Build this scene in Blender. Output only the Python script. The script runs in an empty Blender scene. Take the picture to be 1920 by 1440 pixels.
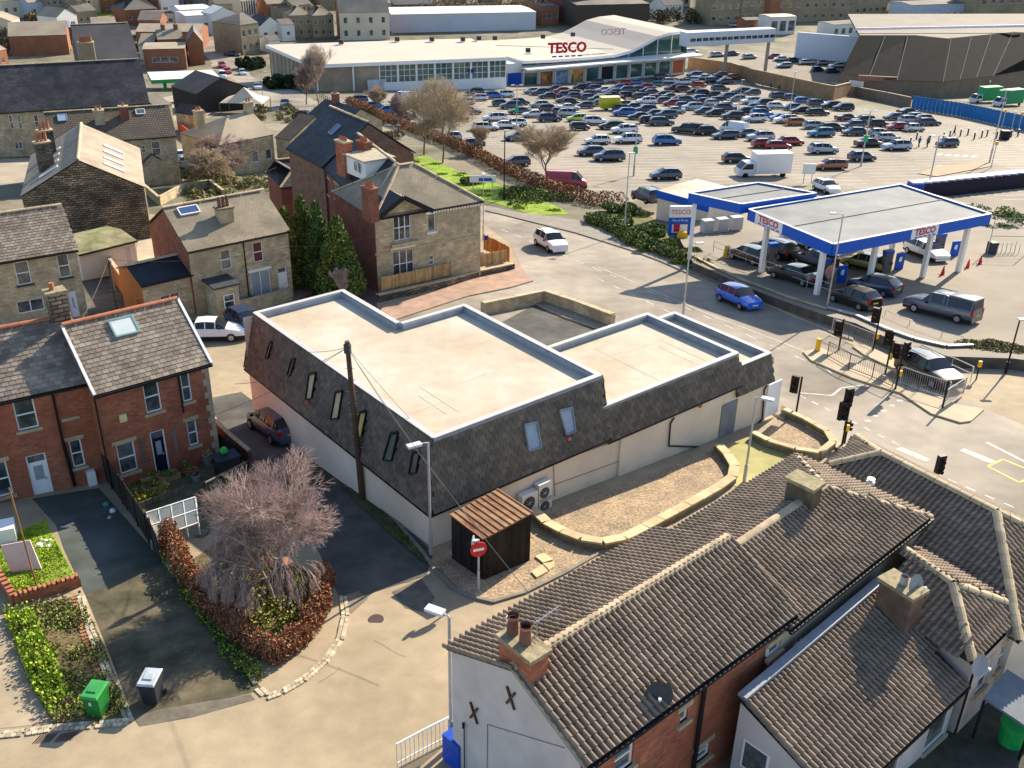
import bpy, math, random
import numpy as np
from mathutils import Matrix, Vector
R=math.radians
random.seed(7); rng=np.random.default_rng(7)
sc=bpy.context.scene; COL=sc.collection
# ---------------------------------------------------------------- camera
CF,CT,CR,CH=1867.,R(27.24),R(1.069),25.
cam=bpy.data.cameras.new('camera'); camo=bpy.data.objects.new('camera',cam); COL.objects.link(camo); sc.camera=camo
cam.sensor_width=36; cam.lens=CF/1920*36; cam.clip_start=.5; cam.clip_end=3000
_R=np.array([[1,0,0],[0,-math.sin(CT),-math.cos(CT)],[0,math.cos(CT),-math.sin(CT)]])
_c,_s=math.cos(CR),math.sin(CR); _R=np.array([[_c,-_s,0],[_s,_c,0],[0,0,1]])@_R
_M=Matrix([[_R[0][i],-_R[1][i],-_R[2][i]] for i in range(3)]).to_4x4(); _M.translation=(0,0,CH); camo.matrix_world=_M
# ---------------------------------------------------------------- sky, sun, exposure
SAZ,SEL=R(36.5),R(29)
w=bpy.data.worlds.new('World'); sc.world=w; w.use_nodes=True; nt=w.node_tree; nt.nodes.clear()
sky=nt.nodes.new('ShaderNodeTexSky'); sky.sky_type='NISHITA'; sky.sun_disc=False; sky.sun_elevation=SEL; sky.sun_rotation=SAZ
sky.air_density=1.0; sky.dust_density=.6; sky.ozone_density=1.6
bg=nt.nodes.new('ShaderNodeBackground'); bg.inputs[1].default_value=.11
wo=nt.nodes.new('ShaderNodeOutputWorld'); nt.links.new(sky.outputs[0],bg.inputs[0]); nt.links.new(bg.outputs[0],wo.inputs[0])
sun=bpy.data.lights.new('sun','SUN'); sun.energy=4.8; sun.angle=R(.53); sun.color=(1,.87,.68)
suno=bpy.data.objects.new('sun',sun); COL.objects.link(suno)
suno.rotation_euler=Vector((-math.sin(SAZ)*math.cos(SEL),-math.cos(SAZ)*math.cos(SEL),-math.sin(SEL))).to_track_quat('-Z','Y').to_euler()
sc.view_settings.view_transform='Standard'; sc.view_settings.look='None'; sc.view_settings.gamma=1; sc.view_settings.exposure=1.2
sc.view_settings.use_curve_mapping=False
sc.cycles.max_bounces=5; sc.cycles.diffuse_bounces=2; sc.cycles.glossy_bounces=2; sc.cycles.transmission_bounces=3; sc.cycles.transparent_max_bounces=4
# ---------------------------------------------------------------- picture <-> world
GOFF=0.
def gz(X,Y): return _gz(X,Y)+GOFF
def _gz(X,Y):
    if Y<275: return -.1*(Y-26)
    if Y<430: return -24.9
    return -24.9+.13*(Y-430)
def ray(x,y): return _R.T@np.array([(x-960)/CF,(y-720)/CF,1.])
def Z(x,y,z=0):
    d=ray(x,y); t=(z-CH)/d[2]; return Vector((t*d[0],t*d[1],z))
def G(x,y,h=0):
    h=h+GOFF
    d=ray(x,y); t=(2.6+h-CH)/(d[2]+.1*d[1]); p=Vector((t*d[0],t*d[1],CH+t*d[2]))
    if p.y>275 or t<0:
        t=(-24.9+h-CH)/d[2]; p=Vector((t*d[0],t*d[1],-24.9+h))
        if p.y>430 or t<0:
            t=(-24.9-55.9+h-CH)/(d[2]-.13*d[1]); p=Vector((t*d[0],t*d[1],CH+t*d[2]))
    return p
def pr(p):
    q=_R@(np.array(p)-np.array([0,0,CH])); return 960+CF*q[0]/q[2],720+CF*q[1]/q[2]
def hz(X,Y,py):
    lo,hi=-60.,24.5
    for _ in range(40):
        m=(lo+hi)/2
        if pr((X,Y,m))[1]>py: lo=m
        else: hi=m
    return m
V=Vector
# ---------------------------------------------------------------- materials
MATS={}
def L(h):
    c=[int(h[i:i+2],16)/255 for i in (0,2,4)]; return tuple(x/12.92 if x<=.04045 else ((x+.055)/1.055)**2.4 for x in c)
def mat(name,rgb,r=.85,v=.18,s=2.,rgb2=None,s2=.25,f2=.5,bump=0,bs=12.,brick=None,tone=0,spec=.2,metal=0,emit=0,coat=0,alpha=1,wave=None):
    if name in MATS: return MATS[name]
    m=bpy.data.materials.new(name); m.use_nodes=True; n=m.node_tree; N=n.nodes; K=n.links; b=N['Principled BSDF']
    b.inputs['Roughness'].default_value=r; b.inputs['Metallic'].default_value=metal; b.inputs['Specular IOR Level'].default_value=spec
    if coat: b.inputs['Coat Weight'].default_value=coat; b.inputs['Coat Roughness'].default_value=.05
    if isinstance(rgb,str): rgb=L(rgb)
    if isinstance(rgb2,str): rgb2=L(rgb2)
    if alpha<1: b.inputs['Alpha'].default_value=alpha
    if emit: b.inputs['Emission Color'].default_value=(*rgb,1); b.inputs['Emission Strength'].default_value=emit
    geo=N.new('ShaderNodeNewGeometry'); P=geo.outputs['Position']
    def noise(sc_,det=3,ro=.6):
        t=N.new('ShaderNodeTexNoise'); t.inputs['Scale'].default_value=sc_; t.inputs['Detail'].default_value=det; t.inputs['Roughness'].default_value=ro; K.new(P,t.inputs['Vector']); return t.outputs['Fac']
    def mix(f,a,c,t='MIX'):
        x=N.new('ShaderNodeMix'); x.data_type='RGBA'; x.blend_type=t
        for i,q in ((0,f),(6,a),(7,c)):
            if isinstance(q,(int,float)): x.inputs[i].default_value=q
            elif isinstance(q,tuple): x.inputs[i].default_value=(*q,1)
            else: K.new(q,x.inputs[i])
        return x.outputs[2]
    def ramp(f,lo,hi):
        x=N.new('ShaderNodeMapRange'); x.inputs[1].default_value=lo; x.inputs[2].default_value=hi; K.new(f,x.inputs[0]); return x.outputs[0]
    col=rgb; bf=None
    if brick:
        bw,bh,mc,ms,bv=brick
        uv=N.new('ShaderNodeUVMap'); t=N.new('ShaderNodeTexBrick'); K.new(uv.outputs[0],t.inputs[0])
        t.inputs['Scale'].default_value=1; t.inputs['Brick Width'].default_value=bw; t.inputs['Row Height'].default_value=bh
        t.inputs['Mortar Size'].default_value=ms; t.inputs['Mortar Smooth'].default_value=.3; t.inputs['Bias'].default_value=0
        t.inputs['Color1'].default_value=(*[c*(1-bv) for c in rgb],1); t.inputs['Color2'].default_value=(*[min(1,c*(1+bv)) for c in rgb],1)
        t.inputs['Mortar'].default_value=(*(L(mc) if isinstance(mc,str) else mc),1); col=t.outputs['Color']; bf=t.outputs['Fac']
    if wave:
        uv=N.new('ShaderNodeUVMap'); t=N.new('ShaderNodeTexWave'); K.new(uv.outputs[0],t.inputs[0]); t.inputs['Scale'].default_value=wave[0]
        t.bands_direction=wave[1]; bf=t.outputs['Fac']; col=mix(bf,tuple(c*.75 for c in rgb),rgb)
    if rgb2: col=mix(ramp(noise(s2,4),.5-.25*f2-.05,.62),rgb2,col)
    if v:
        g=ramp(noise(s),.3,.7); col=mix(1.,col,mix(g,(1-v,)*3,(1+v,)*3),'MULTIPLY')
    if tone:
        a=N.new('ShaderNodeAttribute'); a.attribute_name='tone'; oi=N.new('ShaderNodeObjectInfo')
        ad=N.new('ShaderNodeMath'); ad.operation='ADD'; K.new(a.outputs['Fac'],ad.inputs[0]); K.new(oi.outputs['Random'],ad.inputs[1])
        fr=N.new('ShaderNodeMath'); fr.operation='FRACT'; K.new(ad.outputs[0],fr.inputs[0])
        col=mix(1.,col,mix(fr.outputs[0],(1-tone,)*3,(1+tone,)*3),'MULTIPLY')
    if isinstance(col,tuple): b.inputs['Base Color'].default_value=(*col,1)
    else: K.new(col,b.inputs['Base Color'])
    if bump or bf:
        bm=N.new('ShaderNodeBump'); bm.inputs['Strength'].default_value=bump or .4; bm.inputs['Distance'].default_value=.03
        if bf:
            if brick: iv=N.new('ShaderNodeMath'); iv.operation='SUBTRACT'; iv.inputs[0].default_value=1; K.new(bf,iv.inputs[1]); K.new(iv.outputs[0],bm.inputs['Height'])
            else: K.new(bf,bm.inputs['Height'])
        else: K.new(noise(bs,4),bm.inputs['Height'])
        K.new(bm.outputs[0],b.inputs['Normal'])
    MATS[name]=m; return m
ASPH=mat('asphalt',(.32,.28,.225),.8,.12,.7,(.15,.13,.105),.09,.5,bump=.2,bs=30)
LANE=mat('lane_asphalt',(.34,.275,.185),.85,.12,1.1,(.25,.2,.13),.13,.6,bump=.3,bs=25)
WORN_SHADE=mat('patched_shade_asphalt',(.1,.095,.085),.85,.2,1.4,(.055,.055,.052),.3,.5,bump=.3,bs=25)  # patched asphalt, darkened so its colour carries the lane's shade
PARK=mat('car_park_asphalt',(.27,.235,.185),.9,.1,.3,(.18,.16,.13),.05,.5)
PAVE=mat('pavement',(.3,.26,.2),.85,.12,1.2,(.2,.18,.14),.2,.5,brick=(.9,.6,(.14,.12,.1),.03,.08))
YARD=mat('concrete_yard',(.075,.085,.085),.85,.3,.5,(.04,.052,.035),.3,.5,bump=.2)
GRAV=mat('gravel',(.38,.28,.18),.95,.5,9.,(.26,.2,.14),1.2,.5,bump=1.,bs=30)
GRASS=mat('grass',(.2,.32,.02),.95,.35,1.6,(.16,.2,.03),.5,.5,bump=.6,bs=20)
DGRASS=mat('rough_grass',(.1,.12,.03),.95,.4,2.,(.16,.13,.06),.4,.5,bump=.6,bs=20)
SOIL=mat('soil',(.11,.08,.045),.95,.4,3.,(.16,.13,.06),.7,.5,bump=.8,bs=15)
WHITE=mat('white_paint',(.78,.78,.75),.5,.05); PVC=mat('white_plastic_frame',(.8,.8,.8),.35,0)
LINE=mat('road_paint',(.42,.4,.35),.7,.35,3.); YLINE=mat('yellow_paint',(.6,.42,.1),.7,.2,4.)
STONE=mat('sandstone',(.5,.41,.26),.9,.25,1.2,(.34,.28,.18),.5,.5,brick=(.42,.16,(.2,.17,.12),.012,.22),bump=.35)
STONEL=mat('pale_sandstone',(.42,.34,.22),.9,.2,2.)
DSTONE=mat('sooty_stone',(.3,.24,.15),.9,.4,.9,(.045,.042,.04),.22,.7,brick=(.5,.2,(.035,.03,.028),.03,.45),bump=.8)
BRICK=mat('red_brick',(.4,.125,.065),.9,.2,1.5,(.27,.09,.05),.4,.5,brick=(.225,.075,(.19,.13,.09),.01,.3),bump=.25)
DBRICK=mat('dark_brick',(.26,.095,.06),.9,.2,1.5,(.17,.065,.045),.4,.5,brick=(.225,.075,(.14,.1,.08),.01,.3),bump=.25)
REND=mat('cream_render',(.74,.64,.51),.9,.06,.6,(.62,.53,.42),.2,.4)
GREND=mat('grey_render',(.56,.52,.49),.9,.1,.6,(.45,.42,.4),.4,.5,bump=.1)
BUFF=mat('buff_cladding',(.35,.29,.21),.85,.15,.6,(.26,.21,.15),.2,.5)
SLATE=mat('stone_slate',(.27,.22,.17),.85,.2,1.1,(.17,.14,.115),.4,.6,tone=.28)
DSLATE=mat('mansard_slate',(.155,.132,.1),.85,.15,2.,(.105,.092,.075),.3,.4,tone=.22)
ROOFS=mat('slate_roof',(.19,.155,.12),.85,.2,.8,(.12,.1,.08),.25,.6,brick=(.35,.22,(.07,.06,.05),.02,.25),bump=.5)
ROOFD=mat('blue_slate_roof',(.05,.055,.062),.6,.25,.8,(.035,.035,.04),.2,.5,brick=(.3,.22,(.02,.02,.024),.02,.25),bump=.5)
ROOFP=mat('pantile_roof',(.19,.15,.11),.85,.15,.5,(.12,.1,.075),.2,.6,brick=(.3,.34,(.035,.03,.028),.07,.2),bump=.9)
TILE=mat('concrete_roof_tile',(.27,.205,.15),.85,.14,2.2,(.19,.15,.11),.3,.4,tone=.16)
TILEB=mat('tile_bedding',(.05,.042,.036),.9,.1)
RIDGE=mat('ridge_tile_clay',(.46,.36,.23),.9,.2,2.,tone=.15)
MEMB=mat('roof_membrane',(.52,.47,.385),.75,.08,1.3,(.43,.35,.25),.2,.4,bump=.1,bs=6)
COPE=mat('parapet_capping',(.46,.45,.43),.5,.05); LEAD=mat('lead_flashing',(.25,.28,.32),.45,.15)
GLASS=mat('window_glass',(.018,.03,.035),.06,.3,2.,(.14,.15,.15),.9,.25,spec=.8); GLASSB=mat('pale_blinds_glass',(.3,.34,.36),.12,.1,spec=.7); GLASST=mat('teal_shop_glass',(.05,.12,.11),.1,.5,.35,spec=.8)
BLACK=mat('black_metal',(.012,.012,.014),.5,0); GALV=mat('galvanised_steel',(.42,.43,.44),.45,.1,metal=.3); DGREY=mat('dark_grey_paint',(.05,.055,.06),.6,.1)
DWOOD=mat('dark_stained_wood',(.018,.016,.014),.8,.4,2.,tone=.35); WOOD=mat('fence_wood',(.4,.26,.12),.85,.2,2.,tone=.2); GWOOD=mat('weathered_wood',(.18,.15,.12),.9,.2,2.,tone=.25)
POLEW=mat('creosoted_pole',(.09,.055,.035),.85,.3,3.)
RUST=mat('rusty_sheet',(.38,.22,.12),.7,.25,1.5,(.13,.05,.02),.9,.55,tone=.12); REDP=mat('red_paint',(.55,.03,.03),.5,0); BLUEP=mat('blue_paint',(.012,.07,.42),.45,.05)
TERRA=mat('terracotta',(.4,.15,.08),.85,.15); RUBBER=mat('tyre_rubber',(.015,.015,.016),.8,0); ALLOY=mat('alloy_wheel',(.4,.4,.42),.3,0,metal=.7)
HEADL=mat('headlamp',(.7,.72,.75),.1,0,spec=.9); TAILL=mat('tail_lamp',(.45,.01,.01),.25,0); YELL=mat('yellow_plastic',(.75,.42,.02),.5,0)
BARK=mat('bark',(.16,.12,.085),.9,.3,3.); TWIG=mat('twigs',(.42,.33,.23),.9,.25,1.); TWIGP=mat('purple_twigs',(.38,.28,.25),.9,.3,.8); TWIGW=mat('pale_twigs',(.5,.4,.33),.9,.25,1.)
def leaf(n,c,t=.5): 
    m=mat(n,c,.75,.3,1.5,tone=t); return m
BEECH=leaf('beech_leaf',(.3,.11,.05)); CONI=leaf('conifer_leaf',(.075,.13,.03)); CONI2=leaf('golden_conifer_leaf',(.2,.21,.035)); GREENL=leaf('green_leaf',(.2,.31,.025)); DARKL=leaf('dark_leaf',(.035,.055,.018)); BROWNL=leaf('brown_leaf',(.17,.12,.06)); SHRUB=leaf('shrub_leaf',(.17,.22,.045))
# ---------------------------------------------------------------- mesh building
ZUP=V((0,0,1))
def autoT(vs):
    n=V((0,0,0)); o=vs[0]
    for a,b in zip(vs[1:],vs[2:]): n+=(a-o).cross(b-o)
    if n.length<1e-9: return ZUP
    return n.normalized()
class MB:
    def __init__(s): s.v=[];s.f=[];s.m=[];s.t=[];s.mats=[]
    def mi(s,m):
        if m not in s.mats: s.mats.append(m)
        return s.mats.index(m)
    def poly(s,pts,m,tone=0.):
        b=len(s.v); s.v+= [V(p) for p in pts]; s.f.append(tuple(range(b,b+len(pts)))); s.m.append(s.mi(m)); s.t.append(tone); return s
    def hexa(s,p,m,tone=0.):  # 8 pts: bottom 4, top 4
        b=len(s.v); s.v+=[V(q) for q in p]; k=s.mi(m)
        for f in ((3,2,1,0),(4,5,6,7),(0,1,5,4),(1,2,6,5),(2,3,7,6),(3,0,4,7)):
            s.f.append(tuple(b+i for i in f)); s.m.append(k); s.t.append(tone)
        return s
    def box(s,c,size,m,az=0,tone=0.):  # c = centre of base
        c=V(c); sx,sy,sz=size; u=V((math.cos(az),math.sin(az),0))*sx/2; w_=V((-math.sin(az),math.cos(az),0))*sy/2; h=V((0,0,sz))
        q=[c-u-w_,c+u-w_,c+u+w_,c-u+w_]; return s.hexa(q+[x+h for x in q],m,tone)
    def beam(s,a,b,wd,ht,m,up=ZUP,tone=0.):
        a=V(a);b=V(b); d=(b-a).normalized(); x=d.cross(up)
        if x.length<1e-4: x=d.cross(V((1,0,0)))
        x.normalize(); y=x.cross(d).normalized(); x*=wd/2; y*=ht/2
        return s.hexa([a-x-y,a+x-y,b+x-y,b-x-y,a-x+y,a+x+y,b+x+y,b-x+y],m,tone)
    def tube(s,a,b,r0,m,r1=None,n=8,cap=True,tone=0.):
        a=V(a);b=V(b); r1=r0 if r1 is None else r1; d=(b-a).normalized(); x=d.cross(ZUP)
        if x.length<1e-3: x=V((1,0,0))
        x.normalize(); y=d.cross(x); B=len(s.v); k=s.mi(m)
        for p,r in ((a,r0),(b,r1)):
            for i in range(n):
                t=2*math.pi*i/n; s.v.append(p+x*math.cos(t)*r+y*math.sin(t)*r)
        for i in range(n):
            j=(i+1)%n; s.f.append((B+i,B+j,B+n+j,B+n+i)); s.m.append(k); s.t.append(tone)
        if cap:
            s.f.append(tuple(B+n+i for i in range(n))); s.m.append(k); s.t.append(tone)
            s.f.append(tuple(B+n-1-i for i in range(n))); s.m.append(k); s.t.append(tone)
        return s
    def slab(s,pts,th,m,m2=None,tone=0.):  # polygon extruded down its normal
        pts=[V(p) for p in pts]; n=autoT(pts)
        if n.z<0: pts=pts[::-1]; n=-n
        lo=[p-n*th for p in pts]; s.poly(pts,m,tone); s.poly(lo[::-1],m2 or m,tone)
        for i in range(len(pts)):
            j=(i+1)%len(pts); s.poly([lo[i],lo[j],pts[j],pts[i]],m2 or m,tone)
        return s
    def prism(s,pts,z0,z1,m,mtop=None,tone=0.):  # vertical prism; z0/z1 numbers or callables
        f0=z0 if callable(z0) else (lambda p:z0); f1=z1 if callable(z1) else (lambda p:z1)
        a=[V((p[0],p[1],f0(p))) for p in pts]; b=[V((p[0],p[1],f1(p))) for p in pts]
        s.poly(b,mtop or m,tone)
        for i in range(len(pts)):
            j=(i+1)%len(pts); s.poly([a[i],a[j],b[j],b[i]],m,tone)
        return s
    def build(s,name,parent=None,label=None,cat=None,group=None,kind=None,origin=None):
        me=bpy.data.meshes.new(name)
        if not s.f: s.poly([(0,0,0),(0,0,.001),(0,.001,0)],BLACK)
        uvs=[]
        for f in s.f:
            vs=[s.v[i] for i in f]; n=autoT(vs)
            if abs(n.z)>.995:
                for p in vs: uvs+= [p.x,p.y]
            else:
                t=ZUP.cross(n).normalized(); q=n.cross(t)
                for p in vs: uvs+=[p.dot(t),p.dot(q)]
        off=V((0,0,0))
        if parent is None:
            if origin is not None: off=V(origin)
            else:
                xs=[p.x for p in s.v];ys=[p.y for p in s.v];zs=[p.z for p in s.v]; off=V(((min(xs)+max(xs))/2,(min(ys)+max(ys))/2,min(zs)))
        me.from_pydata([p-off for p in s.v],[],s.f)
        for m in s.mats: me.materials.append(m)
        me.polygons.foreach_set('material_index',s.m); me.uv_layers.new(name='UVMap').data.foreach_set('uv',uvs)
        if any(s.t): me.attributes.new('tone','FLOAT','FACE').data.foreach_set('value',s.t)
        me.update(); o=bpy.data.objects.new(name,me); COL.objects.link(o); o.location=off
        if parent: par(o,parent)
        tag(o,label,cat,group,kind); return o
def par(o,p):
    o.parent=p
    if p.parent is None: o.matrix_parent_inverse=Matrix.Translation(-p.location)
def tag(o,label=None,cat=None,group=None,kind=None):
    if label: o['label']=label
    if cat: o['category']=cat
    if group: o['group']=group
    if kind: o['kind']=kind
def thing(name,loc,label,cat,group=None):
    o=bpy.data.objects.new(name,None); COL.objects.link(o); o.location=V(loc); o.empty_display_size=.3; tag(o,label,cat,group); return o
def arr_mesh(name,verts,faces,mats,tone=None,parent=None,mi=None,off=None):
    me=bpy.data.meshes.new(name); nv,nf,k=len(verts),len(faces),faces.shape[1]
    me.vertices.add(nv); me.vertices.foreach_set('co',np.asarray(verts,dtype=np.float32).ravel())
    me.loops.add(nf*k); me.loops.foreach_set('vertex_index',np.asarray(faces,dtype=np.int32).ravel())
    me.polygons.add(nf); me.polygons.foreach_set('loop_start',np.arange(0,nf*k,k,dtype=np.int32)); 
    for m in mats: me.materials.append(m)
    if mi is not None: me.polygons.foreach_set('material_index',np.asarray(mi,dtype=np.int32))
    if tone is not None: me.attributes.new('tone','FLOAT','FACE').data.foreach_set('value',np.asarray(tone,dtype=np.float32))
    me.update(calc_edges=True); o=bpy.data.objects.new(name,me); COL.objects.link(o)
    if parent: par(o,parent)
    return o
def leaves(name,P,size,m,parent=None,flat=0.,asp=1.6):
    n=len(P); P=np.asarray(P); a=rng.normal(size=(n,3)); a/=np.linalg.norm(a,axis=1)[:,None]
    b=rng.normal(size=(n,3)); b-= (a*b).sum(1)[:,None]*a; b/=np.linalg.norm(b,axis=1)[:,None]
    if flat: a[:,2]*=(1-flat)
    s=size*rng.uniform(.6,1.3,(n,1)); u=a*s*asp/2; v_=b*s/2
    vs=np.stack([P-u,P-v_,P+u,P+v_],1).reshape(-1,3); f=np.arange(4*n).reshape(-1,4)
    ms=m if isinstance(m,list) else [m]
    o=arr_mesh(name,vs,f,ms,rng.random(n),parent,rng.integers(0,len(ms),n) if len(ms)>1 else None); return o
# ---------------------------------------------------------------- wall frames, windows
class Fr:
    def __init__(s,o,u,n): s.o=V((o[0],o[1],0)); s.u=V((u[0],u[1],0)).normalized(); s.n=V((n[0],n[1],0)).normalized()
    def p(s,u,z,w=0): return s.o+s.u*u+s.n*w+V((0,0,z))
    def px(s,x,y):
        d=V(ray(x,y)); c=V((0,0,CH)); t=(s.o-c).dot(s.n)/d.dot(s.n); q=c+d*t; return (q-s.o).dot(s.u),q.z
def wall(mb,F,u0,u1,z0,z1,m,ops=(),rev=.12):
    ops=[o for o in ops if o[0]>u0+.02 and o[1]<u1-.02 and o[2]>z0 and o[3]<z1-.02]
    us=sorted({u0,u1,*[o[0] for o in ops],*[o[1] for o in ops]}); zs=sorted({z0,z1,*[o[2] for o in ops],*[o[3] for o in ops]})
    for a,b in zip(us,us[1:]):
        for c,d in zip(zs,zs[1:]):
            if any(o[0]<(a+b)/2<o[1] and o[2]<(c+d)/2<o[3] for o in ops): continue
            mb.poly([F.p(a,c),F.p(b,c),F.p(b,d),F.p(a,d)],m)
    for a,b,c,d in ops:
        q=[(a,c),(b,c),(b,d),(a,d)]
        for i in range(4):
            j=(i+1)%4; mb.poly([F.p(*q[i]),F.p(*q[j]),F.p(*q[j],-rev),F.p(*q[i],-rev)],m)
def window(th,F,a,b,c,d,style='2v',gl=None,sill=STONEL,lint=STONEL,fr=None,rev=.1,name='window'):
    gl=gl or GLASS; fr=fr or PVC; t=.06; w0=-rev-.04; w1=-rev+.03
    mb=MB()
    def bar(x0,x1,y0,y1): mb.hexa([F.p(x0,y0,w1),F.p(x1,y0,w1),F.p(x1,y0,w0),F.p(x0,y0,w0),F.p(x0,y1,w1),F.p(x1,y1,w1),F.p(x1,y1,w0),F.p(x0,y1,w0)],fr)
    bar(a,a+t,c,d); bar(b-t,b,c,d); bar(a+t,b-t,c,c+t); bar(a+t,b-t,d-t,d)
    W,H=b-a,d-c
    if 'h' in style or style[0]=='2' : 
        y=c+H*.5; bar(a+t,b-t,y-t/2,y+t/2)
    if style[0]=='t': y=c+H*.72; bar(a+t,b-t,y-t/2,y+t/2)
    nv={'1':0,'2':0,'m':1,'t':1,'3':2}[style[0]] if style!='2v' else 0
    if style=='g': nv=3
    for i in range(nv): x=a+W*(i+1)/(nv+1); bar(x-t/2,x+t/2,c+t,d-t)
    o=mb.build(name,th)
    g=MB().poly([F.p(a+t,c+t,w0+.03),F.p(b-t,c+t,w0+.03),F.p(b-t,d-t,w0+.03),F.p(a+t,d-t,w0+.03)],gl); g.build('pane',o)
    if sill: hx(F,a-.12,b+.12,c-.13,c,-.05,.1,sill).build('sill',o)
    if lint: hx(F,a-.15,b+.15,d+.004,d+.2,-.05,.025,lint).build('lintel',o)
    return o
def hx(F,a,b,c,d,w0,w1,m,mb=None):
    mb=mb or MB(); return mb.hexa([F.p(a,c,w1),F.p(b,c,w1),F.p(b,c,w0),F.p(a,c,w0),F.p(a,d,w1),F.p(b,d,w1),F.p(b,d,w0),F.p(a,d,w0)],m)
def door(th,F,a,b,c,d,col,glassy=True,rev=.1):
    mb=MB(); hx(F,a,a+.07,c,d,-rev-.03,-rev+.04,PVC,mb); hx(F,b-.07,b,c,d,-rev-.03,-rev+.04,PVC,mb); hx(F,a+.07,b-.07,d-.07,d,-rev-.03,-rev+.04,PVC,mb)
    t=d-.42 if d-c>2.3 else d-.07; hx(F,a+.07,b-.07,c,t,-rev-.03,-rev+.01,col,mb)
    o=mb.build('door',th)
    if t<d-.1: MB().poly([F.p(a+.07,t,-rev),F.p(b-.07,t,-rev),F.p(b-.07,d-.07,-rev),F.p(a+.07,d-.07,-rev)],GLASS).build('fanlight',o)
    if glassy: hx(F,a+.22,b-.22,c+1.0,c+1.75,-rev+.01,-rev+.025,GLASSB).build('door_glass',o)
    MB().box(F.p(b-.18,c+.95,-rev+.04),(.04,.06,.12),GALV).build('handle',o)
    hx(F,a-.1,b+.1,c-.15,c,-.1,.25,STONEL).build('doorstep',o)
    return o
# ---------------------------------------------------------------- roof covering
def tile_mesh(kind):
    mb=MB()
    if kind=='roman':
        w_,g,lap=.42,.27,.04; xs=[];
        prof=[(0,0)]
        for k in range(2):
            x0=.21*k+.075
            prof+= [(x0,0),(x0+.008,.055),(x0+.035,.088),(x0+.065,.098),(x0+.097,.088),(x0+.122,.055),(x0+.13,0)]
        prof.append((.42,0))
        for (xa,za),(xb,zb) in zip(prof,prof[1:]):
            mb.poly([(xa,0,za+.05),(xb,0,zb+.05),(xb,g+lap,zb+.002),(xa,g+lap,za+.002)],TILE)
            mb.poly([(xa,0,za-.002),(xb,0,zb-.002),(xb,0,zb+.05),(xa,0,za+.05)],TILE)
    else:
        w_,g,m={'slate':(.34,.26,DSLATE),'stone':(.3,.24,SLATE)}[kind]; lap=.03; t=.045 if kind=='slate' else .032; e=.01
        mb.poly([(e,0,t),(w_-e,0,t),(w_-e,g+lap,.006),(e,g+lap,.006)],m); mb.poly([(e,0,-.002),(w_-e,0,-.002),(w_-e,0,t),(e,0,t)],m)
        mb.poly([(e,0,-.002),(e,0,t),(e,g+lap,.006)],m); mb.poly([(w_-e,0,-.002),(w_-e,g+lap,.006),(w_-e,0,t)],m)
    return mb,w_,g
TM={}
def inpoly(a,b,pg):
    c=False; j=len(pg)-1
    for i in range(len(pg)):
        if (pg[i][1]>b)!=(pg[j][1]>b) and a<(pg[j][0]-pg[i][0])*(b-pg[i][1])/(pg[j][1]-pg[i][1])+pg[i][0]: c=not c
        j=i
    return c
def tiles(roof,pts,kind,nmax,name='roof_tile',holes=()):
    pts=[V(p) for p in pts]; e=(pts[1]-pts[0]).normalized(); n=autoT(pts)
    if n.z<0: n=-n
    e=ZUP.cross(n).normalized(); d=n.cross(e)
    if d.z<0: e=-e; d=n.cross(e)
    O=pts[0]; pg=[((p-O).dot(e),(p-O).dot(d)) for p in pts]; a0=min(p[0] for p in pg);a1=max(p[0] for p in pg);b0=min(p[1] for p in pg);b1=max(p[1] for p in pg)
    hp=[[((V(p)-O).dot(e),(V(p)-O).dot(d)) for p in h] for h in holes]
    mb,w_,g=TM.setdefault(kind,tile_mesh(kind)); L_=[]
    nr=int((b1-b0)/g)+1
    for r in range(nr):
        sh=0 if kind=='roman' else (w_/2*(r%2)+random.uniform(-.02,.02)); a=a0+sh-(w_/2 if kind!='roman' else 0)
        while a<a1:
            ca,cb=a+w_/2,b0+r*g+g/2
            if inpoly(ca,cb,pg) and not any(inpoly(ca,cb,h) for h in hp): L_.append((a,b0+r*g))
            a+=w_
    W=[]
    for a,b in L_:
        j=random.uniform(-.004,.006); o=O+e*a+d*b+n*(.004+max(0,j)); ang=random.uniform(-.012,.012)
        ee=(e*math.cos(ang)+d*math.sin(ang)); dd=n.cross(ee)
        W.append((pr(o)[1],Matrix(((ee.x,dd.x,n.x,o.x),(ee.y,dd.y,n.y,o.y),(ee.z,dd.z,n.z,o.z),(0,0,0,1)))))
    W.sort(key=lambda q:-q[0]); me=None
    for y,M_ in W[:nmax]:
        if me is None:
            if kind not in TMESH:
                t=bpy.data.meshes.new(name); t.from_pydata(mb.v,[],mb.f)
                for m in mb.mats: t.materials.append(m)
                TMESH[kind]=t
            me=TMESH[kind]
        o=bpy.data.objects.new(name,me); COL.objects.link(o); o.parent=roof; o.matrix_basis=M_
    rest=W[nmax:]
    if rest:
        bv=np.array([list(p) for p in mb.v]); k=len(bv); A=np.array([np.array(M_) for _,M_ in rest])
        vs=np.einsum('nij,kj->nki',A[:,:3,:3],bv)+A[:,None,:3,3]; fs=[]; 
        q=[f if len(f)==4 else (*f,f[-1]) for f in mb.f]
        q=[f for f in q if len(set(f))==4]; q=np.array(q); F_=(q[None]+np.arange(len(rest))[:,None,None]*k).reshape(-1,4)
        o=arr_mesh(name+'s',vs.reshape(-1,3),F_,mb.mats,np.repeat(rng.random(len(rest)),len(q)),roof); o['kind']='stuff'
TMESH={}
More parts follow.
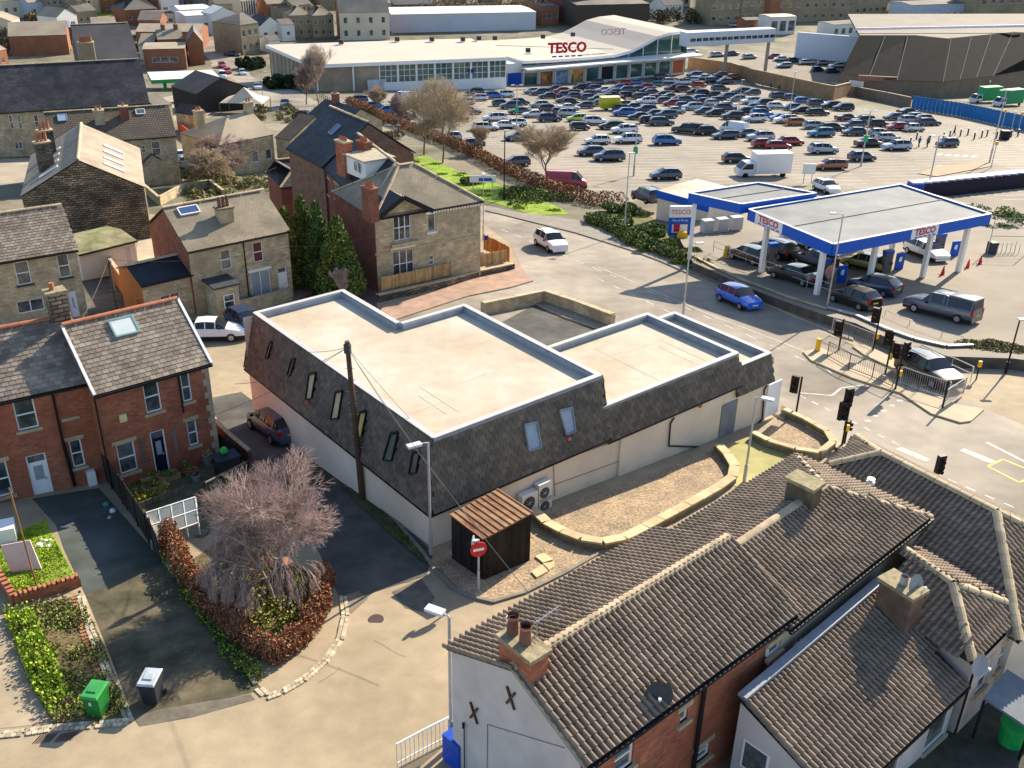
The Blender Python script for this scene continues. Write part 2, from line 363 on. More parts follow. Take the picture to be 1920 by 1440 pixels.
def ridge(roof,a,b,m=RIDGE,r=.12,n=None,name='ridge_tile',seg=.45):
    a=V(a);b=V(b); L_=(b-a).length; k=max(1,int(L_/seg)); d=(b-a)/k; x=d.cross(ZUP).normalized(); y=x.cross(d.normalized()); r=r*1.35
    if y.z<0: y=-y
    for i in range(k):
        mb=MB(); p=a+d*i; q=a+d*(i+1)*.998+V((0,0,0)); rr=[r,r*1.08]
        for j in range(6):
            t0,t1=math.pi*j/6,math.pi*(j+1)/6
            pt=lambda P,t,s:P+x*math.cos(t)*s+y*(math.sin(t)*s*.75+.01)
            q2=p+d*.97; mb.poly([pt(p,t0,rr[0]),pt(q2,t0,rr[1]),pt(q2,t1,rr[1]),pt(p,t1,rr[0])],m)
        mb.build(name,roof)
def gutter(th,a,b,m=BLACK,r=.06): MB().beam(V(a)+V((0,0,-.06)),V(b)+V((0,0,-.06)),.12,.1,m).build('gutter',th)
def pipe(th,pts,m=BLACK,r=.045,name='drainpipe'):
    mb=MB()
    for a,b in zip(pts,pts[1:]): mb.tube(a,b,r,m,n=6)
    return mb.build(name,th)
def chimney(th,c,az,sx,sy,z0,z1,m,pots=2,cap=STONEL,potm=TERRA,ph=.45,pr_=.13):
    mb=MB().box((c[0],c[1],z0),(sx,sy,z1-z0),m,az); o=mb.build('chimney',th)
    MB().box((c[0],c[1],z1),(sx+.16,sy+.16,.13),cap,az).build('chimney_cap',o)
    for i in range(pots):
        u=(i-(pots-1)/2)*sx*.85/max(pots,1); p=V((c[0]+math.cos(az)*u,c[1]+math.sin(az)*u,z1+.13))
        q=MB().tube(p,p+V((0,0,ph)),pr_*1.1,potm,pr_*.85,n=10,cap=False); q.tube(p+V((0,0,ph-.06)),p+V((0,0,ph)),pr_,potm,n=10,cap=False); q.tube(p,p+V((0,0,ph-.08)),pr_*.6,BLACK,n=8); q.build('chimney_pot',o)
    return o
# ================================================================ terrain and surfaces
mb=MB()
Xs=[-1200,-300,-120,-60,-30,0,30,60,120,300,1200]; Ys=[-60,0,26,60,100,150,200,275,330,430,480,560,700,1000,1500]
def gz2(X,Y): return gz(X,Y)
for a,b in zip(Xs,Xs[1:]):
    for c,d in zip(Ys,Ys[1:]):
        mb.poly([(a,c,gz2(a,c)),(b,c,gz2(b,c)),(b,d,gz2(b,d)),(a,d,gz2(a,d))],LANE if d<=100 else mat('town_ground',(.21,.18,.13),.9,.35,.16,(.1,.1,.06),.05,.55))
mb.build('ground',kind='structure',origin=(0,0,0))
NS=[0]
def clipY(P,Y0,keep):  # keep points with keep*(y-Y0)>=0
    out=[]
    for i in range(len(P)):
        a,b=P[i],P[(i+1)%len(P)]; fa,fb=keep*(a.y-Y0),keep*(b.y-Y0)
        if fa>=0: out.append(a)
        if fa*fb<0: out.append(a+(b-a)*(fa/(fa-fb)))
    return out
def sheet(name,px,m,lift=.004,world=False,**k):
    P=[G(*p) if not world else V((p[0],p[1],0)) for p in px]; mb=MB()
    for lo,hi in ((-1e3,275),(275,430),(430,1e4)):
        q=clipY(clipY([V((p.x,p.y,0)) for p in P],lo,1),hi,-1)
        if len(q)>=3: mb.poly([(p.x,p.y,gz(p.x,min(max(p.y,lo+.001),hi-.001))+lift) for p in q],m)
    k.setdefault('kind','structure'); return mb.build(name,**k)
def strip(mb,px,wd,m,lift,h=0,world=False):
    P=[G(*p) if not world else V((p[0],p[1],gz(p[0],p[1]))) for p in px]
    for a,b in zip(P,P[1:]):
        d=(b-a); d.z=0; d.normalize(); s=V((-d.y,d.x,0))*wd/2; u=V((0,0,lift)); e=d*(.0 if not h else .02)
        q=[a-s-e,b-s+e,b+s+e,a+s-e]
        q=[V((p.x,p.y,gz(p.x,p.y)+lift)) for p in q]
        if h: mb.hexa([p-V((0,0,.1)) for p in q]+[p+V((0,0,h)) for p in q],m)
        else: mb.poly(q,m)
    return mb
# main road
sheet('main_road',[(905,418),(640,250),(560,215),(500,205),(440,150),(380,100),(365,60),(400,52),(425,85),(452,110),(480,150),(560,172),(640,215),(740,290),(880,375),(960,402),(1080,432),(1180,463),(1240,490),(1344,537),(1427,567),(1532,611),(1572,632),(1700,705),(1800,748),(2000,830),(2200,925),(2200,1200),(1900,960),(1650,868),(1580,835),(1540,812),(1478,772),(1440,735),(1200,615),(1100,583),(1010,548),(985,520),(972,490),(955,455)],ASPH,.012)
sheet('side_lane',[(972,490),(985,520),(1010,548),(1100,583),(1060,600),(915,640),(760,640),(700,640),(690,600),(860,560),(960,520)],ASPH,.008)
MK=MB()
def dash(p,q,n,duty,wd=.12):
    a,b=V(G(*p)),V(G(*q))
    for i in range(n):
        s=a+(b-a)*(i/n); e=a+(b-a)*((i+duty)/n); d=(b-a); d.z=0; d.normalize(); s_=V((-d.y,d.x,0))*wd/2
        MK.poly([V((t.x,t.y,gz(t.x,t.y)+.018)) for t in (s-s_,e-s_,e+s_,s+s_)],LINE)
for p,q,n,du in [((940,430),(1180,530),8,.5),((1120,522),(1440,672),9,.45),((1150,517),(1540,690),10,.4),((915,405),(1160,468),10,.55),((1500,742),(1700,842),8,.5),((1650,845),(1920,960),8,.5)]: dash(p,q,n,du)
for a,b in zip([(1120,500),(1330,590),(1500,655)],[(1330,590),(1500,655),(1560,700)]): dash(a,b,1,1,.1)
for a,b in zip([(1500,737),(1560,742),(1577,728)],[(1560,742),(1577,728),(1620,722)]): dash(a,b,1,1,.15)
dash((1850,830),(1925,868),1,1,.2); dash((1690,725),(1790,782),1,1,.12)
for i in range(9):
    a=V(G(1650+i*0,700+0)); x=1600+i*13; y=735+i*0
for i in range(10): dash((1625+i*15,788-i*9.5),(1629+i*15,791-i*9.5),1,1,.35)
for x,y in ((1712,852),(1832,855)):
    c=G(x,y); u=V((.55,-.83,0)); v=V((.83,.55,0)); MK.poly([V((t.x,t.y,gz(t.x,t.y)+.018)) for t in (c-u*.9-v*.25,c+u*.9-v*.25,c+u*.9+v*.25,c-u*.9+v*.25)],LINE)
MK.build('road_markings',kind='structure')
m2=MB()
for p in ([(1852,875),(1880,862),(1925,880)],[(1852,875),(1910,905),(1925,900)]): strip(m2,p,.14,YLINE,.022)
m2.build('yellow_box_marking',kind='structure')
# pavements with kerbs
def pavement(name,px,m=PAVE,h=.12):
    P=[G(*p) for p in px]; mb=MB(); mb.poly([p+V((0,0,h)) for p in P],m)
    for i in range(len(P)):
        a,b=P[i],P[(i+1)%len(P)]; mb.poly([a-V((0,0,.1)),b-V((0,0,.1)),b+V((0,0,h)),a+V((0,0,h))],STONEL)
    return mb.build(name,kind='structure')
pavement('pavement',[(1085,585),(1200,615),(1440,735),(1478,772),(1470,790),(1440,770),(1380,735),(1190,640),(1060,598),(1010,575),(985,560),(1010,548)])
pavement('pavement',[(1465,762),(1478,770),(1540,806),(1580,835),(1640,862),(1640,890),(1575,850),(1545,822),(1500,795),(1462,775)],mat('pale_paving',(.4,.33,.23),.85,.12,1.))
pavement('pavement',[(720,575),(800,553),(935,507),(972,492),(985,515),(1000,528),(960,540),(880,556),(760,595),(690,620)],mat('red_paving',(.36,.23,.165),.85,.2,1.2,(.28,.2,.15),.4))
pavement('pavement',[(910,396),(960,408),(1080,438),(1175,468),(1240,492),(1344,538),(1427,568),(1532,612),(1572,632),(1600,640),(1600,618),(1548,598),(1470,569),(1340,519),(1240,473),(1180,448),(1090,415),(960,398),(915,388)],mat('grey_paving',(.22,.2,.17),.85,.15,1.2))
pavement('traffic_island',[(1505,662),(1540,655),(1600,682),(1690,720),(1700,733),(1690,740),(1600,712),(1520,678)],mat('pale_paving',(.4,.33,.23)))
pavement('traffic_island',[(1686,738),(1710,722),(1790,760),(1845,770),(1820,792),(1800,795),(1745,778)],mat('pale_paving',(.4,.33,.23)))
pavement('traffic_island',[(1598,652),(1620,648),(1700,685),(1690,700),(1620,668)],mat('pale_paving',(.4,.33,.23)))
for x0,y0 in ((30,1388),(70,1385)):
    a=G(x0+50,y0); mb=MB()
    for i in range(7): mb.box((a.x-.2+i*.08,a.y+.02*i,gz(a.x,a.y)+.006),(.045,.42,.012),mat('drain_iron',(.08,.05,.045),.6),az=R(-15))
    mb.build('drain_grating',label='rusty slotted drain grate in the tan lane '+('nearest the photo edge' if x0==30 else 'beside the bins'),cat='drain')
cr=MB(); rc=random.Random(5)
for x,y,n_,dx_,dy_ in ((700,1200,5,11,4),(480,1310,4,-14,4),(640,1250,4,-12,9)):
    p=[(x,y)]
    for _ in range(n_): x+=dx_+rc.uniform(-6,6); y+=dy_+rc.uniform(-5,5); p.append((x,y))
    strip(cr,p,.012,mat('crack_line',(.15,.12,.085),.9,.2),.012)
cr.build('lane_cracks',kind='structure')
sheet('tar_patch',[(735,1110),(790,1085),(815,1120),(800,1150),(760,1140)],mat('damp_tarmac',(.13,.115,.09),.6,.3,2.),.012)
sheet('tar_patch',[(250,1345),(300,1330),(470,1302),(478,1312),(360,1345),(262,1362)],mat('damp_tarmac',(.13,.115,.09)),.01)
sheet('tar_patch',[(640,1120),(672,1108),(690,1122),(660,1150),(648,1148)],mat('patch_tarmac',(.19,.16,.12),.85,.2,2.),.011)
for x,y in ((705,1162),):
    p=G(x,y); MB().tube(p+V((0,0,.008)),p+V((0,0,.02)),.3,mat('drain_iron',(.08,.05,.045),.6),n=18).build('manhole_cover',kind='structure')
# grass verge by the car park
sheet('grass_verge',[(742,300),(800,292),(860,322),(915,338),(975,362),(1040,385),(1070,402),(1000,404),(925,380),(880,372),(800,330)],GRASS,.03,kind='stuff')
sheet('far_lawn',[(120,8),(210,25),(225,32),(205,50),(170,45),(140,30),(80,5)],GRASS,.05)
sheet('far_field',[(1700,10),(1800,8),(1860,22),(1800,28),(1740,22)],mat('far_grass',(.3,.3,.03),.95,.3,.2),.3)
sheet('planted_bank',[(1095,405),(1180,440),(1235,475),(1270,478),(1330,455),(1250,440),(1215,400),(1120,395)],DGRASS,.03,kind='stuff')
# car park + forecourt
sheet('car_park',[(640,195),(760,152),(960,160),(1290,128),(1330,95),(1500,100),(1600,150),(1590,200),(1920,235),(2400,260),(2400,460),(1860,470),(1700,380),(1600,350),(1330,345),(1215,355),(1170,392),(1060,358),(980,335),(880,275),(760,225),(660,200)],PARK,.006)
GOFF=.8
FCP=[G(*p) for p in ((1300,492),(1345,512),(1405,540),(1485,570),(1552,592),(1605,606),(1665,634),(1715,654),(1775,668),(1900,672),(2400,740),(2400,500),(1900,400),(1700,352),(1560,352),(1330,352),(1250,385),(1278,455))]
GOFF=0.
mb=MB(); mb.poly(FCP,PARK)
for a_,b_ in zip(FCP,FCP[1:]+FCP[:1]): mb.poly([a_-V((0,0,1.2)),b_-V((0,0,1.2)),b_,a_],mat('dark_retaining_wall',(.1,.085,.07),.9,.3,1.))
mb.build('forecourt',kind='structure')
mb=MB()
for row in range(9):
    for i in range(34):
        p0=G(1080,372); X=p0.x-18+i*2.5; Y=114+row*15.5+ (X*.0)
        u=V((.97,.2,0)); v=V((-.2,.97,0)); c=V((12,116,0))+v*(row*15.8 if 0 else 0)
for k in range(-2,9):           # bay lines: rows run away from camera
    base=V((-4,118,0))+V((11.2*k,0,0))
    for j in range(52):
        c=base+V((-.2*j*2.45*0+.02*j,j*2.45,0))
        if c.y>238 or (c.x<-2 and c.y<150) : continue
        a=c+V((-4.6,-.9,0)); b=c+V((4.6,.9,0)); n=V((-.19,.98,0))*.05
        if a.x>90: continue
        mb.poly([V((t.x,t.y,gz(t.x,t.y)+.014)) for t in (a-n,b-n,b+n,a+n)],mat('bay_paint',(.62,.6,.55),.7,.25,2.))
mb.build('parking_bay_lines',kind='structure')
# near plots
sheet('rear_parking_court',[(400,745),(452,735),(560,815),(640,870),(600,900),(520,860),(430,830),(402,800)],WORN_SHADE,.006)
sheet('lane_shade_sheet',[(430,830),(560,812),(640,872),(812,1035),(800,1080),(640,1130),(600,1040),(560,960),(470,880)],WORN_SHADE,.004)  # dark sheet painting the building's shade onto the lane
sheet('concrete_drive',[(60,935),(185,915),(300,1045),(310,1060),(160,1115),(120,1030),(105,985)],YARD,.008)
sheet('mossy_drive',[(160,1115),(310,1060),(490,1290),(470,1300),(250,1345),(195,1200)],mat('mossy_asphalt',(.12,.1,.065),.85,.35,1.3,(.05,.052,.028),.5,.5,bump=.4),.006)
sheet('lawn',[(0,1010),(85,975),(143,1085),(30,1120),(0,1075)],GRASS,.02,kind='stuff')
sheet('soil_bed',[(8,1150),(150,1115),(190,1200),(245,1345),(200,1356),(100,1356),(60,1290),(25,1200)],SOIL,.012)
sheet('pale_concrete_drive',[(-60,1160),(8,1180),(60,1290),(100,1356),(0,1366),(-60,1370)],mat('pale_concrete',(.36,.29,.2),.85,.15,.8,(.27,.22,.15),.5),.008)
sheet('garden_bed',[(345,1060),(420,1010),(600,1080),(612,1120),(600,1170),(520,1230),(470,1180),(380,1100)],SOIL,.02)
sheet('patio',[(195,880),(300,850),(400,810),(470,900),(480,940),(380,1010),(310,1000)],mat('mossy_flags',(.13,.12,.085),.9,.3,1.,(.08,.09,.04),.5,.5,brick=(.6,.6,(.05,.05,.04),.03,.2)),.014)
sheet('gravel_bed',[(1005,965),(1180,905),(1345,842),(1375,880),(1378,905),(1290,960),(1150,1015),(1060,1005)],GRAV,.03,kind='stuff')
sheet('gravel_bed',[(815,1060),(842,1022),(960,985),(1000,985),(1150,1020),(1400,940),(1100,1060),(985,1110),(920,1128),(880,1122),(850,1095)],GRAV,.03,kind='stuff')
sheet('gravel_bed',[(1440,800),(1462,785),(1500,795),(1545,822),(1558,840),(1540,855),(1480,850),(1430,825)],GRAV,.03,kind='stuff')
sheet('concrete_path',[(1345,842),(1400,820),(1440,832),(1500,855),(1410,935),(1375,910),(1378,880)],mat('mossy_concrete',(.4,.34,.16),.85,.15,.8,(.28,.27,.1),.3),.02)
sheet('grass_verge',[(665,915),(690,935),(812,1042),(800,1060),(740,1010),(640,915)],mat('mossy_verge',(.07,.085,.035),.95,.4,2.,(.05,.05,.03),.5,.5,bump=.5),.05,kind='stuff')
sheet('walled_yard',[(930,610),(1020,562),(1148,612),(1035,655),(960,640)],WORN_SHADE,.01)
sheet('brick_drive',[(640,520),(700,530),(712,600),(680,590),(560,560),(600,545)],mat('brick_paving',(.15,.09,.08),.85,.2,1.2),.01)
# ================================================================ houses
def house(name,label,cat,eL,eR,ze,depth,rise,wm,rm,oh=.22,ohs=.12,hips=(0,0),wins=(),doors=(),lw=(),rw=(),chims=(),tile=None,zb=None,side=None,world=False,ridge_t=None,gut=True,group=None,gabled_front=False,ridgem=RIDGE,skylights=(),quoins=False,verge=None,right=None,corb=None):
    p0=Z(*eL,ze) if not world else V((*eL,ze)); p1=Z(*eR,ze) if not world else V((*eR,ze)); u=(p1-p0); W=u.length; u=u/W; n=V((u.y,-u.x,0)) # outward
    if not world and n.y>0 and False: n=-n
    D=depth
    th=thing(name,((p0+p1)/2-n*D/2).xy.to_3d()+V((0,0,gz(p0.x,p0.y))),label,cat,group)
    F=Fr(p0-n*oh,u,n); Fb=Fr(p1-n*(D-oh),-u,-n); Fl=Fr(p0-n*(D-oh)+u*ohs,n,-u); Fr_=Fr(p1-n*oh-u*ohs,-n,u); dd=D-2*oh
    corners=[p0,p1,p0-n*D,p1-n*D]
    z0=zb if zb is not None else min(gz(c.x,c.y) for c in corners)-.3
    side=side or wm; mw=MB()
    def opn(Fx,L_): 
        out=[]
        for q in L_:
            if len(q)>=5 and q[4:5] and isinstance(q[4],dict) and q[4].get('uv'): out.append((q[0],q[1],q[2],q[3])); continue
            a,d=Fx.px(q[0],q[1]); b,c=Fx.px(q[2],q[3]); out.append((min(a,b),max(a,b),min(c,d),max(c,d)))
        return out
    ow=opn(F,wins); od=opn(F,doors); ol=opn(Fl,lw); orr=opn(Fr_,rw)
    wall(mw,F,ohs,W-ohs,z0,ze-.05,wm,ow+od); wall(mw,Fl,0,dd,z0,ze-.05,side,ol); wall(mw,Fr_,0,dd,z0,ze-.05,side,orr); wall(mw,Fb,ohs,W-ohs,z0,ze-.05,side)
    zr=ze+rise; h0,h1=hips
    if not gabled_front:
        if not h0: mw.poly([Fl.p(0,ze-.05),Fl.p(dd,ze-.05),Fl.p(dd/2,zr-.12)],side)
        if not h1: mw.poly([Fr_.p(0,ze-.05),Fr_.p(dd,ze-.05),Fr_.p(dd/2,zr-.12)],side)
    else:
        mw.poly([F.p(ohs,ze-.05),F.p(W-ohs,ze-.05),F.p(W/2,zr-.12)],wm); mw.poly([Fb.p(ohs,ze-.05),Fb.p(W-ohs,ze-.05),Fb.p(W/2,zr-.12)],side)
    mw.build('wall',th)
    rf=MB(); th_=.1
    if not gabled_front:
        rA=p0+u*(D/2*h0)-n*(D/2); rA.z=zr; rB=p1-u*(D/2*h1)-n*(D/2); rB.z=zr; q0=p0-n*D; q1=p1-n*D
        planes=[[p0,p1,rB,rA],[q1,q0,rA,rB]]
        if h0: planes.append([q0,p0,rA])
        if h1: planes.append([p1,q1,rB])
    else:
        rA=p0+u*W/2; rA.z=zr; rB=rA-n*D; q0=p0-n*D; q1=p1-n*D; planes=[[p1,q1,rB,rA],[q0,p0,rA,rB]]
    for P in planes: rf.slab([p+V((0,0,.02)) for p in P],th_,rm if not tile else TILEB if tile[0]=='roman' else rm,BLACK)
    roof=rf.build('roof',th)
    if tile:
        for k,P in enumerate(planes):
            nn=autoT(P); nn=nn if nn.z>0 else -nn
            if k==1 and not tile[2]: continue
            tiles(roof,[p+V((0,0,.02)) for p in P],tile[0],tile[1] if k==0 else 0)
    if ridge_t!=0:
        ridge(roof,rA+V((0,0,.04)),rB+V((0,0,.04)),ridgem,.11,seg=.45 if tile else 1.5)
        if not gabled_front:
            if h0: ridge(roof,p0,rA,ridgem,.1,seg=.5 if tile else 2); ridge(roof,q0,rA,ridgem,.1,seg=2)
            if h1: ridge(roof,p1,rB,ridgem,.1,seg=.5 if tile else 2); ridge(roof,q1,rB,ridgem,.1,seg=2)
    if gut and not gabled_front: gutter(th,p0+n*.05,p1+n*.05)
    if verge:
        for P,Q in ((p0,rA),(p1,rB)): MB().beam(P+V((0,0,.03)),Q+V((0,0,.03)),.12,.12,verge).build('verge_board',th)
    for Fx,L_,O in ((F,wins,ow),(Fl,lw,ol),(Fr_,rw,orr)):
        for q,(a,b,c,d) in zip(L_,O):
            k=q[4] if len(q)>4 else {}; k={x:y for x,y in k.items() if x!='uv'}; window(th,Fx,a,b,c,d,**k)
    for q,(a,b,c,d) in zip(doors,od): door(th,F,a,b,c,d,q[4] if len(q)>4 else WHITE,q[5] if len(q)>5 else True)
    for c in chims: # (u fraction, t fraction across depth, sx, sy, height above roof, mat, pots)
        P=p0+u*(W*c[0])-n*(D*c[1]); zz=ze+rise*(1-abs(c[1]-.5)*2); chimney(th,(P.x,P.y),math.atan2(u.y,u.x),c[2],c[3],zz-.9,zz+c[4],c[5],c[6])
    for s in skylights: # (u0,u1,t0,t1) on front slope fractions
        q=[p0+(p1-p0)*s[a]+((rA+rB)/2-(p0+p1)/2)*s[b]+V((0,0,.05)) for a,b in ((0,2),(1,2),(1,3),(0,3))]
        nn=autoT(q); nn=nn if nn.z>0 else -nn; fr=MB()
        for i in range(4): fr.beam(q[i]+nn*.05,q[(i+1)%4]+nn*.05,.08,.1,s[4] if len(s)>4 else DGREY,up=nn)
        o=fr.build('skylight',th); MB().poly([p+nn*.07 for p in q],s[5] if len(s)>5 else GLASS).build('pane',o)
    return dict(th=th,F=F,Fl=Fl,Fr=Fr_,u=u,n=n,p0=p0,p1=p1,rA=rA,rB=rB,W=W,roof=roof,D=D,ze=ze,zb=z0)
# ================================================================ the large flat-roofed building
def U(v): return V((v[0],v[1],0))
rd0=random.Random(4)
th=thing('commercial_building',(3,44,-1.6),'low cream commercial building with flat pale roof edged by dark slate mansard slopes','building')
A_=V((-.637,.771,0)); B_=V((.771,.637,0))
O=V((-3.22,35.68,0))
def ab(a,b,z): return O+A_*a+B_*b+V((0,0,z))
def toab(x,y,z): p=Z(x,y,z)-O; return p.dot(A_),p.dot(B_)
zt=4.0
A1=toab(480,586,zt)[0]; b1=toab(640,542,zt)[1]; a2=toab(751,606,zt)[0]; b2=(toab(870,572,zt)[1]+toab(1128,703,zt)[1])/2
hi=[(0,0),(0,b2),(a2,b2),(a2,b1),(A1,b1),(A1,0)]
lz=2.5; la0,lb1=toab(1406,672,lz); la1=toab(1198,593,lz)[0]; la0=-.38
lo=[(la0,b2-.25),(la0,lb1),(la1,lb1),(la1,b2)]
tz=1.75; ta1=toab(1258,588,tz)[0]; tb1=(toab(1462,664,tz)[1]+toab(1258,588,tz)[1])/2; ta0=-.5
t3=[(ta0,lb1-.2),(ta0,tb1),(ta1,tb1),(ta1,lb1)]
wl=MB()
def walls(poly,z0,z1,sk=()):
    for i in range(len(poly)):
        if i in sk: continue
        a,b=poly[i],poly[(i+1)%len(poly)]; wl.poly([ab(*a,z0),ab(*b,z0),ab(*b,z1),ab(*a,z1)],REND)
s=-.62
full=[(s,s),(s,b2+.9),(-.72,b2+.9),(-.72,tb1),(max(la1,ta1),tb1),(la1,lb1),(la1,b2),(a2,b2),(a2,b1),(A1,b1),(A1,s)]
for i in range(len(full)):
    a,b=full[i],full[(i+1)%len(full)]; z1=.95 if i in (0,10) else (.75 if i<3 else 3.9 if i>5 else 2.3 if i>4 else 1.6)
    wl.poly([ab(*a,-4),ab(*b,-4),ab(*b,z1),ab(*a,z1)],REND)
wl.build('wall',th)
for nm,poly,z,cap in (('flat_roof',hi,zt,.24),('lower_flat_roof',lo,lz,.24),('end_flat_roof',t3,tz,.24)):
    mb=MB().poly([ab(*p,z-.3) for p in poly],MEMB)
    if nm=='flat_roof': nx=[ab(*p,z-.29) for p in poly]
    fr=mb.build(nm,th)
    pp=MB(); k=len(poly)
    for i in range(k):
        a,b=poly[i],poly[(i+1)%k]; P,Q=ab(*a,z-.24),ab(*b,z-.24)
        if nm!='flat_roof' and i==k-1: continue
        d=(Q-P).normalized(); x=d*.16
        y=d.cross(ZUP); pp.hexa([P-y*.02+V((0,0,-.4)),Q-y*.02+V((0,0,-.4)),Q-y*.3+V((0,0,-.4)),P-y*.3+V((0,0,-.4)),P-y*.02+V((0,0,.24)),Q-y*.02+V((0,0,.24)),Q-y*.3+V((0,0,.24)),P-y*.3+V((0,0,.24))],LEAD)
    pp.build('parapet',th)
    cp=MB()
    for i in range(k):
        a,b=poly[i],poly[(i+1)%k]
        if nm!='flat_roof' and i==k-1: continue
        P,Q=ab(*a,z+.03+.003*(i%2)),ab(*b,z+.03+.003*(i%2)); d=(Q-P).normalized(); y=d.cross(ZUP)*.12; y*=.8; cp.beam(P-y+d*.02,Q-y-d*.02,.28,.05,COPE)
    cp.build('coping',th)
    se=MB(); aa=[p[0] for p in poly]; bb=[p[1] for p in poly]
    SM=mat('seam_line',(.49,.44,.36),.8,.15,3.)
    for k2 in range(3):
        t=rd0.uniform(min(bb)+.5,max(bb)-.5); t0=rd0.uniform(min(aa)+.4,max(aa)-3); t1=min(t0+rd0.uniform(1.5,5),(max(aa) if t<b1 or nm!='flat_roof' else a2)-.4)
        if t1>t0+.5: se.beam(ab(t0,t,z-.296),ab(t1,t,z-.296),.04,.01,SM)
        t=rd0.uniform(min(aa)+.4,max(aa)-.4); t0=rd0.uniform(min(bb)+.4,max(bb)-2); t1=min(t0+rd0.uniform(1.,3),(max(bb) if t<a2 or nm!='flat_roof' else b1)-.4)
        if t1>t0+.4: se.beam(ab(t,t0,z-.2965),ab(t,t1,z-.2965),.035,.01,SM)
    se.build('membrane_seam',fr,kind='stuff')
# mansards
ms=MB(); e=.8
q=.47
def mans(a0,b0,a1,b1,z1,z0,out,n=300,holes=(),ex0=0,ex1=0):
    P0,P1=ab(a0,b0,z1-.02),ab(a1,b1,z1-.02); d=(P1-P0).normalized(); o=V((*out,0)); zz=V((0,0,z0-z1)); w_=o
    L0=P0+w_+zz-d*ex0; L1=P1+w_+zz+d*ex1
    ms.slab([L0,L1,P1,P0],.06,TILEB,BLACK); return [L0,L1,P1,P0]
outA=(-B_*e)[:2]; outB=(-A_*e)[:2]
m_left=mans(A1+.02,0,0,0,zt,.9,outA,ex0=.12,ex1=e)
m_front=mans(0,0,0,b2,zt,.9,outB,ex0=e,ex1=.1)
m_low=mans(la0,b2-.1,la0,lb1,lz,.75,tuple((-A_*.44)[:2]),ex1=.06)
m_end=mans(ta0,lb1-.1,ta0,tb1,tz,.2,tuple((-A_*.4)[:2]),ex0=.25,ex1=.1)
# mansard side cheeks
ms.slab([ab(0,b2,zt),ab(0,b2+.1,zt),ab(-e,b2+.12,.9),ab(-e,b2,.9)],.05,TILEB)
ms.poly([ab(0,b2+.05,zt),ab(0,b2+.05,.9),ab(-e,b2+.05,.9)],LEAD); ms.poly([ab(la0,lb1+.02,lz),ab(la0,lb1+.02,.75),ab(la0-.44,lb1+.04,.75)],TILEB); ms.poly([ab(ta0,tb1+.02,tz),ab(ta0,tb1+.02,.2),ab(ta0-.4,tb1+.05,.2)],TILEB)
ms.poly([ab(A1+.3,0,zt),ab(A1+.3,-e,.9),ab(A1+.3,0,.9)],TILEB)
mo=ms.build('mansard',th)
def onp(P,x,y):
    n=autoT(P); d=V(ray(x,y)); c=V((0,0,CH)); return c+d*((P[0]-c).dot(n)/d.dot(n))
def mwin(P,q4,pane,fr,name='mansard_window',label=None):
    n=autoT(P); n=n if n.z>0 else -n; Q=[onp(P,*t) for t in q4]; mb=MB()
    for i in range(4): mb.beam(Q[i]+n*.06,Q[(i+1)%4]+n*.06,.045,.14,fr,up=n)
    mb.beam(Q[0]+n*.1+V((0,0,.04)),Q[1]+n*.1+V((0,0,.04)),.12,.05,fr,up=n)
    o=mb.build(name,th,label=label); MB().poly([t+n*.05 for t in Q],pane).build('pane',o); return Q
BEIGE=mat('beige_boarded_pane',(.5,.42,.26),.7,.1); PANB=mat('pale_blue_pane',(.3,.42,.55),.12,.1,spec=.8); PANG=mat('greenish_pane',(.12,.15,.13),.1,.3,1.,spec=.7); PANY=mat('yellow_pane',(.65,.45,.15),.5,.1)  # blue and yellow panes are plain base colours
hol=[]
for c,pn in (((508,644,513,642,505,671,500,672),BEIGE),((549,675,556,674,547,704,541,704),PANG),((582,703,595,700,587,747,576,749),BEIGE),((632,737,645,734,637,783,623,786),BEIGE),((677,775,690,772,681,818,670,820),PANY),((735,815,749,812,737,864,721,862),PANG),((777,850,790,848,783,886,770,888),PANG)):
    q4=[c[0:2],c[2:4],c[4:6],c[6:8]]; hol.append(mwin(m_left,q4,pn,BLACK))
hf=[]
for c in ((981,798,1005,792,1013,838,990,845),(1047,771,1071,765,1077,808,1060,815)):
    hf.append(mwin(m_front,[c[0:2],c[2:4],c[4:6],c[6:8]],PANB,LEAD))
tiles(mo,m_left,'slate',300,'slate',hol); tiles(mo,m_front,'slate',300,'slate',hf); tiles(mo,m_low,'slate',120,'slate'); tiles(mo,m_end,'slate',60,'slate')
for P in (m_front,m_low): MB().beam(P[3]+V((0,0,-.1)),P[2]+V((0,0,-.1)),.1,.22,LEAD).build('fascia',th)
MB().beam(m_front[0],m_front[1],.1,.1,BLACK).build('gutter',th); MB().beam(m_left[0],m_left[1],.1,.1,BLACK).build('gutter',th); MB().beam(m_low[0],m_low[1],.1,.1,BLACK).build('gutter',th)
# front wall fittings
FW=Fr(ab(s,s,0),B_,-A_); FW2=Fr(ab(-.72,b2,0),B_,-A_)
a,d=FW2.px(1354,760); b,c=FW2.px(1374,812); hx(FW2,a,b,c,d,-.02,.05,mat('grey_door',(.16,.19,.22),.5)).build('door',th)
u0,_=FW2.px(1345,835); u1,_=FW2.px(1375,812); zz=c
for k in range(3):
    MB().hexa([FW2.p(a-.1*k,c-.2*(k+1)-.6,.3*(k+1)),FW2.p(b+.1*k,c-.2*(k+1)-.6,.3*(k+1)),FW2.p(b+.1*k,c-.2*(k+1)-.6,0),FW2.p(a-.1*k,c-.2*(k+1)-.6,0),FW2.p(a-.1*k,c-.2*k,.3*(k+1)),FW2.p(b+.1*k,c-.2*k,.3*(k+1)),FW2.p(b+.1*k,c-.2*k,0),FW2.p(a-.1*k,c-.2*k,0)],mat('worn_step',(.2,.18,.15),.9,.2)).build('step',th)
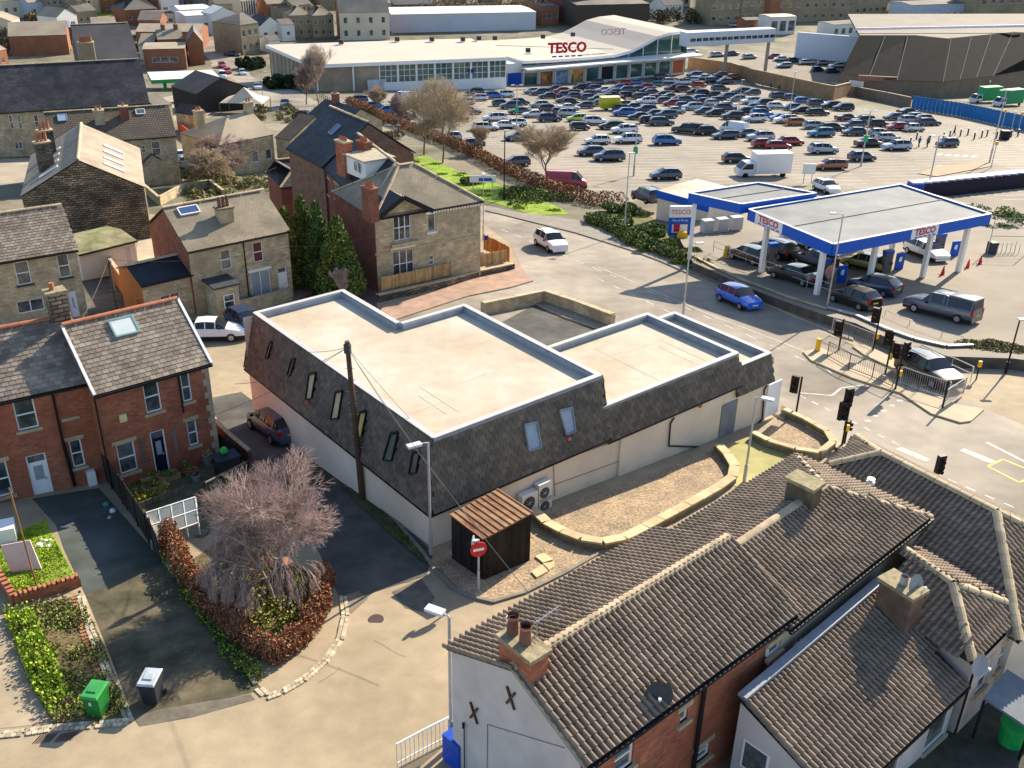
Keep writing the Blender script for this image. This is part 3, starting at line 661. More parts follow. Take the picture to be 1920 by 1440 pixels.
for q4 in (((1037,868),(1250,792)),((1040,908),(1250,832)),((1037,868),(1040,930)),((1250,790),(1250,832))):
    a,c=FW.px(*q4[0]); b,d=FW.px(*q4[1]); MB().tube(FW.p(a,c,.03),FW.p(b,d,.03),.02,mat('wall_groove',(.36,.29,.21),.8),n=5).build('wall_trim',th)
pp=[]
for x,y in ((1262,782),(1255,793),(1252,835),(1322,837),(1325,842)): a,c=FW2.px(x,y); pp.append(FW2.p(a,c,.08))
pipe(th,pp); pp=[]
for x,y in ((1436,722),(1431,730),(1427,785),(1408,805),(1397,818)): a,c=FW2.px(x,y); pp.append(FW2.p(a,c,.08))
pipe(th,pp)
a,d=FW2.px(1440,722); b,c=FW2.px(1456,772); hx(FW2,a,b,c,d,0,.06,mat('white_sign_board',(.8,.83,.86),.4,.03)).build('sign_board',th)
for x,y,F_ in ((1070,823,0),(1315,762,1),(580,755,2)):
    Q=onp(m_front if F_==0 else m_left if F_==2 else m_low,x,y); MB().box(Q+V((-.08,-.12,0)),(.16,.12,.16),mat('faded_red_alarm_box',(.65,.16,.12),.5),az=R(40)).build('alarm_box',th)
for i,(x,y) in enumerate(((958,927),(1001,897),(1001,926))):  # air-conditioning units: px of unit's top left
    pass
def acunit(x0,y0,x1,y1):
    a,d=FW.px(x0,y0); b,c=FW.px(x1,y1); d=max(d,c+.55)
    o=hx(FW,a,b,c,d,.06,.42,mat('ac_casing',(.7,.68,.62),.5,.05)).build('air_conditioning_unit',th)
    cx,cz=(a+b)/2-.05,(c+d)/2; r=min(b-a,d-c)*.36
    mb=MB(); mb.tube(FW.p(cx,cz,.42),FW.p(cx,cz,.44),r,DGREY,n=16); mb.build('fan_grille',o)
    mb=MB()
    for k in range(4): t=k*math.pi/4; mb.beam(FW.p(cx-r*math.cos(t),cz-r*math.sin(t),.45),FW.p(cx+r*math.cos(t),cz+r*math.sin(t),.45),.015,.012,GALV)
    mb.tube(FW.p(cx,cz,.45),FW.p(cx,cz,.465),r*.2,GALV,n=8); mb.build('fan_guard',o)
acunit(968,925,997,945); acunit(1000,904,1023,927); acunit(1000,930,1023,952)
# ================================================================ tiled houses in the lower right corner
def W3(p,z): return V((p[0],p[1],z))
h1=house('tiled_house','long brick house with brown roll-tiled roof and grey rendered gable behind the lane lamp','house',(1098,1442),(1497,1152),5.0,5.75,1.25,BRICK,TILE,tile=('roman',300,1),side=GREND,ohs=.05,
  wins=[(1154,1410,1186,1432,dict(style='2h')),(1277,1335,1289,1347,dict(style='1')),(1304,1410,1329,1414,dict(style='2h'))])
th=h1['th']; rA,rB,u,n=h1['rA'],h1['rB'],h1['u'],h1['n']
MB().beam(rA+V((0,0,.03))-n*0,h1['p0']+V((0,0,.03)),.07,.05,STONEL).build('verge_board',th)
c=rA+u*.42-n*.0; az=math.atan2(u.y,u.x); zc=hz(c.x,c.y,1210)
ch=chimney(th,(c.x,c.y),az+math.pi/2,1.25,.62,4.9,zc,BRICK,0,cap=mat('mossy_flaunching',(.27,.23,.14),.9,.35,5.))
for k,(t,hh,m) in enumerate(((-.1,.62,mat('sooty_terracotta',(.16,.08,.06),.8,.2)),(.3,.6,mat('sooty_terracotta',(.16,.08,.06))))):
    p=c-n*(.32-t*1.25+.0)+V((0,0,0)); p.z=zc+.12; q=MB().tube(p,p+V((0,0,hh)),.17,m,.14,n=14,cap=False); q.tube(p+V((0,0,hh-.08)),p+V((0,0,hh)),.17,TERRA,n=14,cap=False); q.tube(p,p+V((0,0,hh-.1)),.1,BLACK,n=8); q.build('chimney_pot',ch)
p=c-n*.52+V((0,0,0)); p.z=zc+.1; MB().tube(p,p+V((0,0,.4)),.1,GALV,.08,n=10).tube(p+V((0,0,.4)),p+V((0,0,.52)),.14,WHITE,n=10).build('flue_cowl',ch)
MB().box(c+n*.62-V((0,0,c.z))+V((0,0,5.72)),(.25,.75,.14),LEAD,az).build('chimney_flashing',th)
def dish(th,c,aim,r=.38,m=DGREY):
    c=V(c); a=V(aim).normalized(); x=a.cross(ZUP).normalized(); y=x.cross(a); mb=MB(); k=14
    def pt(i,q): t=2*math.pi*i/k; return c+x*math.cos(t)*r*q+y*math.sin(t)*r*q+a*(q*q*.09)
    for i in range(k): 
        mb.poly([pt(i,.5),pt(i+1,.5),pt(i+1,1),pt(i,1)],m); mb.poly([c,pt(i+1,.5),pt(i,.5)],m)
    mb.tube(c-a*.02,c-a*.12-V((0,0,.25)),.025,GALV,n=5); mb.tube(c-y*r,c+a*.45,.012,GALV,n=4); mb.box(c+a*.42-V((0,0,.03)),(.07,.07,.07),WHITE); mb.tube(c-a*.1,c-a*.12-V((0,0,.7)),.022,GALV,n=5); return mb.build('satellite_dish',th)
p=Z(1236,1300,4.9+.45); dish(th,p,(-.1,-.9,.35))
a,z=h1['F'].px(1316,1290); pipe(th,[h1['F'].p(a,4.8,.1),h1['F'].p(a,.5,.1)],r=.07)
pa=Z(1025,1172,6.6); mb=MB().tube(c+u*.45,V((c.x+u.x*.45,c.y+u.y*.45,7.4)),.02,GALV,n=5); t=V((c.x+u.x*.45,c.y+u.y*.45,7.35)); mb.tube(t-u*.1,t+u*.9-n*.1,.012,GALV,n=4)
for i in range(7): q=t+u*(.05+i*.13); mb.tube(q-n*.13,q+n*.13,.008,GALV,n=4)
mb.build('tv_aerial',th)
F=h1['Fl']
for x,y in ((890,1336),(959,1308)):
    a,z=F.px(x,y); mb=MB()
    for s_ in (1,-1): mb.beam(F.p(a-.16*s_,z-.3,.03),F.p(a+.16*s_,z+.3,.03),.06,.06,mat('rusty_iron',(.1,.045,.03)))
    mb.build('wall_tie_plate',th,label='rusty X-shaped wall tie plate')
a,z=F.px(873,1358); mb=MB().tube(F.p(a,z,.06),F.p(a,.4,.06),.02,BLACK,n=5); mb.box(F.p(a,z-.1,.08),(.08,.06,.2),BLACK); mb.build('cable_conduit',th)
a,z=F.px(915,1358); b,z2=F.px(1060,1402); MB().tube(F.p(a,z,.02),F.p(b,z2,.02),.008,BLACK,n=4).tube(F.p(a,z,.02),F.p(a,.4,.02),.008,BLACK,n=4).build('wall_cable',th)
h2=house('tiled_house','hipped roll-tiled house with buff wall joined to the far end of the brick one','house',(1480,1183),(1747,970),4.78,5.6,1.12,mat('buff_render',(.36,.32,.24),.9,.1),TILE,hips=(0,1),tile=('roman',300,1),wins=[(1445,1213,1463,1217,dict(style='1')),(1715,1003,1729,1010,dict(style='1'))],ohs=.05)
th=h2['th']; p=Z(1504,935,5.95); u=h2['u']; chimney(th,(p.x,p.y),math.atan2(u.y,u.x)+math.pi/2,1.0,.62,5.2,hz(p.x,p.y,905),mat('smoky_stone',(.1,.085,.06),.9,.4,2.),0,cap=mat('mossy_flaunching',(.3,.25,.1)))
MB().box(p-V((0,0,.5)),(1.2,.9,.25),LEAD,math.atan2(u.y,u.x)+math.pi/2).build('chimney_flashing',th)
def polyroof(th,planes,m,tile=None,skip=()):
    rf=MB()
    for P in planes: rf.slab(P,.1,TILEB if tile else m,BLACK)
    roof=rf.build('roof',th)
    if tile:
        for i,P in enumerate(planes):
            if i not in skip: tiles(roof,P,tile[0],tile[1][i])
    return roof
A=V((14.47,33.47,5));B=V((17.3,29.53,5)); r_=(B-A).normalized(); s_=V((r_.y,-r_.x,0)); s_=s_ if s_.y<0 else -s_; D=3.3; dz=V((0,0,-D*.577))
N0=A+(-r_+s_)*1.3+V((0,0,-1.3*.577)); C0=N0+s_*2+V((0,0,-2*.577)); C1=B+(r_+s_)*D+dz; F0=A+(-r_-s_)*D+dz; F1=B+(r_-s_)*D+dz
th=thing('hipped_house',((A+B)/2).xy.to_3d()+V((0,0,-1)),'roadside house with hipped tiled roof whose big slope lies in dark shade','house')
MB().prism([C0.xy-(-r_.xy)*.3,C1.xy-r_.xy*.3-s_.xy*.3,F1.xy-r_.xy*.3+s_.xy*.3,F0.xy+r_.xy*.3+s_.xy*.3,N0.xy+r_.xy*.6],-2,2.9,REND).build('wall',th)
rf=polyroof(th,[[C0,C1,B,A,N0],[F1,F0,A,B],[F0,N0,A],[C1,F1,B]],TILE,('roman',[300,0,40,0]))
for P,Q in ((A,B),(N0,A),(F0,A),(C1,B),(F1,B)): ridge(rf,P+V((0,0,.05)),Q+V((0,0,.05)))
p=Z(1630,915,4.6); MB().tube(p-V((0,0,.6)),p+V((0,0,.2)),.09,GALV,n=10).tube(p+V((0,0,.2)),p+V((0,0,.3)),.16,WHITE,n=12).tube(p+V((0,0,.38)),p+V((0,0,.42)),.15,GALV,n=12).tube(p+V((0,0,.3)),p+V((0,0,.38)),.06,GALV,n=6).build('flue_cowl',th)
# small hipped wing and lean-to
R0=V((13.6,28.1,4.4));R1=V((14.6,26.2,4.4));N=V((14.5,23.7,3.3));RC=V((17.3,26.3,3.3));W0=V((13.0,25.6,3.3)); Q0=R0+V((.83,.56,0))*1.5+V((0,0,-.9)); Q1=RC+V((.2,.15,0))
th=thing('hipped_wing',(15,26,0),'small hipped tiled wing with pinkish rendered walls beside the corner of the photo','house')
FW3=Fr(N+V((.12,.0,0)),(RC-N),V((RC.y-N.y,-(RC.x-N.x),0))); mb=MB()
Wd=(RC-N).xy.length; ops=[]
for x0,y0,x1,y1 in ((1858,1252,1876,1262),(1895,1222,1905,1232)): a,d=FW3.px(x0,y0); b,c=FW3.px(x1,y1); ops.append((a,b,min(c,d)-.5,max(c,d)))
ops=[(.75,1.5,1.5,2.7),(2.2,2.9,1.6,2.7)]
PINK=mat('pinkish_render',(.45,.38,.34),.9,.1)
wall(mb,FW3,.1,Wd,-.5,3.2,PINK,ops); nn=FW3.n; a=N+V((.1,.1,0)); mb.prism([a.xy,(RC).xy-nn.xy*.25,(Q0).xy,R0.xy,W0.xy+V((.15,.1)).xy],-.5,3.2,PINK); mb.build('wall',th)
for o in ops: window(th,FW3,*o,style='2h',rev=.06)
polyroofs=polyroof(th,[[N,RC,R1],[W0,N,R1,R0],[Q1,Q0,R0,R1]],TILE,('roman',[150,100,0]))
for P,Q in ((R0,R1),(N,R1),(RC,R1)): ridge(polyroofs,P+V((0,0,.05)),Q+V((0,0,.05)))
p=Z(1690,1110,4.6); zc=hz(p.x,p.y,1100); chimney(th,(p.x,p.y),R(-55),1.2,.7,3.4,zc,mat('brown_render',(.16,.11,.08),.9,.3,1.5),1,cap=mat('mossy_flaunching',(.3,.25,.1)),potm=GALV,ph=.3)
p=Z(1713,1097,zc+.2); dish(th,p,(.5,-.7,.3),m=LEAD); p=Z(1832,1246,3.5); dish(th,p,(.5,-.8,.3),m=LEAD)
T0=V((6.75,21.5,3.85));T1=V((12.7,27.1,3.85));E1=V((14.55,23.6,2.5));E0=V((9.15,18.9,2.5))
th=thing('lean_to_wing',(11,22,.3),'low wing with wide roll-tiled lean-to roof and grey gable beneath the buff wall','house')
uu=(E1-E0).normalized(); n4=V((uu.y,-uu.x,0)); F4=Fr(E0-n4*.25,uu,n4); mb=MB(); Wd=(E1-E0).xy.length
ops=[]
for x0,y0,x1,y1 in ((1663,1430,1687,1432),(1745,1358,1775,1357)): a,d=F4.px(x0,y0); b,c=F4.px(x1,y1); ops.append((min(a,b),max(a,b),min(c,d)-.45,max(c,d)+.1))
wall(mb,F4,.1,Wd-.1,-.5,2.4,GREND,ops)
q0=E0-n4*.25+uu*.1; t0=T0+uu*.1; mb.poly([V((q0.x,q0.y,-.5)),V((t0.x,t0.y,-.5)),V((t0.x,t0.y,3.7)),V((q0.x,q0.y,2.4))],GREND); mb.build('wall',th)
for o in ops: window(th,F4,*o,style='1',rev=.06)
F5=Fr(t0,V((q0.x-t0.x,q0.y-t0.y,0)),-uu); a,z=F5.px(1415,1424); hx(F5,a-.45,a+.45,z-.6,z+.5,.0,.03,PVC).build('window_frame',th); hx(F5,a-.38,a+.38,z-.53,z+.43,.03,.034,GLASS).build('pane',th)
W0p=W0+V((.1,-.1,0)); W0p.z=3.85-1.35*((W0p-T0).xy.dot(n4.xy))/((E0-T0).xy.dot(n4.xy)); E1.z=3.85-1.35*((E1-T0).xy.dot(n4.xy))/((E0-T0).xy.dot(n4.xy)); T1.z=3.85-1.35*((T1-T0).xy.dot(n4.xy))/((E0-T0).xy.dot(n4.xy))
rf=polyroof(th,[[E0,E1,W0p,T1,T0]],TILE,('roman',[300])); MB().beam(T0+V((.05,-.05,.1)),T1+V((.05,-.05,.1)),.3,.1,LEAD).build('lead_flashing',th); gutter(th,E0,E1)
# ================================================================ brick terrace and stone houses on the left
tr=house('brick_terrace_house','red brick end terrace house with white skylight and navy back door behind the greenhouse','house',(177.5,742.5),(397,682),3.8,6.8,2.2,BRICK,SLATE,tile=('stone',300,0),verge=WHITE,ridgem=TERRA,
 wins=[(266,719,305,768),(337,703,362,750),(349,791,374,832),(217,836,260,880)],doors=[(280,812,320,882,mat('navy_door',(.01,.015,.03),.4))],skylights=[(.36,.56,.66,.9,mat('skylight_frame',(.2,.3,.3)),mat('opal_pane',(.55,.6,.58),.3,.05))])
th=tr['th']; F=tr['F']
for x,y0,y1 in ((332,700,790),): 
    a,_=F.px(x,y0); pipe(th,[F.p(a,3.7,.08),F.p(a,1.6,.08)])
pipe(th,[F.p(-.0,3.7,.08),F.p(-.0,-1.2,.08)])
for x0,y0,x1,y1 in ((258,822,276,868),(322,802,334,848)):
    a,d=F.px(x0,y0); b,c=F.px(x1,y1); mb=MB()
    for i in range(4): hx(F,a+(b-a)*i/3-.015,a+(b-a)*i/3+.015,c,d,.03,.05,GWOOD,mb)
    for i in range(8): hx(F,a,b,c+(d-c)*i/7-.015,c+(d-c)*i/7+.015,.05,.07,GWOOD,mb)
    mb.build('wall_trellis',th)
qm=MB()
for i in range(14): hx(F,tr['W']-.12-(.35 if i%2 else .2),tr['W']-.11,-1.2+i*.35,-.87+i*.35,-.02,.012,STONEL,qm)
qm.build('quoin',th,kind='stuff')
a,z=F.px(230,783); hx(F,a-.16,a+.16,z-.18,z+.18,0,.12,mat('cream_box',(.7,.62,.3),.5)).build('alarm_box',th)
a,z=F.px(345,868); 
tl=house('brick_terrace_house','red brick terrace house with white half-glazed door at the left edge','house',(-75,771),(175,717),3.9,6.4,2.1,BRICK,SLATE,tile=('stone',300,0),ridgem=TERRA,
 wins=[(22,754,74,800),(108,729,143,779),(128,828,161,872),(-22,872,26,926)],doors=[(47,857,103,929)],skylights=[(.28,.34,.95,1.1)])
th=tl['th']; F=tl['F']
a,_=F.px(98,740); pipe(th,[F.p(a,3.8,.08),F.p(a,1.2,.1)],r=.05); pipe(th,[F.p(a,1.2,.12),F.p(a+.1,-1.2,.12)],r=.09)
a,d=F.px(160,882); b,c=F.px(181,903); hx(F,a,b,c,d,0,.3,WHITE).build('boiler_outlet_box',th)
p=Z(108,575,6.6); chimney(th,(p.x,p.y),R(38),.8,.62,4.6,hz(p.x,p.y,548),DSTONE,0,cap=mat('mossy_flaunching',(.3,.25,.1)))
zc=hz(p.x,p.y,548)+.12; MB().tube(V((p.x-.1,p.y,zc)),V((p.x-.1,p.y,zc+.35)),.13,TERRA,.11,n=10).build('chimney_pot',th)
t2=house('stone_terrace_house','buff stone terrace house with white door standing behind the brick terrace','house',(-75,505),(147,469),1.0,7.0,2.3,STONE,SLATE,tile=('stone',200,0),
 wins=[(25,493,61,531,dict(sill=DGREY,lint=None)),(105,479,135,518,dict(sill=DGREY,lint=None)),(30,567,85,580,dict(style='m',sill=None)),],doors=[(126,548,152,600)])
h3=house('semi_detached_house','stone semi-detached pair with skylight and chimney beside the dark conifers','house',(352,473),(545,433),.8,7.8,2.2,STONE,mat('beige_slate_roof',(.3,.245,.165),.85,.25,.5,(.22,.19,.14),.2,.5,brick=(.3,.25,(.16,.13,.1),.015,.12),bump=.3),side=DBRICK,
 wins=[(412,471,436,503),(473,456,495,489,dict(gl=mat('maroon_curtained_pane',(.12,.03,.04),.3,.1))),(414,521,451,559,dict(style='t',gl=GLASSB)),(469,512,510,550,dict(style='m',gl=GLASSB,sill=WHITE,lint=WHITE))],doors=[(520,503,542,553,WHITE,False)],skylights=[(.12,.3,.76,.92,WHITE,mat('blue_sky_pane',(.05,.09,.2),.1,0,spec=.8))])
th=h3['th']; p=Z(422,412,1.9); chimney(th,(p.x,p.y),R(38),1.1,.8,1.3,hz(p.x,p.y,390),STONE,3,cap=DSTONE,potm=mat('sooty_terracotta',(.16,.08,.06)),ph=.7)
F=h3['F']; a,_=F.px(457,470); pipe(th,[F.p(a,.7,.08),F.p(a,-4,.08)])
MB().box(h3['p0'].lerp(h3['p1'],.22)-V((0,0,5.3))+h3['n']*.9,(1.7,2.0,2.9),STONE,R(38)).build('porch',th); pc=h3['p0'].lerp(h3['p1'],.22)+h3['n']*.9; MB().box((pc.x,pc.y,-1.6),(2.0,2.3,.12),DGREY,R(38)).build('porch_roof',th)
Fp=Fr(pc+h3['n']*1.0-h3['u']*.0,h3['u'],h3['n']); window(th,Fp,-.35,.45,-3.2,-2.2,style='2h',rev=-.02,lint=None)
ob=house('rendered_outbuilding','single-storey outbuilding with black slate roof and bright orange end wall','outbuilding',(264,537),(362,514),-1.0,4.6,.8,STONE,mat('black_roof',(.02,.024,.03),.6,.2),side=mat('orange_render',(.42,.15,.045),.85,.1),wins=[(300,556,340,570,dict(style='m'))])
gr=house('garage','white rendered garage with mossy low roof against the sooty gable','garage',(147,478),(257,451),-2.6,5.2,.35,mat('off_white_render',(.62,.6,.55),.85,.06),mat('mossy_flat_roof',(.25,.22,.13),.9,.3,.8,(.15,.17,.06),.4,.5),ridge_t=0,doors=[(232,462,252,500,mat('pale_grey_door',(.5,.5,.48)),False)])
mb=MB()
P=[G(155,470),G(203,512),G(262,600)]
mb.prism([P[0].xy,P[1].xy,P[2].xy,(P[2]+V((.25,.15,0))).xy,(P[1]+V((.25,.15,0))).xy,(P[0]+V((.25,.15,0))).xy],-6,lambda p:gz(p[0],p[1])+1.6,mat('orange_render',(.42,.15,.045)),STONEL); mb.build('boundary_wall',label='orange-painted wall along the dark alley beside the garage',cat='wall')
sheet('dark_alley',[(150,480),(200,505),(262,600),(230,640),(165,640),(158,560)],WORN_SHADE,.01)
sheet('yellow_awning_ground',[(258,440),(290,432),(300,480),(255,500)],mat('pale_paving',(.4,.33,.23)),.012)
# dark gable house with rooflights
dg=house('gable_house','large house with soot-black stone gable and cream roof with long rooflights','house',(38,369),(272,351),-1.4,15,2.9,DSTONE,mat('cream_slate_roof',(.33,.27,.2),.85,.15,.6,(.26,.22,.17),.3,.5,brick=(.3,.25,(.22,.18,.14),.01,.1)),gabled_front=True,oh=.1,ohs=.1,verge=None)
th=dg['th']; u,n,p0,p1,rA=dg['u'],dg['n'],dg['p0'],dg['p1'],dg['rA']
mb=MB(); rnd=random.Random(3)   # proud and recessed gable stones
F=dg['F']; W_=dg['W']
z=dg['zb']+.1
while z<-1.4+2.6:
    a=.15+rnd.uniform(0,.3); lim=0 if z<-1.4 else (z+1.4+.2)/2.9*W_/2
    while a<W_-.6:
        l=rnd.uniform(.3,.65)
        if a>lim+.1 and a+l<W_-lim-.1: hx(F,a,a+l-.03,z,z+.19,0,rnd.uniform(.015,.06),DSTONE,mb)
        a+=l
    z+=.22
mb.build('gable_stone',th,kind='stuff')
for k,(t,yy) in enumerate(((.12,.25),(.3,.5),(.48,.45),(.66,.5))):
    for sd in (0,1):
        e0=(p1 if sd else p0)-n*(13*t+.6); r0=rA-n*(13*t+.6); q=[e0.lerp(r0,.3),e0.lerp(r0,.62)]; q+= [q[1]-n*.7,q[0]-n*.7]
        MB().slab([p+V((0,0,.12)) for p in q],.06,mat('roof_light_pane',(.6,.62,.68),.25,0) if (k+sd)%2 or 1 else GLASS,WHITE).build('skylight',th)
for f in (.35,.72): 
    c=(p0-n*13*f).lerp(rA-n*13*f,.42); chimney(th,(c.x,c.y),R(38),1.3,.8,-1.2,2.2,DSTONE,3,ph=.8)
# ================================================================ stone house by the road with brick wings
bh=house('bay_house','two-storey buff stone house with cross gable, bay window and beige hipped roof by the road','house',(703,411),(907,377),1.45,8.2,2.6,STONE,mat('beige_slate_roof',(.3,.245,.165)),hips=(1,1),side=DBRICK,oh=.3,
 wins=[(737,405,771,447,dict(style='3h',lint=WHITE)),(736,471,777,517,dict(style='3h',lint=WHITE,sill=WHITE)),(802,402,817,433,dict(style='1',sill=WHITE,lint=WHITE)),(804,480,814,496,dict(style='2h'))])
th=bh['th']; p0,u,n,F=bh['p0'],bh['u'],bh['n'],bh['F']; W5=4.6; ap=hz((p0+u*W5/2).x,(p0+u*W5/2).y,368)
q=[p0-n*.25+u*.1,p0-n*.25+u*W5]; MB().slab([q[0]+V((0,0,-.15))+n*.04,q[1]+V((0,0,-.15))+n*.04,(q[0]+q[1])/2+n*.04+V((0,0,ap-1.6))],.2,STONE).build('front_gable',th)
apx=(p0+u*W5/2); apx=V((apx.x,apx.y,ap)); bk=-n*(4.0)
r_=MB()
for s_,e_ in ((-1,p0-u*.15),(1,p0+u*(W5+.2))): r_.slab([e_+n*.35,apx+n*.35,apx+bk,e_+bk*.15] if s_<0 else [apx+n*.35,e_+n*.35,e_+bk*.15,apx+bk],.1,mat('shade_side_roof',(.05,.055,.06)) if s_<0 else mat('beige_slate_roof',(.3,.245,.165)),BLACK)  # slope turned from the sun is painted darker than its twin
r_.build('gable_roof',th)
for s_,e_ in ((-1,p0-u*.15),(1,p0+u*(W5+.2))): MB().beam(e_+n*.37,apx+n*.37,.1,.35,BLACK).build('barge_board',th)
mb=MB()
for i in range(18): t=W5+.4+(bh['W']-W5-.6)*i/17; hx(F,t,t+.14,1.1,1.3,.0,.22,WHITE,mb)
mb.build('eaves_bracket',th,kind='stuff'); hx(F,0,bh['W']-.2,-1.55,-1.4,0,.07,STONEL).build('string_course',th)
a,d=F.px(733,462); b,c=F.px(781,516); hx(F,a-.1,b+.1,d-.05,d+.25,0,.45,STONEL).build('bay_hood',th)
br=house('brick_wing','dark red brick rear wing with black slate roof and white flat-roofed dormer','house',(606,314),(693,397),1.45,6.6,2.7,DBRICK,ROOFD,hips=(0,1),zb=-7.5,wins=[(609,330,620,368),(627,342,636,378),(652,383,661,420)],lw=[])
th=br['th']
for x,y,zc in ((694,372,3.3),(683,284,4.0)):
    p=Z(x,y,zc); chimney(th,(p.x,p.y),R(-50),1.2,.7,1.6,zc+.75,DBRICK,3,cap=DBRICK,ph=.35)
dm=MB(); pc=br['p0'].lerp(br['p1'],.55)-br['n']*2.0; MB().box((pc.x,pc.y,2.6),(3.0,2.6,1.5),WHITE,R(-51)).build('dormer',th); MB().box((pc.x,pc.y,4.1),(3.4,3.0,.12),mat('pale_felt',(.38,.33,.24),.8),R(-51)).build('dormer_roof',th)
Fd=Fr(pc+br['n']*1.31-br['u']*1.4,br['u'],br['n'])
window(th,Fd,.1,1.2,3.1,3.9,style='m',rev=-.02,sill=None,lint=None); window(th,Fd,1.5,2.6,3.1,3.9,style='m',rev=-.02,sill=None,lint=None)
bw=house('brick_wing','brown brick house with wide black slate roof and tall red chimney behind the dormer','house',(536,277),(604,313),1.6,9.5,3.3,mat('brown_brick',(.19,.12,.08),.9,.2,1.5,brick=(.225,.075,(.14,.1,.08),.01,.3)),ROOFD,zb=-8,skylights=[(.5,.6,.55,.75,LEAD,mat('blue_sky_pane',(.05,.09,.2)))])
p=Z(645,284,4.2); chimney(bw['th'],(p.x,p.y),R(-50),1.3,.8,2.2,5.0,BRICK,3,ph=.3)
sb=house('dark_roofed_annexe','small annexe with blue-black hipped slate roof behind the conifers','house',(525,352),(590,345),-2.6,6,1.9,DBRICK,ROOFD,hips=(1,1))
# fence on the low wall in front of the bay house
def fence(name,label,px,h,m,zoff=0,pitch=.17,cat='fence',th=.03,cap=None,posts=True,boards=300,gap=.94):
    P=[G(p[0],p[1],zoff) for p in px]; root=thing(name,P[0],label,cat); cnt=0; bm=None; rest=MB()
    for a,b in zip(P,P[1:]):
        d=(b-a); L_=d.xy.length; d2=V((d.x,d.y,0)).normalized(); k=max(1,int(L_/pitch)); az=math.atan2(d2.y,d2.x)
        for i in range(k):
            c=a.lerp(b,(i+.5)/k); c.z=gz(c.x,c.y)+zoff; hh=h+random.uniform(-.02,.02)
            if cnt<boards: 
                if bm is None: 
                    bm=MB().box((0,0,0),(pitch*gap,th,1),m); t=bpy.data.meshes.new('board'); t.from_pydata(bm.v,[],bm.f); t.materials.append(m); bm=t
                o=bpy.data.objects.new('board',bm); COL.objects.link(o); o.parent=root; o.matrix_parent_inverse=Matrix.Translation(-root.location); o.matrix_basis=Matrix.Translation(c)@Matrix.Rotation(az,4,'Z')@Matrix.Diagonal((1,1,hh,1)); cnt+=1
            else: rest.box(c,(pitch*gap,th,hh),m,az)
        if posts:
            for i in range(int(L_/1.8)+1): c=a.lerp(b,min(1,i*1.8/L_)); c.z=gz(c.x,c.y)+zoff; MB().box(c,(.09,.12,h+.06),m,az).build('post',root)
    if rest.f: o=rest.build('boards',root,kind='stuff')
    return root
fence('picket_fence','orange wooden board fence stepped along the low wall below the bay house',[(716,545),(780,531),(845,516),(893,502),(950,491)],1.1,WOOD,zoff=.62)
fence('garden_fence','orange close-boarded fence at the road corner beside the stone house',[(908,468),(930,478),(955,492)],1.4,mat('bright_fence_wood',(.5,.25,.07),.8,.2,2.,tone=.2),zoff=.2)
def lowwall(name,label,px,h,wd,m,capm,zo=0,copes=True,seg=.6,cat='wall',rise=0):
    P=[G(*p) for p in px]; root=thing(name,P[0],label,cat); mb=MB()
    for a,b in zip(P,P[1:]):
        d=(b-a); d.z=0; L_=d.length; d.normalize(); s=V((-d.y,d.x,0))*wd/2; e=d*.05
        q=[a-s-e,b-s+e,b+s+e,a+s-e]; mb.hexa([V((p.x,p.y,gz(p.x,p.y)-.3)) for p in q]+[V((p.x,p.y,gz(p.x,p.y)+h)) for p in q],m)
        k=max(1,int(L_/seg))
        for i in range(k):
            f,g=a.lerp(b,i/k),a.lerp(b,(i+.97)/k); s2=s*1.25; jz=random.uniform(0,.012); q=[f-s2,g-s2,g+s2,f+s2]
            MB().hexa([V((p.x,p.y,gz(p.x,p.y)+h)) for p in q]+[V((p.x,p.y,gz(p.x,p.y)+h+.09+jz)) for p in q],capm,random.random()).build('coping_stone',root)
    mb.build('wall_body',root); return root
COPT=mat('coping_sandstone',(.5,.4,.24),.9,.15,2.,tone=.15)
lowwall('retaining_wall','low stone wall under the orange board fence by the red pavement',[(709,566),(780,550),(845,535),(893,521),(962,506)],.55,.35,DSTONE,STONEL,seg=1.2)
lowwall('yard_wall','stone wall enclosing the sunken yard behind the flat-roofed building',[(905,590),(1021,566),(1080,586),(1148,612)],.9,.4,STONE,STONEL,seg=1.2)
lowwall('retaining_wall','curved retaining wall of yellow coping blocks round the raised gravel bed',[(1000,968),(1025,992),(1055,1008),(1090,1022),(1130,1028),(1170,1020),(1210,1000),(1265,970),(1310,945),(1345,925),(1372,905),(1376,885),(1362,862),(1345,845)],.32,.4,mat('mossy_stone',(.2,.17,.1),.9,.3,2.),COPT,seg=.75)
lowwall('retaining_wall','curved stone wall round the small gravel bed beside the main road',[(1410,822),(1440,838),(1490,853),(1535,860),(1560,840),(1548,820),(1505,795),(1468,778)],.35,.3,mat('mossy_stone',(.2,.17,.1)),COPT,seg=.8)
# kerb round the gravel corner
kb=MB(); strip(kb,[(668,915),(740,975),(795,1040),(815,1070),(845,1102),(880,1120),(925,1130),(985,1112),(1060,1075),(1130,1035)],.16,mat('kerb_stone',(.2,.18,.15),.9,.2),0,.1); kb.build('kerb',kind='structure')

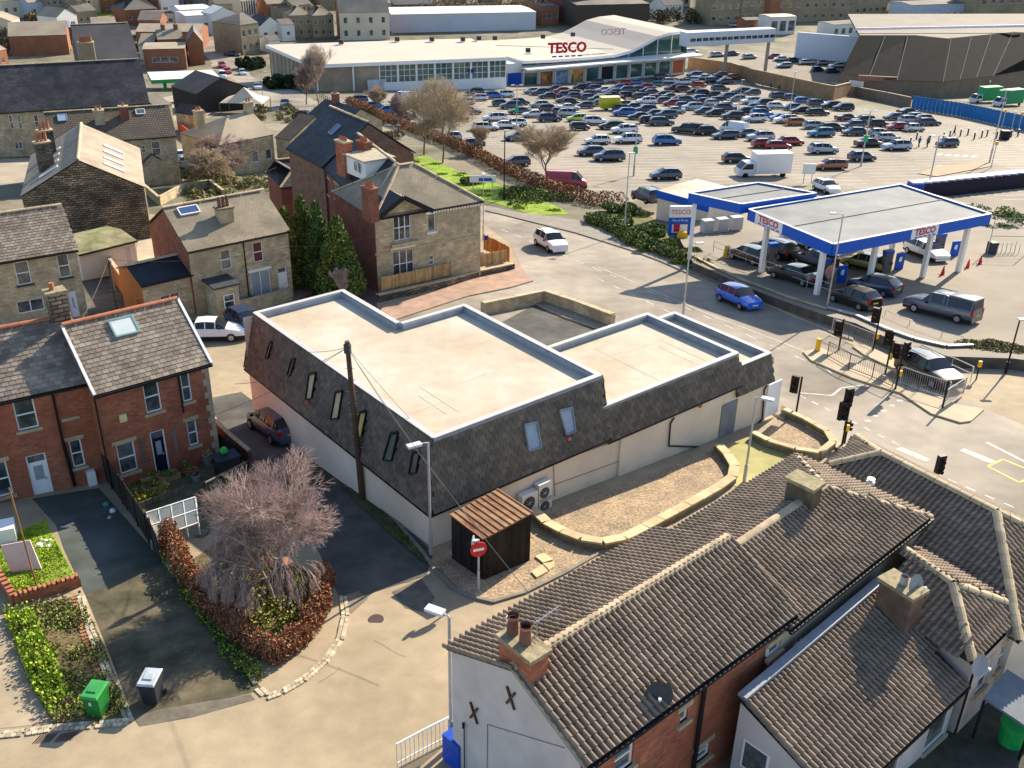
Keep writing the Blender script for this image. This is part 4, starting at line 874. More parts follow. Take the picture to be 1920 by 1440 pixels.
# porch, bin and dark garden in the lower right corner
sheet('dark_garden',[(1700,1440),(1830,1330),(1900,1290),(2100,1300),(2100,1500),(1700,1500)],mat('dark_paving',(.07,.065,.055),.9,.3,1.5,(.05,.06,.035),.6),.02)  # dark paving colour mottled with a greener tone
p=Z(1893,1300,2.0); root=thing('back_porch',p-V((0,0,1.8)),'grey felt porch canopy on dark posts at the photo right edge','porch'); MB().slab([p+V(q) for q in ((-.9,-.2,0),(.2,-1.2,-.3),(1.5,.1,-.3),(.4,1.1,0))],.08,mat('grey_felt',(.16,.18,.2),.8,.15)).build('roof',root)
for q in ((-.85,-.2),(.2,-1.15)): MB().tube(p+V((*q,-2.2)),p+V((*q,-.15)),.05,BLACK,n=5).build('post',root)
bin_q=G(1895,1392); root=thing('garden_bin',bin_q,'bright green round bin in the dark garden under the porch','bin'); MB().tube(bin_q,bin_q+V((0,0,.8)),.4,mat('bright_green_plastic',(.02,.35,.08),.4),.45,n=16).build('body',root); MB().tube(bin_q+V((0,0,.8)),bin_q+V((0,0,.86)),.48,mat('bright_green_plastic',(.02,.35,.08)),n=16).build('lid',root)
# ================================================================ trees and plants
def segs_mesh(name,S,m,parent,n=3):
    S=np.array(S); p0,p1,r0,r1=S[:,0:3],S[:,3:6],S[:,6:7],S[:,7:8]; d=p1-p0; d/=np.maximum(np.linalg.norm(d,axis=1)[:,None],1e-6)
    x=np.cross(d,np.array([[.3,.2,.93]])); x/=np.maximum(np.linalg.norm(x,axis=1)[:,None],1e-6); y=np.cross(d,x); vs=[]
    for P,r in ((p0,r0),(p1,r1)):
        for i in range(n): t=2*math.pi*i/n; vs.append(P+(x*math.cos(t)+y*math.sin(t))*r)
    vs=np.stack(vs,1).reshape(-1,3); N_=len(S); f=[]
    for i in range(n): j=(i+1)%n; f.append([i,j,n+j,n+i])
    F_=(np.array(f)[None]+np.arange(N_)[:,None,None]*2*n).reshape(-1,4); return arr_mesh(name,vs,F_,[m],None,parent)
def tree(label,base,h,spread,style='spread',tm=BARK,cm=TWIG,dens=1.,trunk_r=.16,seed=1,group=None,cat='tree',trunk_h=.25,twig=.008,buds=None,name='bare_tree'):
    rd=random.Random(seed); root=thing(name,base,label,cat,group); T=[];C=[];tips=[]
    def grow(p,d,L_,r,lv,mx):
        k=3 if lv<2 else 2; q=p
        for i in range(k):
            d=(d+V((rd.gauss(0,.12),rd.gauss(0,.12),rd.gauss(0,.08)+(.05 if style=='spread' else .1 if style=='up' else (-.1*lv if lv>1 else .04))))).normalized()
            if style=='weep' and lv>=3: d=(d+V((0,0,-.38))).normalized()
            e=q+d*L_/k; ra=r*(1-.3*i/k); rb=r*(1-.3*(i+1)/k); (T if lv<=1 else C).append((*q,*e,ra,rb)); q=e
            if lv<mx and i>0 or (lv<mx and lv>0):
                nb=(2 if lv<mx-1 else 3) if rd.random()<dens else 1
                for _ in range(nb):
                    a=rd.uniform(0,6.28); s_={'spread':.75,'up':.42,'weep':.95}[style]*rd.uniform(.6,1.2); x=d.cross(V((.2,.3,.9))).normalized(); y=d.cross(x); nd=(d+(x*math.cos(a)+y*math.sin(a))*s_).normalized(); grow(q,nd,L_*rd.uniform(.55,.8),max(rb*.6,twig),lv+1,mx)
        if lv<mx:
            for _ in range(2): nd=(d+V((rd.gauss(0,.35),rd.gauss(0,.35),rd.gauss(0,.2)))).normalized(); grow(q,nd,L_*.72,max(r*.62,twig),lv+1,mx)
        else: tips.append(q)
    b=V(base); grow(b,V((0,0,1)),h*trunk_h,trunk_r,0,5 if style!='weep' else 5)
    # normalise height/spread
    A_2=np.array(T+C); zmax=max(A_2[:,5].max(),A_2[:,2].max())-b.z; kz=h/zmax; rr=np.hypot(A_2[:,3]-b.x,A_2[:,4]-b.y); kr=spread/np.percentile(rr,96)
    for S in (T,C):
        for i,s in enumerate(S): S[i]=((s[0]-b.x)*kr+b.x,(s[1]-b.y)*kr+b.y,(s[2]-b.z)*kz+b.z,(s[3]-b.x)*kr+b.x,(s[4]-b.y)*kr+b.y,(s[5]-b.z)*kz+b.z,s[6],s[7])
    segs_mesh('trunk',T,tm,root,6); o=segs_mesh('crown',C,cm,root,3); o['kind']='stuff'
    return root
def cloud(P,n,jit,squash=1.):  # points on/in ellipsoids [(x,y,z,rx,ry,rz)]
    P=np.array(P); w=(P[:,3]*P[:,4]*P[:,5])**.67; idx=rng.choice(len(P),n,p=w/w.sum()); d=rng.normal(size=(n,3)); d/=np.linalg.norm(d,axis=1)[:,None]
    r=1-rng.random((n,1))**2*jit; return P[idx,:3]+d*r*P[idx,3:6]
def conifer(px,y,h,r,label,ms,seed,trunks=1):
    rd=random.Random(seed); b=G(px,y); root=thing('conifer',b,label,'conifer','conifers between the stone semi and the bay house')
    E=[]; 
    for i in range(70):
        t=rd.random()**.8; z=b.z+.9+t*(h-1.2); rr=r*(1-t)**.75*1.0; a=rd.uniform(0,6.28); E.append((b.x+math.cos(a)*rr*.65,b.y+math.sin(a)*rr*.65,z,.25+rr*.4,.25+rr*.4,.5+rr*.35))
    E.append((b.x,b.y,b.z+h*.45,r*.6,r*.6,h*.4)); o=leaves('crown',cloud(E,15000,.35),.13,ms,root,asp=2.); o['kind']='stuff'
    MB().tube(b-V((0,0,.2)),b+V((0,0,h*.8)),.2,BARK,.05).build('trunk',root)
for a in ((640,560,6.6,1.75,'largest bushy dark green conifer nearest the bay house',[CONI,CONI,CONI2],1),(575,535,7.3,1.25,'tall narrow conifer standing second from the bay house',[CONI,CONI,CONI2],2),(545,540,6.6,1.0,'slim golden-tipped conifer beside the stone semi',[CONI,CONI2],3),(524,520,5.6,1.0,'bright yellow-green conifer closest to the stone semi roof',[CONI2,GREENL],4),(603,545,7.2,1.2,'deep green conifer squeezed between its two tallest neighbours',[CONI],5)): conifer(*a)
tree('tall airy pinkish-grey bare tree rising from the hedged corner garden',G(534,1106),5.7,2.8,'spread',mat('pale_bark',(.3,.24,.18),.9,.3,4.),TWIGP,1.,.11,9,trunk_h=.4,twig=.005)
tree('weeping birch with drooping pale twigs and slim trunk beside the yellow daffodils',G(514,1130),3.9,2.4,'weep',mat('pale_bark',(.3,.24,.18)),TWIGP,.6,.09,11,trunk_h=.6,twig=.0055)
tree('small bare shrub tree against the conifers by the brick drive',G(648,575),3.0,.9,'up',BARK,TWIGW,.7,.04,12,twig=.006)
for i,(x,y,h,s,st,lb,m) in enumerate((
 (1022,345,7.4,3.9,'up','round tan bare tree at the car park corner above the red van',TWIG),
 (830,305,12,5.8,'spread','largest bare tree on the grass verge in front of the car park',TWIG),
 (795,290,9.5,4.2,'spread','dark many-stemmed bare tree beside the largest verge tree',TWIG),
 (745,255,7.,2.6,'up','slim bare tree over the brown hedge near the footpath',TWIGP),
 (705,215,5.5,2.2,'up','pale young bare tree beside the footpath railing',TWIG),
 (598,198,12,3.4,'up','tall white-barked birch against the store side wall',TWIGW),
 (575,196,8.,2.4,'up','thin leaning birch nearest the street lamp on the town road',TWIGP),
 (440,330,5.5,4.2,'spread','wide pinkish bare tree filling the garden behind the stone semi',TWIGP),
 (400,350,4.5,3.2,'spread','tangled bare shrub tree beside the fenced yard walls',TWIG),
 (905,290,4.2,1.6,'up','spindly sapling rising from the brown hedge',TWIG),
 (1902,70,6,2,'up','faint bare sapling beyond the blue hoarding',TWIG))):
    tree(lb,G(x,y),h,s,st,BARK,m,.85,.14,20+i,trunk_h=.25,twig=.013 if y<330 else .014,group=None)
def hedge(name,label,px,wd,h,ms,n,size=.07,zo=0,cat='hedge',lump=.25):
    P=[G(*p) for p in px]; E=[]
    for a,b in zip(P,P[1:]):
        k=max(2,int((b-a).length/(wd*.45)))
        for i in range(k):
            c=a.lerp(b,i/k); E.append((c.x+random.gauss(0,lump*.3),c.y+random.gauss(0,lump*.3),gz(c.x,c.y)+h*.5+zo,wd*.62*random.uniform(.85,1.15),wd*.62*random.uniform(.85,1.15),h*.56*random.uniform(.9,1.15)))
    root=thing(name,P[len(P)//2],label,cat); o=leaves('foliage',cloud(E,n,.3),size,ms,root); o['kind']='stuff'
    S=[]
    for e in E:
        for _ in range(5): a=random.uniform(0,6.28); S.append((e[0],e[1],e[2]-h*.5,e[0]+math.cos(a)*wd*.4,e[1]+math.sin(a)*wd*.4,e[2]+h*.3,.02,.008))
    segs_mesh('stems',S,BARK,root).__setitem__('kind','stuff'); return root
hedge('beech_hedge','copper brown beech hedge wrapping the V-shaped corner garden',[(318,1012),(330,1040),(345,1080),(400,1150),(460,1210),(520,1240),(575,1200),(603,1140),(608,1085)],.7,.95,[BEECH,BEECH,BROWNL],26000,.068,lump=.15)
hedge('brown_hedge','long russet clipped hedge along the car park footpath',[(655,195),(740,235),(860,280),(960,330),(1050,368),(1120,385),(1170,385)],1.6,1.5,[BEECH,BROWNL],26000,.16)
hedge('ivy_edge','dark green low planting along the shaded drive kerb',[(318,1050),(380,1150),(440,1230),(490,1280)],.45,.4,[DARKL,GREENL],5000,.06)
for i,(x,y,r,hh,lb) in enumerate(((1130,420,2.,1.,'broad spreading juniper next to the grass verge'),(1165,425,1.7,1.1,'olive green shrub below the brown hedge end'),(1200,455,1.8,1.1,'low shrub clump left of the price totem'),(1240,470,1.6,1.,'low shrub clump in front of the price totem'),(1290,488,1.6,.9,'low shrub on the bank right of the price totem'),(1175,400,1.8,.9,'pale green shrub beside the kiosk wall'),(1228,440,1.6,.8,'shrub at the foot of the price totem'),(980,375,3.0,.8,'flat dark shrub in the grass verge'),(1015,372,2.6,.8,'wide flat shrub under the round bare tree'),(1890,425,3.4,1.3,'yellow-green shrub bed at the forecourt exit'),(1870,440,2.4,1.,'shrub nearest the exit no entry sign'),(700,235,2.4,1.1,'dark bush beside the footpath railing'),(720,262,2.6,1.2,'dark bush under the verge trees'),(600,212,2.,1.,'brown bush by the town road'),(880,345,1.5,.8,'clipped bush near the small finger sign'))):
    b=G(x,y); E=[(b.x+random.gauss(0,r*.45),b.y+random.gauss(0,r*.45),b.z+hh*random.uniform(.3,.6),r*random.uniform(.35,.5),r*random.uniform(.35,.5),hh*.5) for _ in range(9)]
    root=thing('shrub',b,lb,'shrub'); leaves('foliage',cloud(E,3600,.4),.15,[SHRUB,SHRUB,DARKL] if i not in(11,12,13) else [DARKL,BROWNL],root).__setitem__('kind','stuff')
hedge('bank_shrubbery','band of dark shrubs between the pavement and the forecourt rail',[(1110,415),(1180,447),(1250,480),(1330,512)],1.5,.9,[SHRUB,DARKL],14000,.13)
hedge('dry_shrubbery','brown twiggy shrub bed beside the dark car with the glaring windscreen',[(1815,668),(1860,672),(1920,680),(1990,690)],2.2,1.,[BROWNL,BROWNL,SHRUB],12000,.1)
def scatter(name,px,n,hh,size,ms,label=None,cat=None):
    P=[G(*p) for p in px]; pg=[(p.x,p.y) for p in P]; x0,x1=min(p[0] for p in pg),max(p[0] for p in pg); y0,y1=min(p[1] for p in pg),max(p[1] for p in pg); Q=[]
    cl=[(random.uniform(x0,x1),random.uniform(y0,y1),random.uniform(.15,.5)) for _ in range(int(n/120)+3)]
    while len(Q)<n:
        c=random.choice(cl); a,b=c[0]+random.gauss(0,c[2]),c[1]+random.gauss(0,c[2])
        if inpoly(a,b,pg): Q.append((a,b,gz(a,b)+abs(random.gauss(0,hh))))
        elif random.random()<.02: Q.append((*random.choice(pg),gz(*pg[0])))
    o=leaves(name,Q,size,ms); tag(o,label,cat,kind='stuff')
scatter('weeds',[(8,1150),(150,1115),(190,1200),(245,1345),(100,1356),(60,1290),(25,1200)],9000,.12,.07,[GREENL,BROWNL,SHRUB,BROWNL])
scatter('weeds',[(8,1150),(60,1140),(130,1300),(100,1350),(60,1290),(25,1200)],6000,.2,.09,[GREENL,leaf('lime_leaf',(.25,.32,.02))])
scatter('garden_plants',[(400,1060),(470,1030),(595,1085),(600,1170),(520,1215),(460,1160)],9000,.16,.08,[GREENL,DARKL,BROWNL,leaf('yellow_leaf',(.42,.36,.05))])
scatter('lawn_blades',[(2,1015),(84,978),(140,1083),(30,1115),(0,1075)],9000,.03,.05,[GREENL,leaf('lime_leaf',(.25,.32,.02))])
scatter('verge_weeds',[(700,950),(740,985),(812,1042),(800,1055),(740,1005)],1500,.04,.05,[DARKL,GREENL])
scatter('garden_plants',[(232,880),(290,860),(320,880),(318,930),(250,950)],3500,.14,.07,[BROWNL,GREENL,leaf('yellow_leaf',(.42,.36,.05))])
scatter('verge_grass_tufts',[(742,300),(800,292),(860,322),(915,338),(975,362),(1040,385),(1070,402),(1000,404),(925,380),(880,372),(800,330)],8000,.05,.14,[GREENL,leaf('lime_leaf',(.25,.32,.02))])
# ================================================================ shed, signs, poles, bins, garden furniture
S0,S1,S2,S3=Z(843,965,1.45),Z(932,918,1.65),Z(999,962,1.65),Z(906,1012,1.45)
th=thing('storage_shed',((S0+S2)/2).xy.to_3d()+V((0,0,-.8)),'black timber shed with rusty corrugated roof beside the cream wall','shed')
ex=(S3-S0).normalized(); ey=(S1-S0).normalized(); sh_n=0
for (a,b) in ((S0,S3),(S3,S2),(S2,S1),(S1,S0)):
    a=a.lerp((S0+S2)/2,.04); b=b.lerp((S0+S2)/2,.04); k=max(6,int((b-a).length/.14))
    for i in range(k):
        p=a.lerp(b,i/k);q=a.lerp(b,(i+.93)/k); nrm=(b-a).cross(ZUP).normalized()*.025; zb=gz(p.x,p.y)-.05
        MB().hexa([V((p.x,p.y,zb)),V((q.x,q.y,zb)),V((q.x,q.y,zb))-nrm,V((p.x,p.y,zb))-nrm,p+V((0,0,-.02)),q+V((0,0,-.02)),q-nrm+V((0,0,-.02)),p-nrm+V((0,0,-.02))],DWOOD).build('plank',th)
rf=MB().slab([S0,S3,S2,S1],.03,RUST).build('roof',th)
k=9
for i in range(k+1):
    a=S0.lerp(S1,i/k)+V((0,0,.03)); b=S3.lerp(S2,i/k)+V((0,0,.03)); MB().beam(a,b,.05,.06,mat('rusty_rib',(.28,.14,.07),.7,.3,2.)).build('roof_rib',rf)
for i in range(k):
    q=[S0.lerp(S1,(i+.08)/k),S3.lerp(S2,(i+.08)/k),S3.lerp(S2,(i+.92)/k),S0.lerp(S1,(i+.92)/k)]; MB().slab([p+V((0,0,.025)) for p in q],.012,RUST).build('roof_sheet',rf)
def slabs(px,m=COPT):
    for q in px:
        P=[G(*p)+V((0,0,.1)) for p in q]; o=MB().slab(P,.09,m).build('paving_slab',kind='structure')
slabs([[(1003,1046),(1018,1058),(1037,1052),(1020,1040)],[(1018,1060),(1030,1072),(1037,1066),(1039,1056)],[(996,1075),(1006,1086),(1028,1074),(1017,1062)]])
def lamp(x,y,ytop,label,arm=(0.,0),col=GALV,double=False,ban=None,r=.06,hl=.7,lean=0,group=None):
    b=G(x,y); zt_=hz(b.x,b.y,ytop); root=thing('street_lamp',b,label,'street lamp',group); t=V((b.x+lean,b.y,zt_))
    MB().tube(b,b.lerp(t,.22),r*1.5,col,n=8).tube(b.lerp(t,.22),t,r,col,r*.8,n=8).build('pole',root)
    for s_ in ((1,-1) if double else (1,)):
        e=t+V((arm[0]*s_,arm[1]*s_,.05)); 
        if arm!=(0.,0): MB().tube(t,e,.03,col,n=6).build('arm',root)
        d=V((arm[0]*s_,arm[1]*s_,0)); d=d.normalized() if d.length else V((1,0,0)); MB().beam(e-d*.1,e+d*hl*.7,.28,.1,mat('lantern_grey',(.55,.56,.58),.4,.05)).build('lantern',root)
    if ban: MB().box(b.lerp(t,.45)+V((.0,-.12,0)),(.6,.04,.9),mat('green_banner',(.03,.4,.14),.5)).build('banner',root)
    return root
lamp(846,1400,1156,'grey street lamp with small white lantern against the grey gable wall',(-.25,.12))
lamp(808,1042,830,'street lamp standing at the front corner of the mansard building',(-.35,-.2))
lamp(1280,597,458,'tall lamp between the main road and the flat roofs',(.5,.1))
lamp(1548,592,402,'tall dark-topped lamp in front of the canopy corner',(-.6,.05),hl=.5)
lamp(1395,905,745,'slim lamp on the mossy path beside the side door wall',(.3,-.15))
lamp(495,205,135,'street lamp on the town road left of the store side wall',(.6,.2))
lamp(906,450,330,'slim lamp at the road corner of the bay house',(.0,.3),r=.05)
lamp(1170,440,288,'dark lamp column beside the grass verge hedge',(0.,0),r=.06)
for i,(x,y,t,d,bn,lb) in enumerate(((1188,330,235,1,1,'car park lamp with green banner near the round bare tree'),(1614,312,208,1,1,'double-headed car park lamp with green banner behind the canopy'),(1737,368,255,1,0,'double-headed lamp beside the parked trailers'),(1855,305,170,1,0,'tall double-headed lamp before the blue hoarding'),(968,250,160,1,1,'car park lamp with green banner near the store left end'),(945,375,245,0,0,'black wooden post on the grass verge'),(740,292,235,1,0,'twin-headed lamp on the verge beyond the bay house'),(1172,62,38,0,0,'lamp on the store roof edge'),(1385,205,150,0,0,'thin lamp by the retaining wall of the upper car park'),(1480,215,135,0,0,'thin lamp at the car park top right end'))):
    lamp(x,y,t,lb,(.5,.05) if d else (0.,0),BLACK if 'black' in lb else GALV,double=bool(d),ban=bn,r=.09 if i in (1,2,3,0) else .07)
def pole(x,y,ytop,label,m=POLEW,r=.15,dx=0,dz=0):
    b=G(x,y); zt_=hz(b.x,b.y,ytop); t=V((b.x+dx,b.y,zt_)); root=thing('telegraph_pole',b,label,'telegraph pole'); MB().tube(b-V((0,0,.2)),t,r,m,r*.7,n=10).build('pole',root)
    MB().tube(t-V((0,0,.55)),t-V((0,0,.15)),r*1.1,DGREY,n=8).box(t-V((0,-.1,.5)),(.22,.16,.35),DGREY).build('cable_box',root); 
    st=MB()
    for i in range(8): p=b.lerp(t,.35+i*.07); st.tube(p-V((.22,0,0)),p+V((.22,0,0)),.012,GALV,n=4)
    st.build('step_iron',root); return t
tp=pole(680,937,640,'brown wooden telegraph pole in front of the mansard windows',dx=-.25)
tq=pole(225,612,487,'dark telegraph pole in the alley behind the brick terrace roof',r=.13)
def cable(a,b,sag,label,r=.011):
    mb=MB(); k=12; P=[a.lerp(b,i/k)-V((0,0,sag*4*(i/k)*(1-i/k))) for i in range(k+1)]
    for p,q in zip(P,P[1:]): mb.tube(p,q,r,mat('cable_grey',(.1,.09,.08),.6),n=4,cap=False)
    mb.build('overhead_cable',label=label,cat='cable')
for k,(e,lb) in enumerate(((Z(490,640,3.),'cable from the tall pole towards the building far left corner'),(Z(440,720,3.),'lower cable from the tall pole over the mansard'),(Z(905,1000,3.2),'cable falling from the tall pole to the shed'),(Z(1000,1010,.2),'cable from the tall pole past the shed roof'),(Z(1040,1170,7.2),'cable from the tall pole to the tv aerial chimney'),(Z(330,800,3.6),'cable from the tall pole to the brick terrace'))): cable(tp-V((0,0,.3)),e,.4,lb)
cable(tq,Z(128,640,6.2),.3,'cable from the alley pole to the brick terrace ridge'); cable(tq,Z(548,462,.6),.5,'cable from the alley pole to the stone semi'); cable(Z(548,462,.6),Z(706,440,1.5),.3,'cable between the stone semi and the bay house')
# no-entry sign
b=G(897,1108); root=thing('no_entry_sign',b,'red no entry disc on a grey post by the gravel corner','road sign'); zt_=hz(b.x,b.y,1012)
MB().tube(b,b+V((0,0,1.0)),.055,GALV,n=8).tube(b+V((0,0,1.0)),V((b.x,b.y,zt_)),.04,GALV,n=8).build('post',root)
c=V((b.x,b.y-.06,hz(b.x,b.y,1028))); fn=V((.35,-.94,0)); fx=V((.94,.35,0)); dk=MB(); k=20
dk.tube(c,c+fn*.03,.34,REDP,n=24); dk.build('disc',root); MB().beam(c+fn*.035-fx*.22,c+fn*.035+fx*.22,.01,.12,WHITE,up=ZUP).build('white_bar',root)
d2=c+V((-.2,.1,.32)); MB().tube(d2,d2+V((-.9,.2,0))*.03,.22,GALV,n=16).box(d2+V((.1,0,-.05)),(.25,.12,.1),WHITE).build('sign_lamp',root)
b=G(985,520); 
# wheelie bins
def bin_(px,y,col,lid,label,az):
    b=G(px,y); root=thing('wheelie_bin',b,label,'bin'); M_=Matrix.Translation(b)@Matrix.Rotation(az,4,'Z')
    T_=lambda *p:M_@V(p)
    mb=MB().hexa([T_(-.24,-.27,.08),T_(.24,-.27,.08),T_(.22,.26,.08),T_(-.22,.26,.08),T_(-.29,-.36,.98),T_(.29,-.36,.98),T_(.29,.36,1.02),T_(-.29,.36,1.02)],col); mb.hexa([T_(-.31,-.4,.9),T_(.31,-.4,.9),T_(.31,.38,.93),T_(-.31,.38,.93),T_(-.31,-.4,.97),T_(.31,-.4,.97),T_(.31,.38,1.0),T_(-.31,.38,1.0)],col); mb.build('body',root)
    mb=MB().hexa([T_(-.3,-.42,.98),T_(.3,-.42,.98),T_(.3,.4,1.03),T_(-.3,.4,1.03),T_(-.27,-.38,1.05),T_(.27,-.38,1.05),T_(.26,.33,1.1),T_(-.26,.33,1.1)],lid); mb.hexa([T_(-.16,-.2,1.06),T_(.16,-.2,1.06),T_(.16,.1,1.08),T_(-.16,.1,1.08),T_(-.15,-.18,1.1),T_(.15,-.18,1.1),T_(.15,.08,1.12),T_(-.15,.08,1.12)],lid); mb.build('lid',root)
    MB().tube(T_(-.25,.42,.98),T_(.25,.42,.98),.02,col,n=6).build('handle',root)
    for s_ in (-1,1): MB().tube(T_(s_*.24,.3,.1),T_(s_*.3,.3,.1),.1,RUBBER,n=10).build('wheel',root)
    return T_,root
T_,rt=bin_(187,1336,mat('green_bin_plastic',(.02,.17,.035),.45),mat('green_bin_lid',(.05,.3,.08),.4),'green wheelie bin with number 8 standing on the planted corner',R(-8))
def text(s,loc,size,mtx,m,parent,name='lettering',ext=.005,bold=0):
    c=bpy.data.curves.new(name,'FONT'); c.body=s; c.size=size; c.extrude=ext; c.align_x='CENTER'; c.align_y='CENTER'; c.materials.append(m); c.offset=bold; c.resolution_u=2
    t=bpy.data.objects.new(name,c); COL.objects.link(t); me=bpy.data.meshes.new_from_object(t); bpy.data.objects.remove(t); me.materials.clear(); me.materials.append(m); o=bpy.data.objects.new(name,me); COL.objects.link(o); o.parent=parent; o.matrix_parent_inverse=Matrix.Translation(-parent.location) if parent.parent is None else Matrix(); o.matrix_basis=Matrix.Translation(V(loc))@mtx; return o
def facing(u,n): # text plane: x along u, y up, normal n
    u=V(u).normalized(); n=V(n).normalized(); y=n.cross(u).normalized(); return Matrix(((u.x,y.x,n.x,0),(u.y,y.y,n.y,0),(u.z,y.z,n.z,0),(0,0,0,1)))
text('8',T_(0,-.375,.72),.22,facing(T_(1,0,0)-T_(0,0,0),T_(0,-1,0)-T_(0,0,0)),WHITE,rt)
T_,rt=bin_(289,1312,mat('charcoal_plastic',(.03,.033,.04),.5),mat('grey_bin_lid',(.42,.46,.5),.4),'dark grey wheelie bin with pale lid standing on the lane',R(-4))
# sett edging
SETT=mat('granite_sett',(.45,.38,.27),.9,.25,4.,tone=.3)
def setts(px,rows=2,size=.17,label=None,n=300):
    P=[G(*p) for p in px]; bm=MB().box((0,0,0),(size*.88,size*.84,.1),SETT); me=bpy.data.meshes.new('sett'); me.from_pydata(bm.v,[],bm.f); me.materials.append(SETT); root=thing('sett_edging',P[0],label,'cobble edging'); c_=0; L_=[]
    for a,b in zip(P,P[1:]):
        d=(b-a); d.z=0; l=d.length; d.normalize(); s=V((-d.y,d.x,0)); az=math.atan2(d.y,d.x)
        for i in range(int(l/size)):
            for r in range(rows): L_.append((a.lerp(b,(i+.5+.5*(r%2))*size/l)+s*(r-.5*(rows-1))*size,az))
    for c,az in L_[:n]:
        o=bpy.data.objects.new('sett',me); COL.objects.link(o); o.parent=root; o.matrix_parent_inverse=Matrix.Translation(-root.location); o.matrix_basis=Matrix.Translation(V((c.x,c.y,gz(c.x,c.y)-.05+random.uniform(0,.015))))@Matrix.Rotation(az+random.gauss(0,.05),4,'Z')
setts([(643,1118),(648,1155),(638,1200),(610,1240),(570,1275),(530,1298),(502,1308)],2,.16,'curved double row of pale setts edging the hedge corner')
setts([(484,1291),(500,1306)],2,.16,'short cross row of setts at the tip of the hedge corner')
setts([(152,1118),(165,1170),(190,1235),(215,1290),(243,1352)],2,.15,'straight line of setts along the weedy bed')
setts([(0,1379),(50,1374),(100,1366),(180,1360),(243,1354)],2,.17,'row of pale setts along the lane front of the weedy bed')
setts([(305,1050),(370,1130),(430,1205),(484,1290)],1,.2,'mossy grey kerb setts beside the shaded drive')
b2=MB()
P=[G(148,1120),G(160,1170),G(183,1235),G(195,1262)]
for a,b in zip(P,P[1:]):
    k=int((b-a).length/.24)
    for i in range(k): c=a.lerp(b,(i+.5)/k); b2.box(c+V((-.2,0,-.02)),(.2,.11,.07),TERRA,R(35)+random.gauss(0,.1),random.random())
b2.build('brick_edging',label='line of loose orange bricks beside the sett strip',cat='brick edging')
# brick garden wall with bullnose bricks
P=[G(0,1088),G(30,1135),G(152,1097)]; root=thing('garden_wall',P[1],'low red brick garden wall with upright brick coping round the lawn','wall')
for a,b in zip(P,P[1:]):
    d=(b-a); d.z=0; d.normalize(); s=V((-d.y,d.x,0)); q=[a-s*.11,b-s*.11,b+s*.11,a+s*.11]; MB().hexa([p-V((0,0,.3)) for p in q]+[p+V((0,0,.42)) for p in q],BRICK).build('wall_body',root)
    k=int((b-a).length/.17)
    for i in range(k): c=a.lerp(b,(i+.5)/k)+V((0,0,.42)); MB().box(c,(.1,.25,.1+.05*(i%2)),TERRA,math.atan2(d.y,d.x)).build('coping_brick',root)
# greenhouse
g0,g1,g2,g3=[Z(x,y,z) for x,y,z in ((283,1012,-.3),(372,980,-.3),(366,932,.25),(273,962,.25))]
root=thing('greenhouse',g0.lerp(g1,.5)-V((0,0,1.5)),'small lean-to greenhouse with white frame against the dark fence','greenhouse'); mb=MB(); gzb=lambda p:V((p.x,p.y,gz(p.x,p.y)))
for a,b in ((g0,g1),(g1,g2),(g2,g3),(g3,g0),(gzb(g0),g0),(gzb(g1),g1),(gzb(g2),g2),(g0.lerp(g3,.5),g1.lerp(g2,.5))): mb.beam(a,b,.05,.05,WHITE)
for t in (.25,.5,.75): mb.beam(g0.lerp(g1,t),g3.lerp(g2,t),.04,.04,WHITE); mb.beam(gzb(g0).lerp(gzb(g1),t),g0.lerp(g1,t),.04,.04,WHITE)
mb.build('frame',root)
GH=mat('greenhouse_glass',(.5,.55,.55),.08,0,alpha=.35)
for i in range(4):
    MB().poly([g0.lerp(g1,i/4),g0.lerp(g1,(i+1)/4),g3.lerp(g2,(i+1)/4),g3.lerp(g2,i/4)],GH).build('pane',root); MB().poly([gzb(g0).lerp(gzb(g1),i/4),gzb(g0).lerp(gzb(g1),(i+1)/4),g0.lerp(g1,(i+1)/4),g0.lerp(g1,i/4)],GH).build('pane',root)
MB().poly([gzb(g1),gzb(g2),g2,g1],GH).build('pane',root)
DK=mat('dark_fence_wood',(.03,.026,.022),.85,.3,2.,tone=.35)
fence('garden_fence','long dark board fence between the concrete drive and the greenhouse garden',[(192,890),(240,955),(288,1030),(302,1058)],1.55,DK,pitch=.14)
fence('garden_fence','dark fence enclosing the bin corner at the end of the brick terrace',[(400,845),(455,880)],1.3,DK,pitch=.14)
root=thing('garden_bench_store',G(436,885),'dark timber garden store with green ball on top','garden store'); p=G(428,888); MB().box(p,(1.1,.8,1.0),DK,R(35)).build('body',root); MB().box(p+V((0,0,1.0)),(1.2,.9,.06),mat('dark_felt',(.03,.04,.06),.8),R(35)).build('lid',root)
bm=MB(); 
for i in range(6):
    for j in range(10):
        t0,t1=math.pi*i/6,math.pi*(i+1)/6; a0,a1=.628*j,.628*(j+1); c=p+V((-.1,.1,1.25)); f=lambda t,a:c+V((math.sin(t)*math.cos(a),math.sin(t)*math.sin(a),math.cos(t)))*.2; bm.poly([f(t0,a0),f(t1,a0),f(t1,a1),f(t0,a1)],mat('green_ball',(.05,.45,.08),.4))
bm.build('ball',label='bright green ball resting on the dark garden store',cat='ball')
P0,P1=G(392,962),G(470,920); root=thing('trellis_screen',P0,'lattice trellis screen between posts beside the bare bush tree','trellis'); mb=MB(); dv=(P1-P0)
for t in (0,.5,1): p=P0+dv*t; MB().box(p,(.08,.08,1.7),DK).build('post',root)
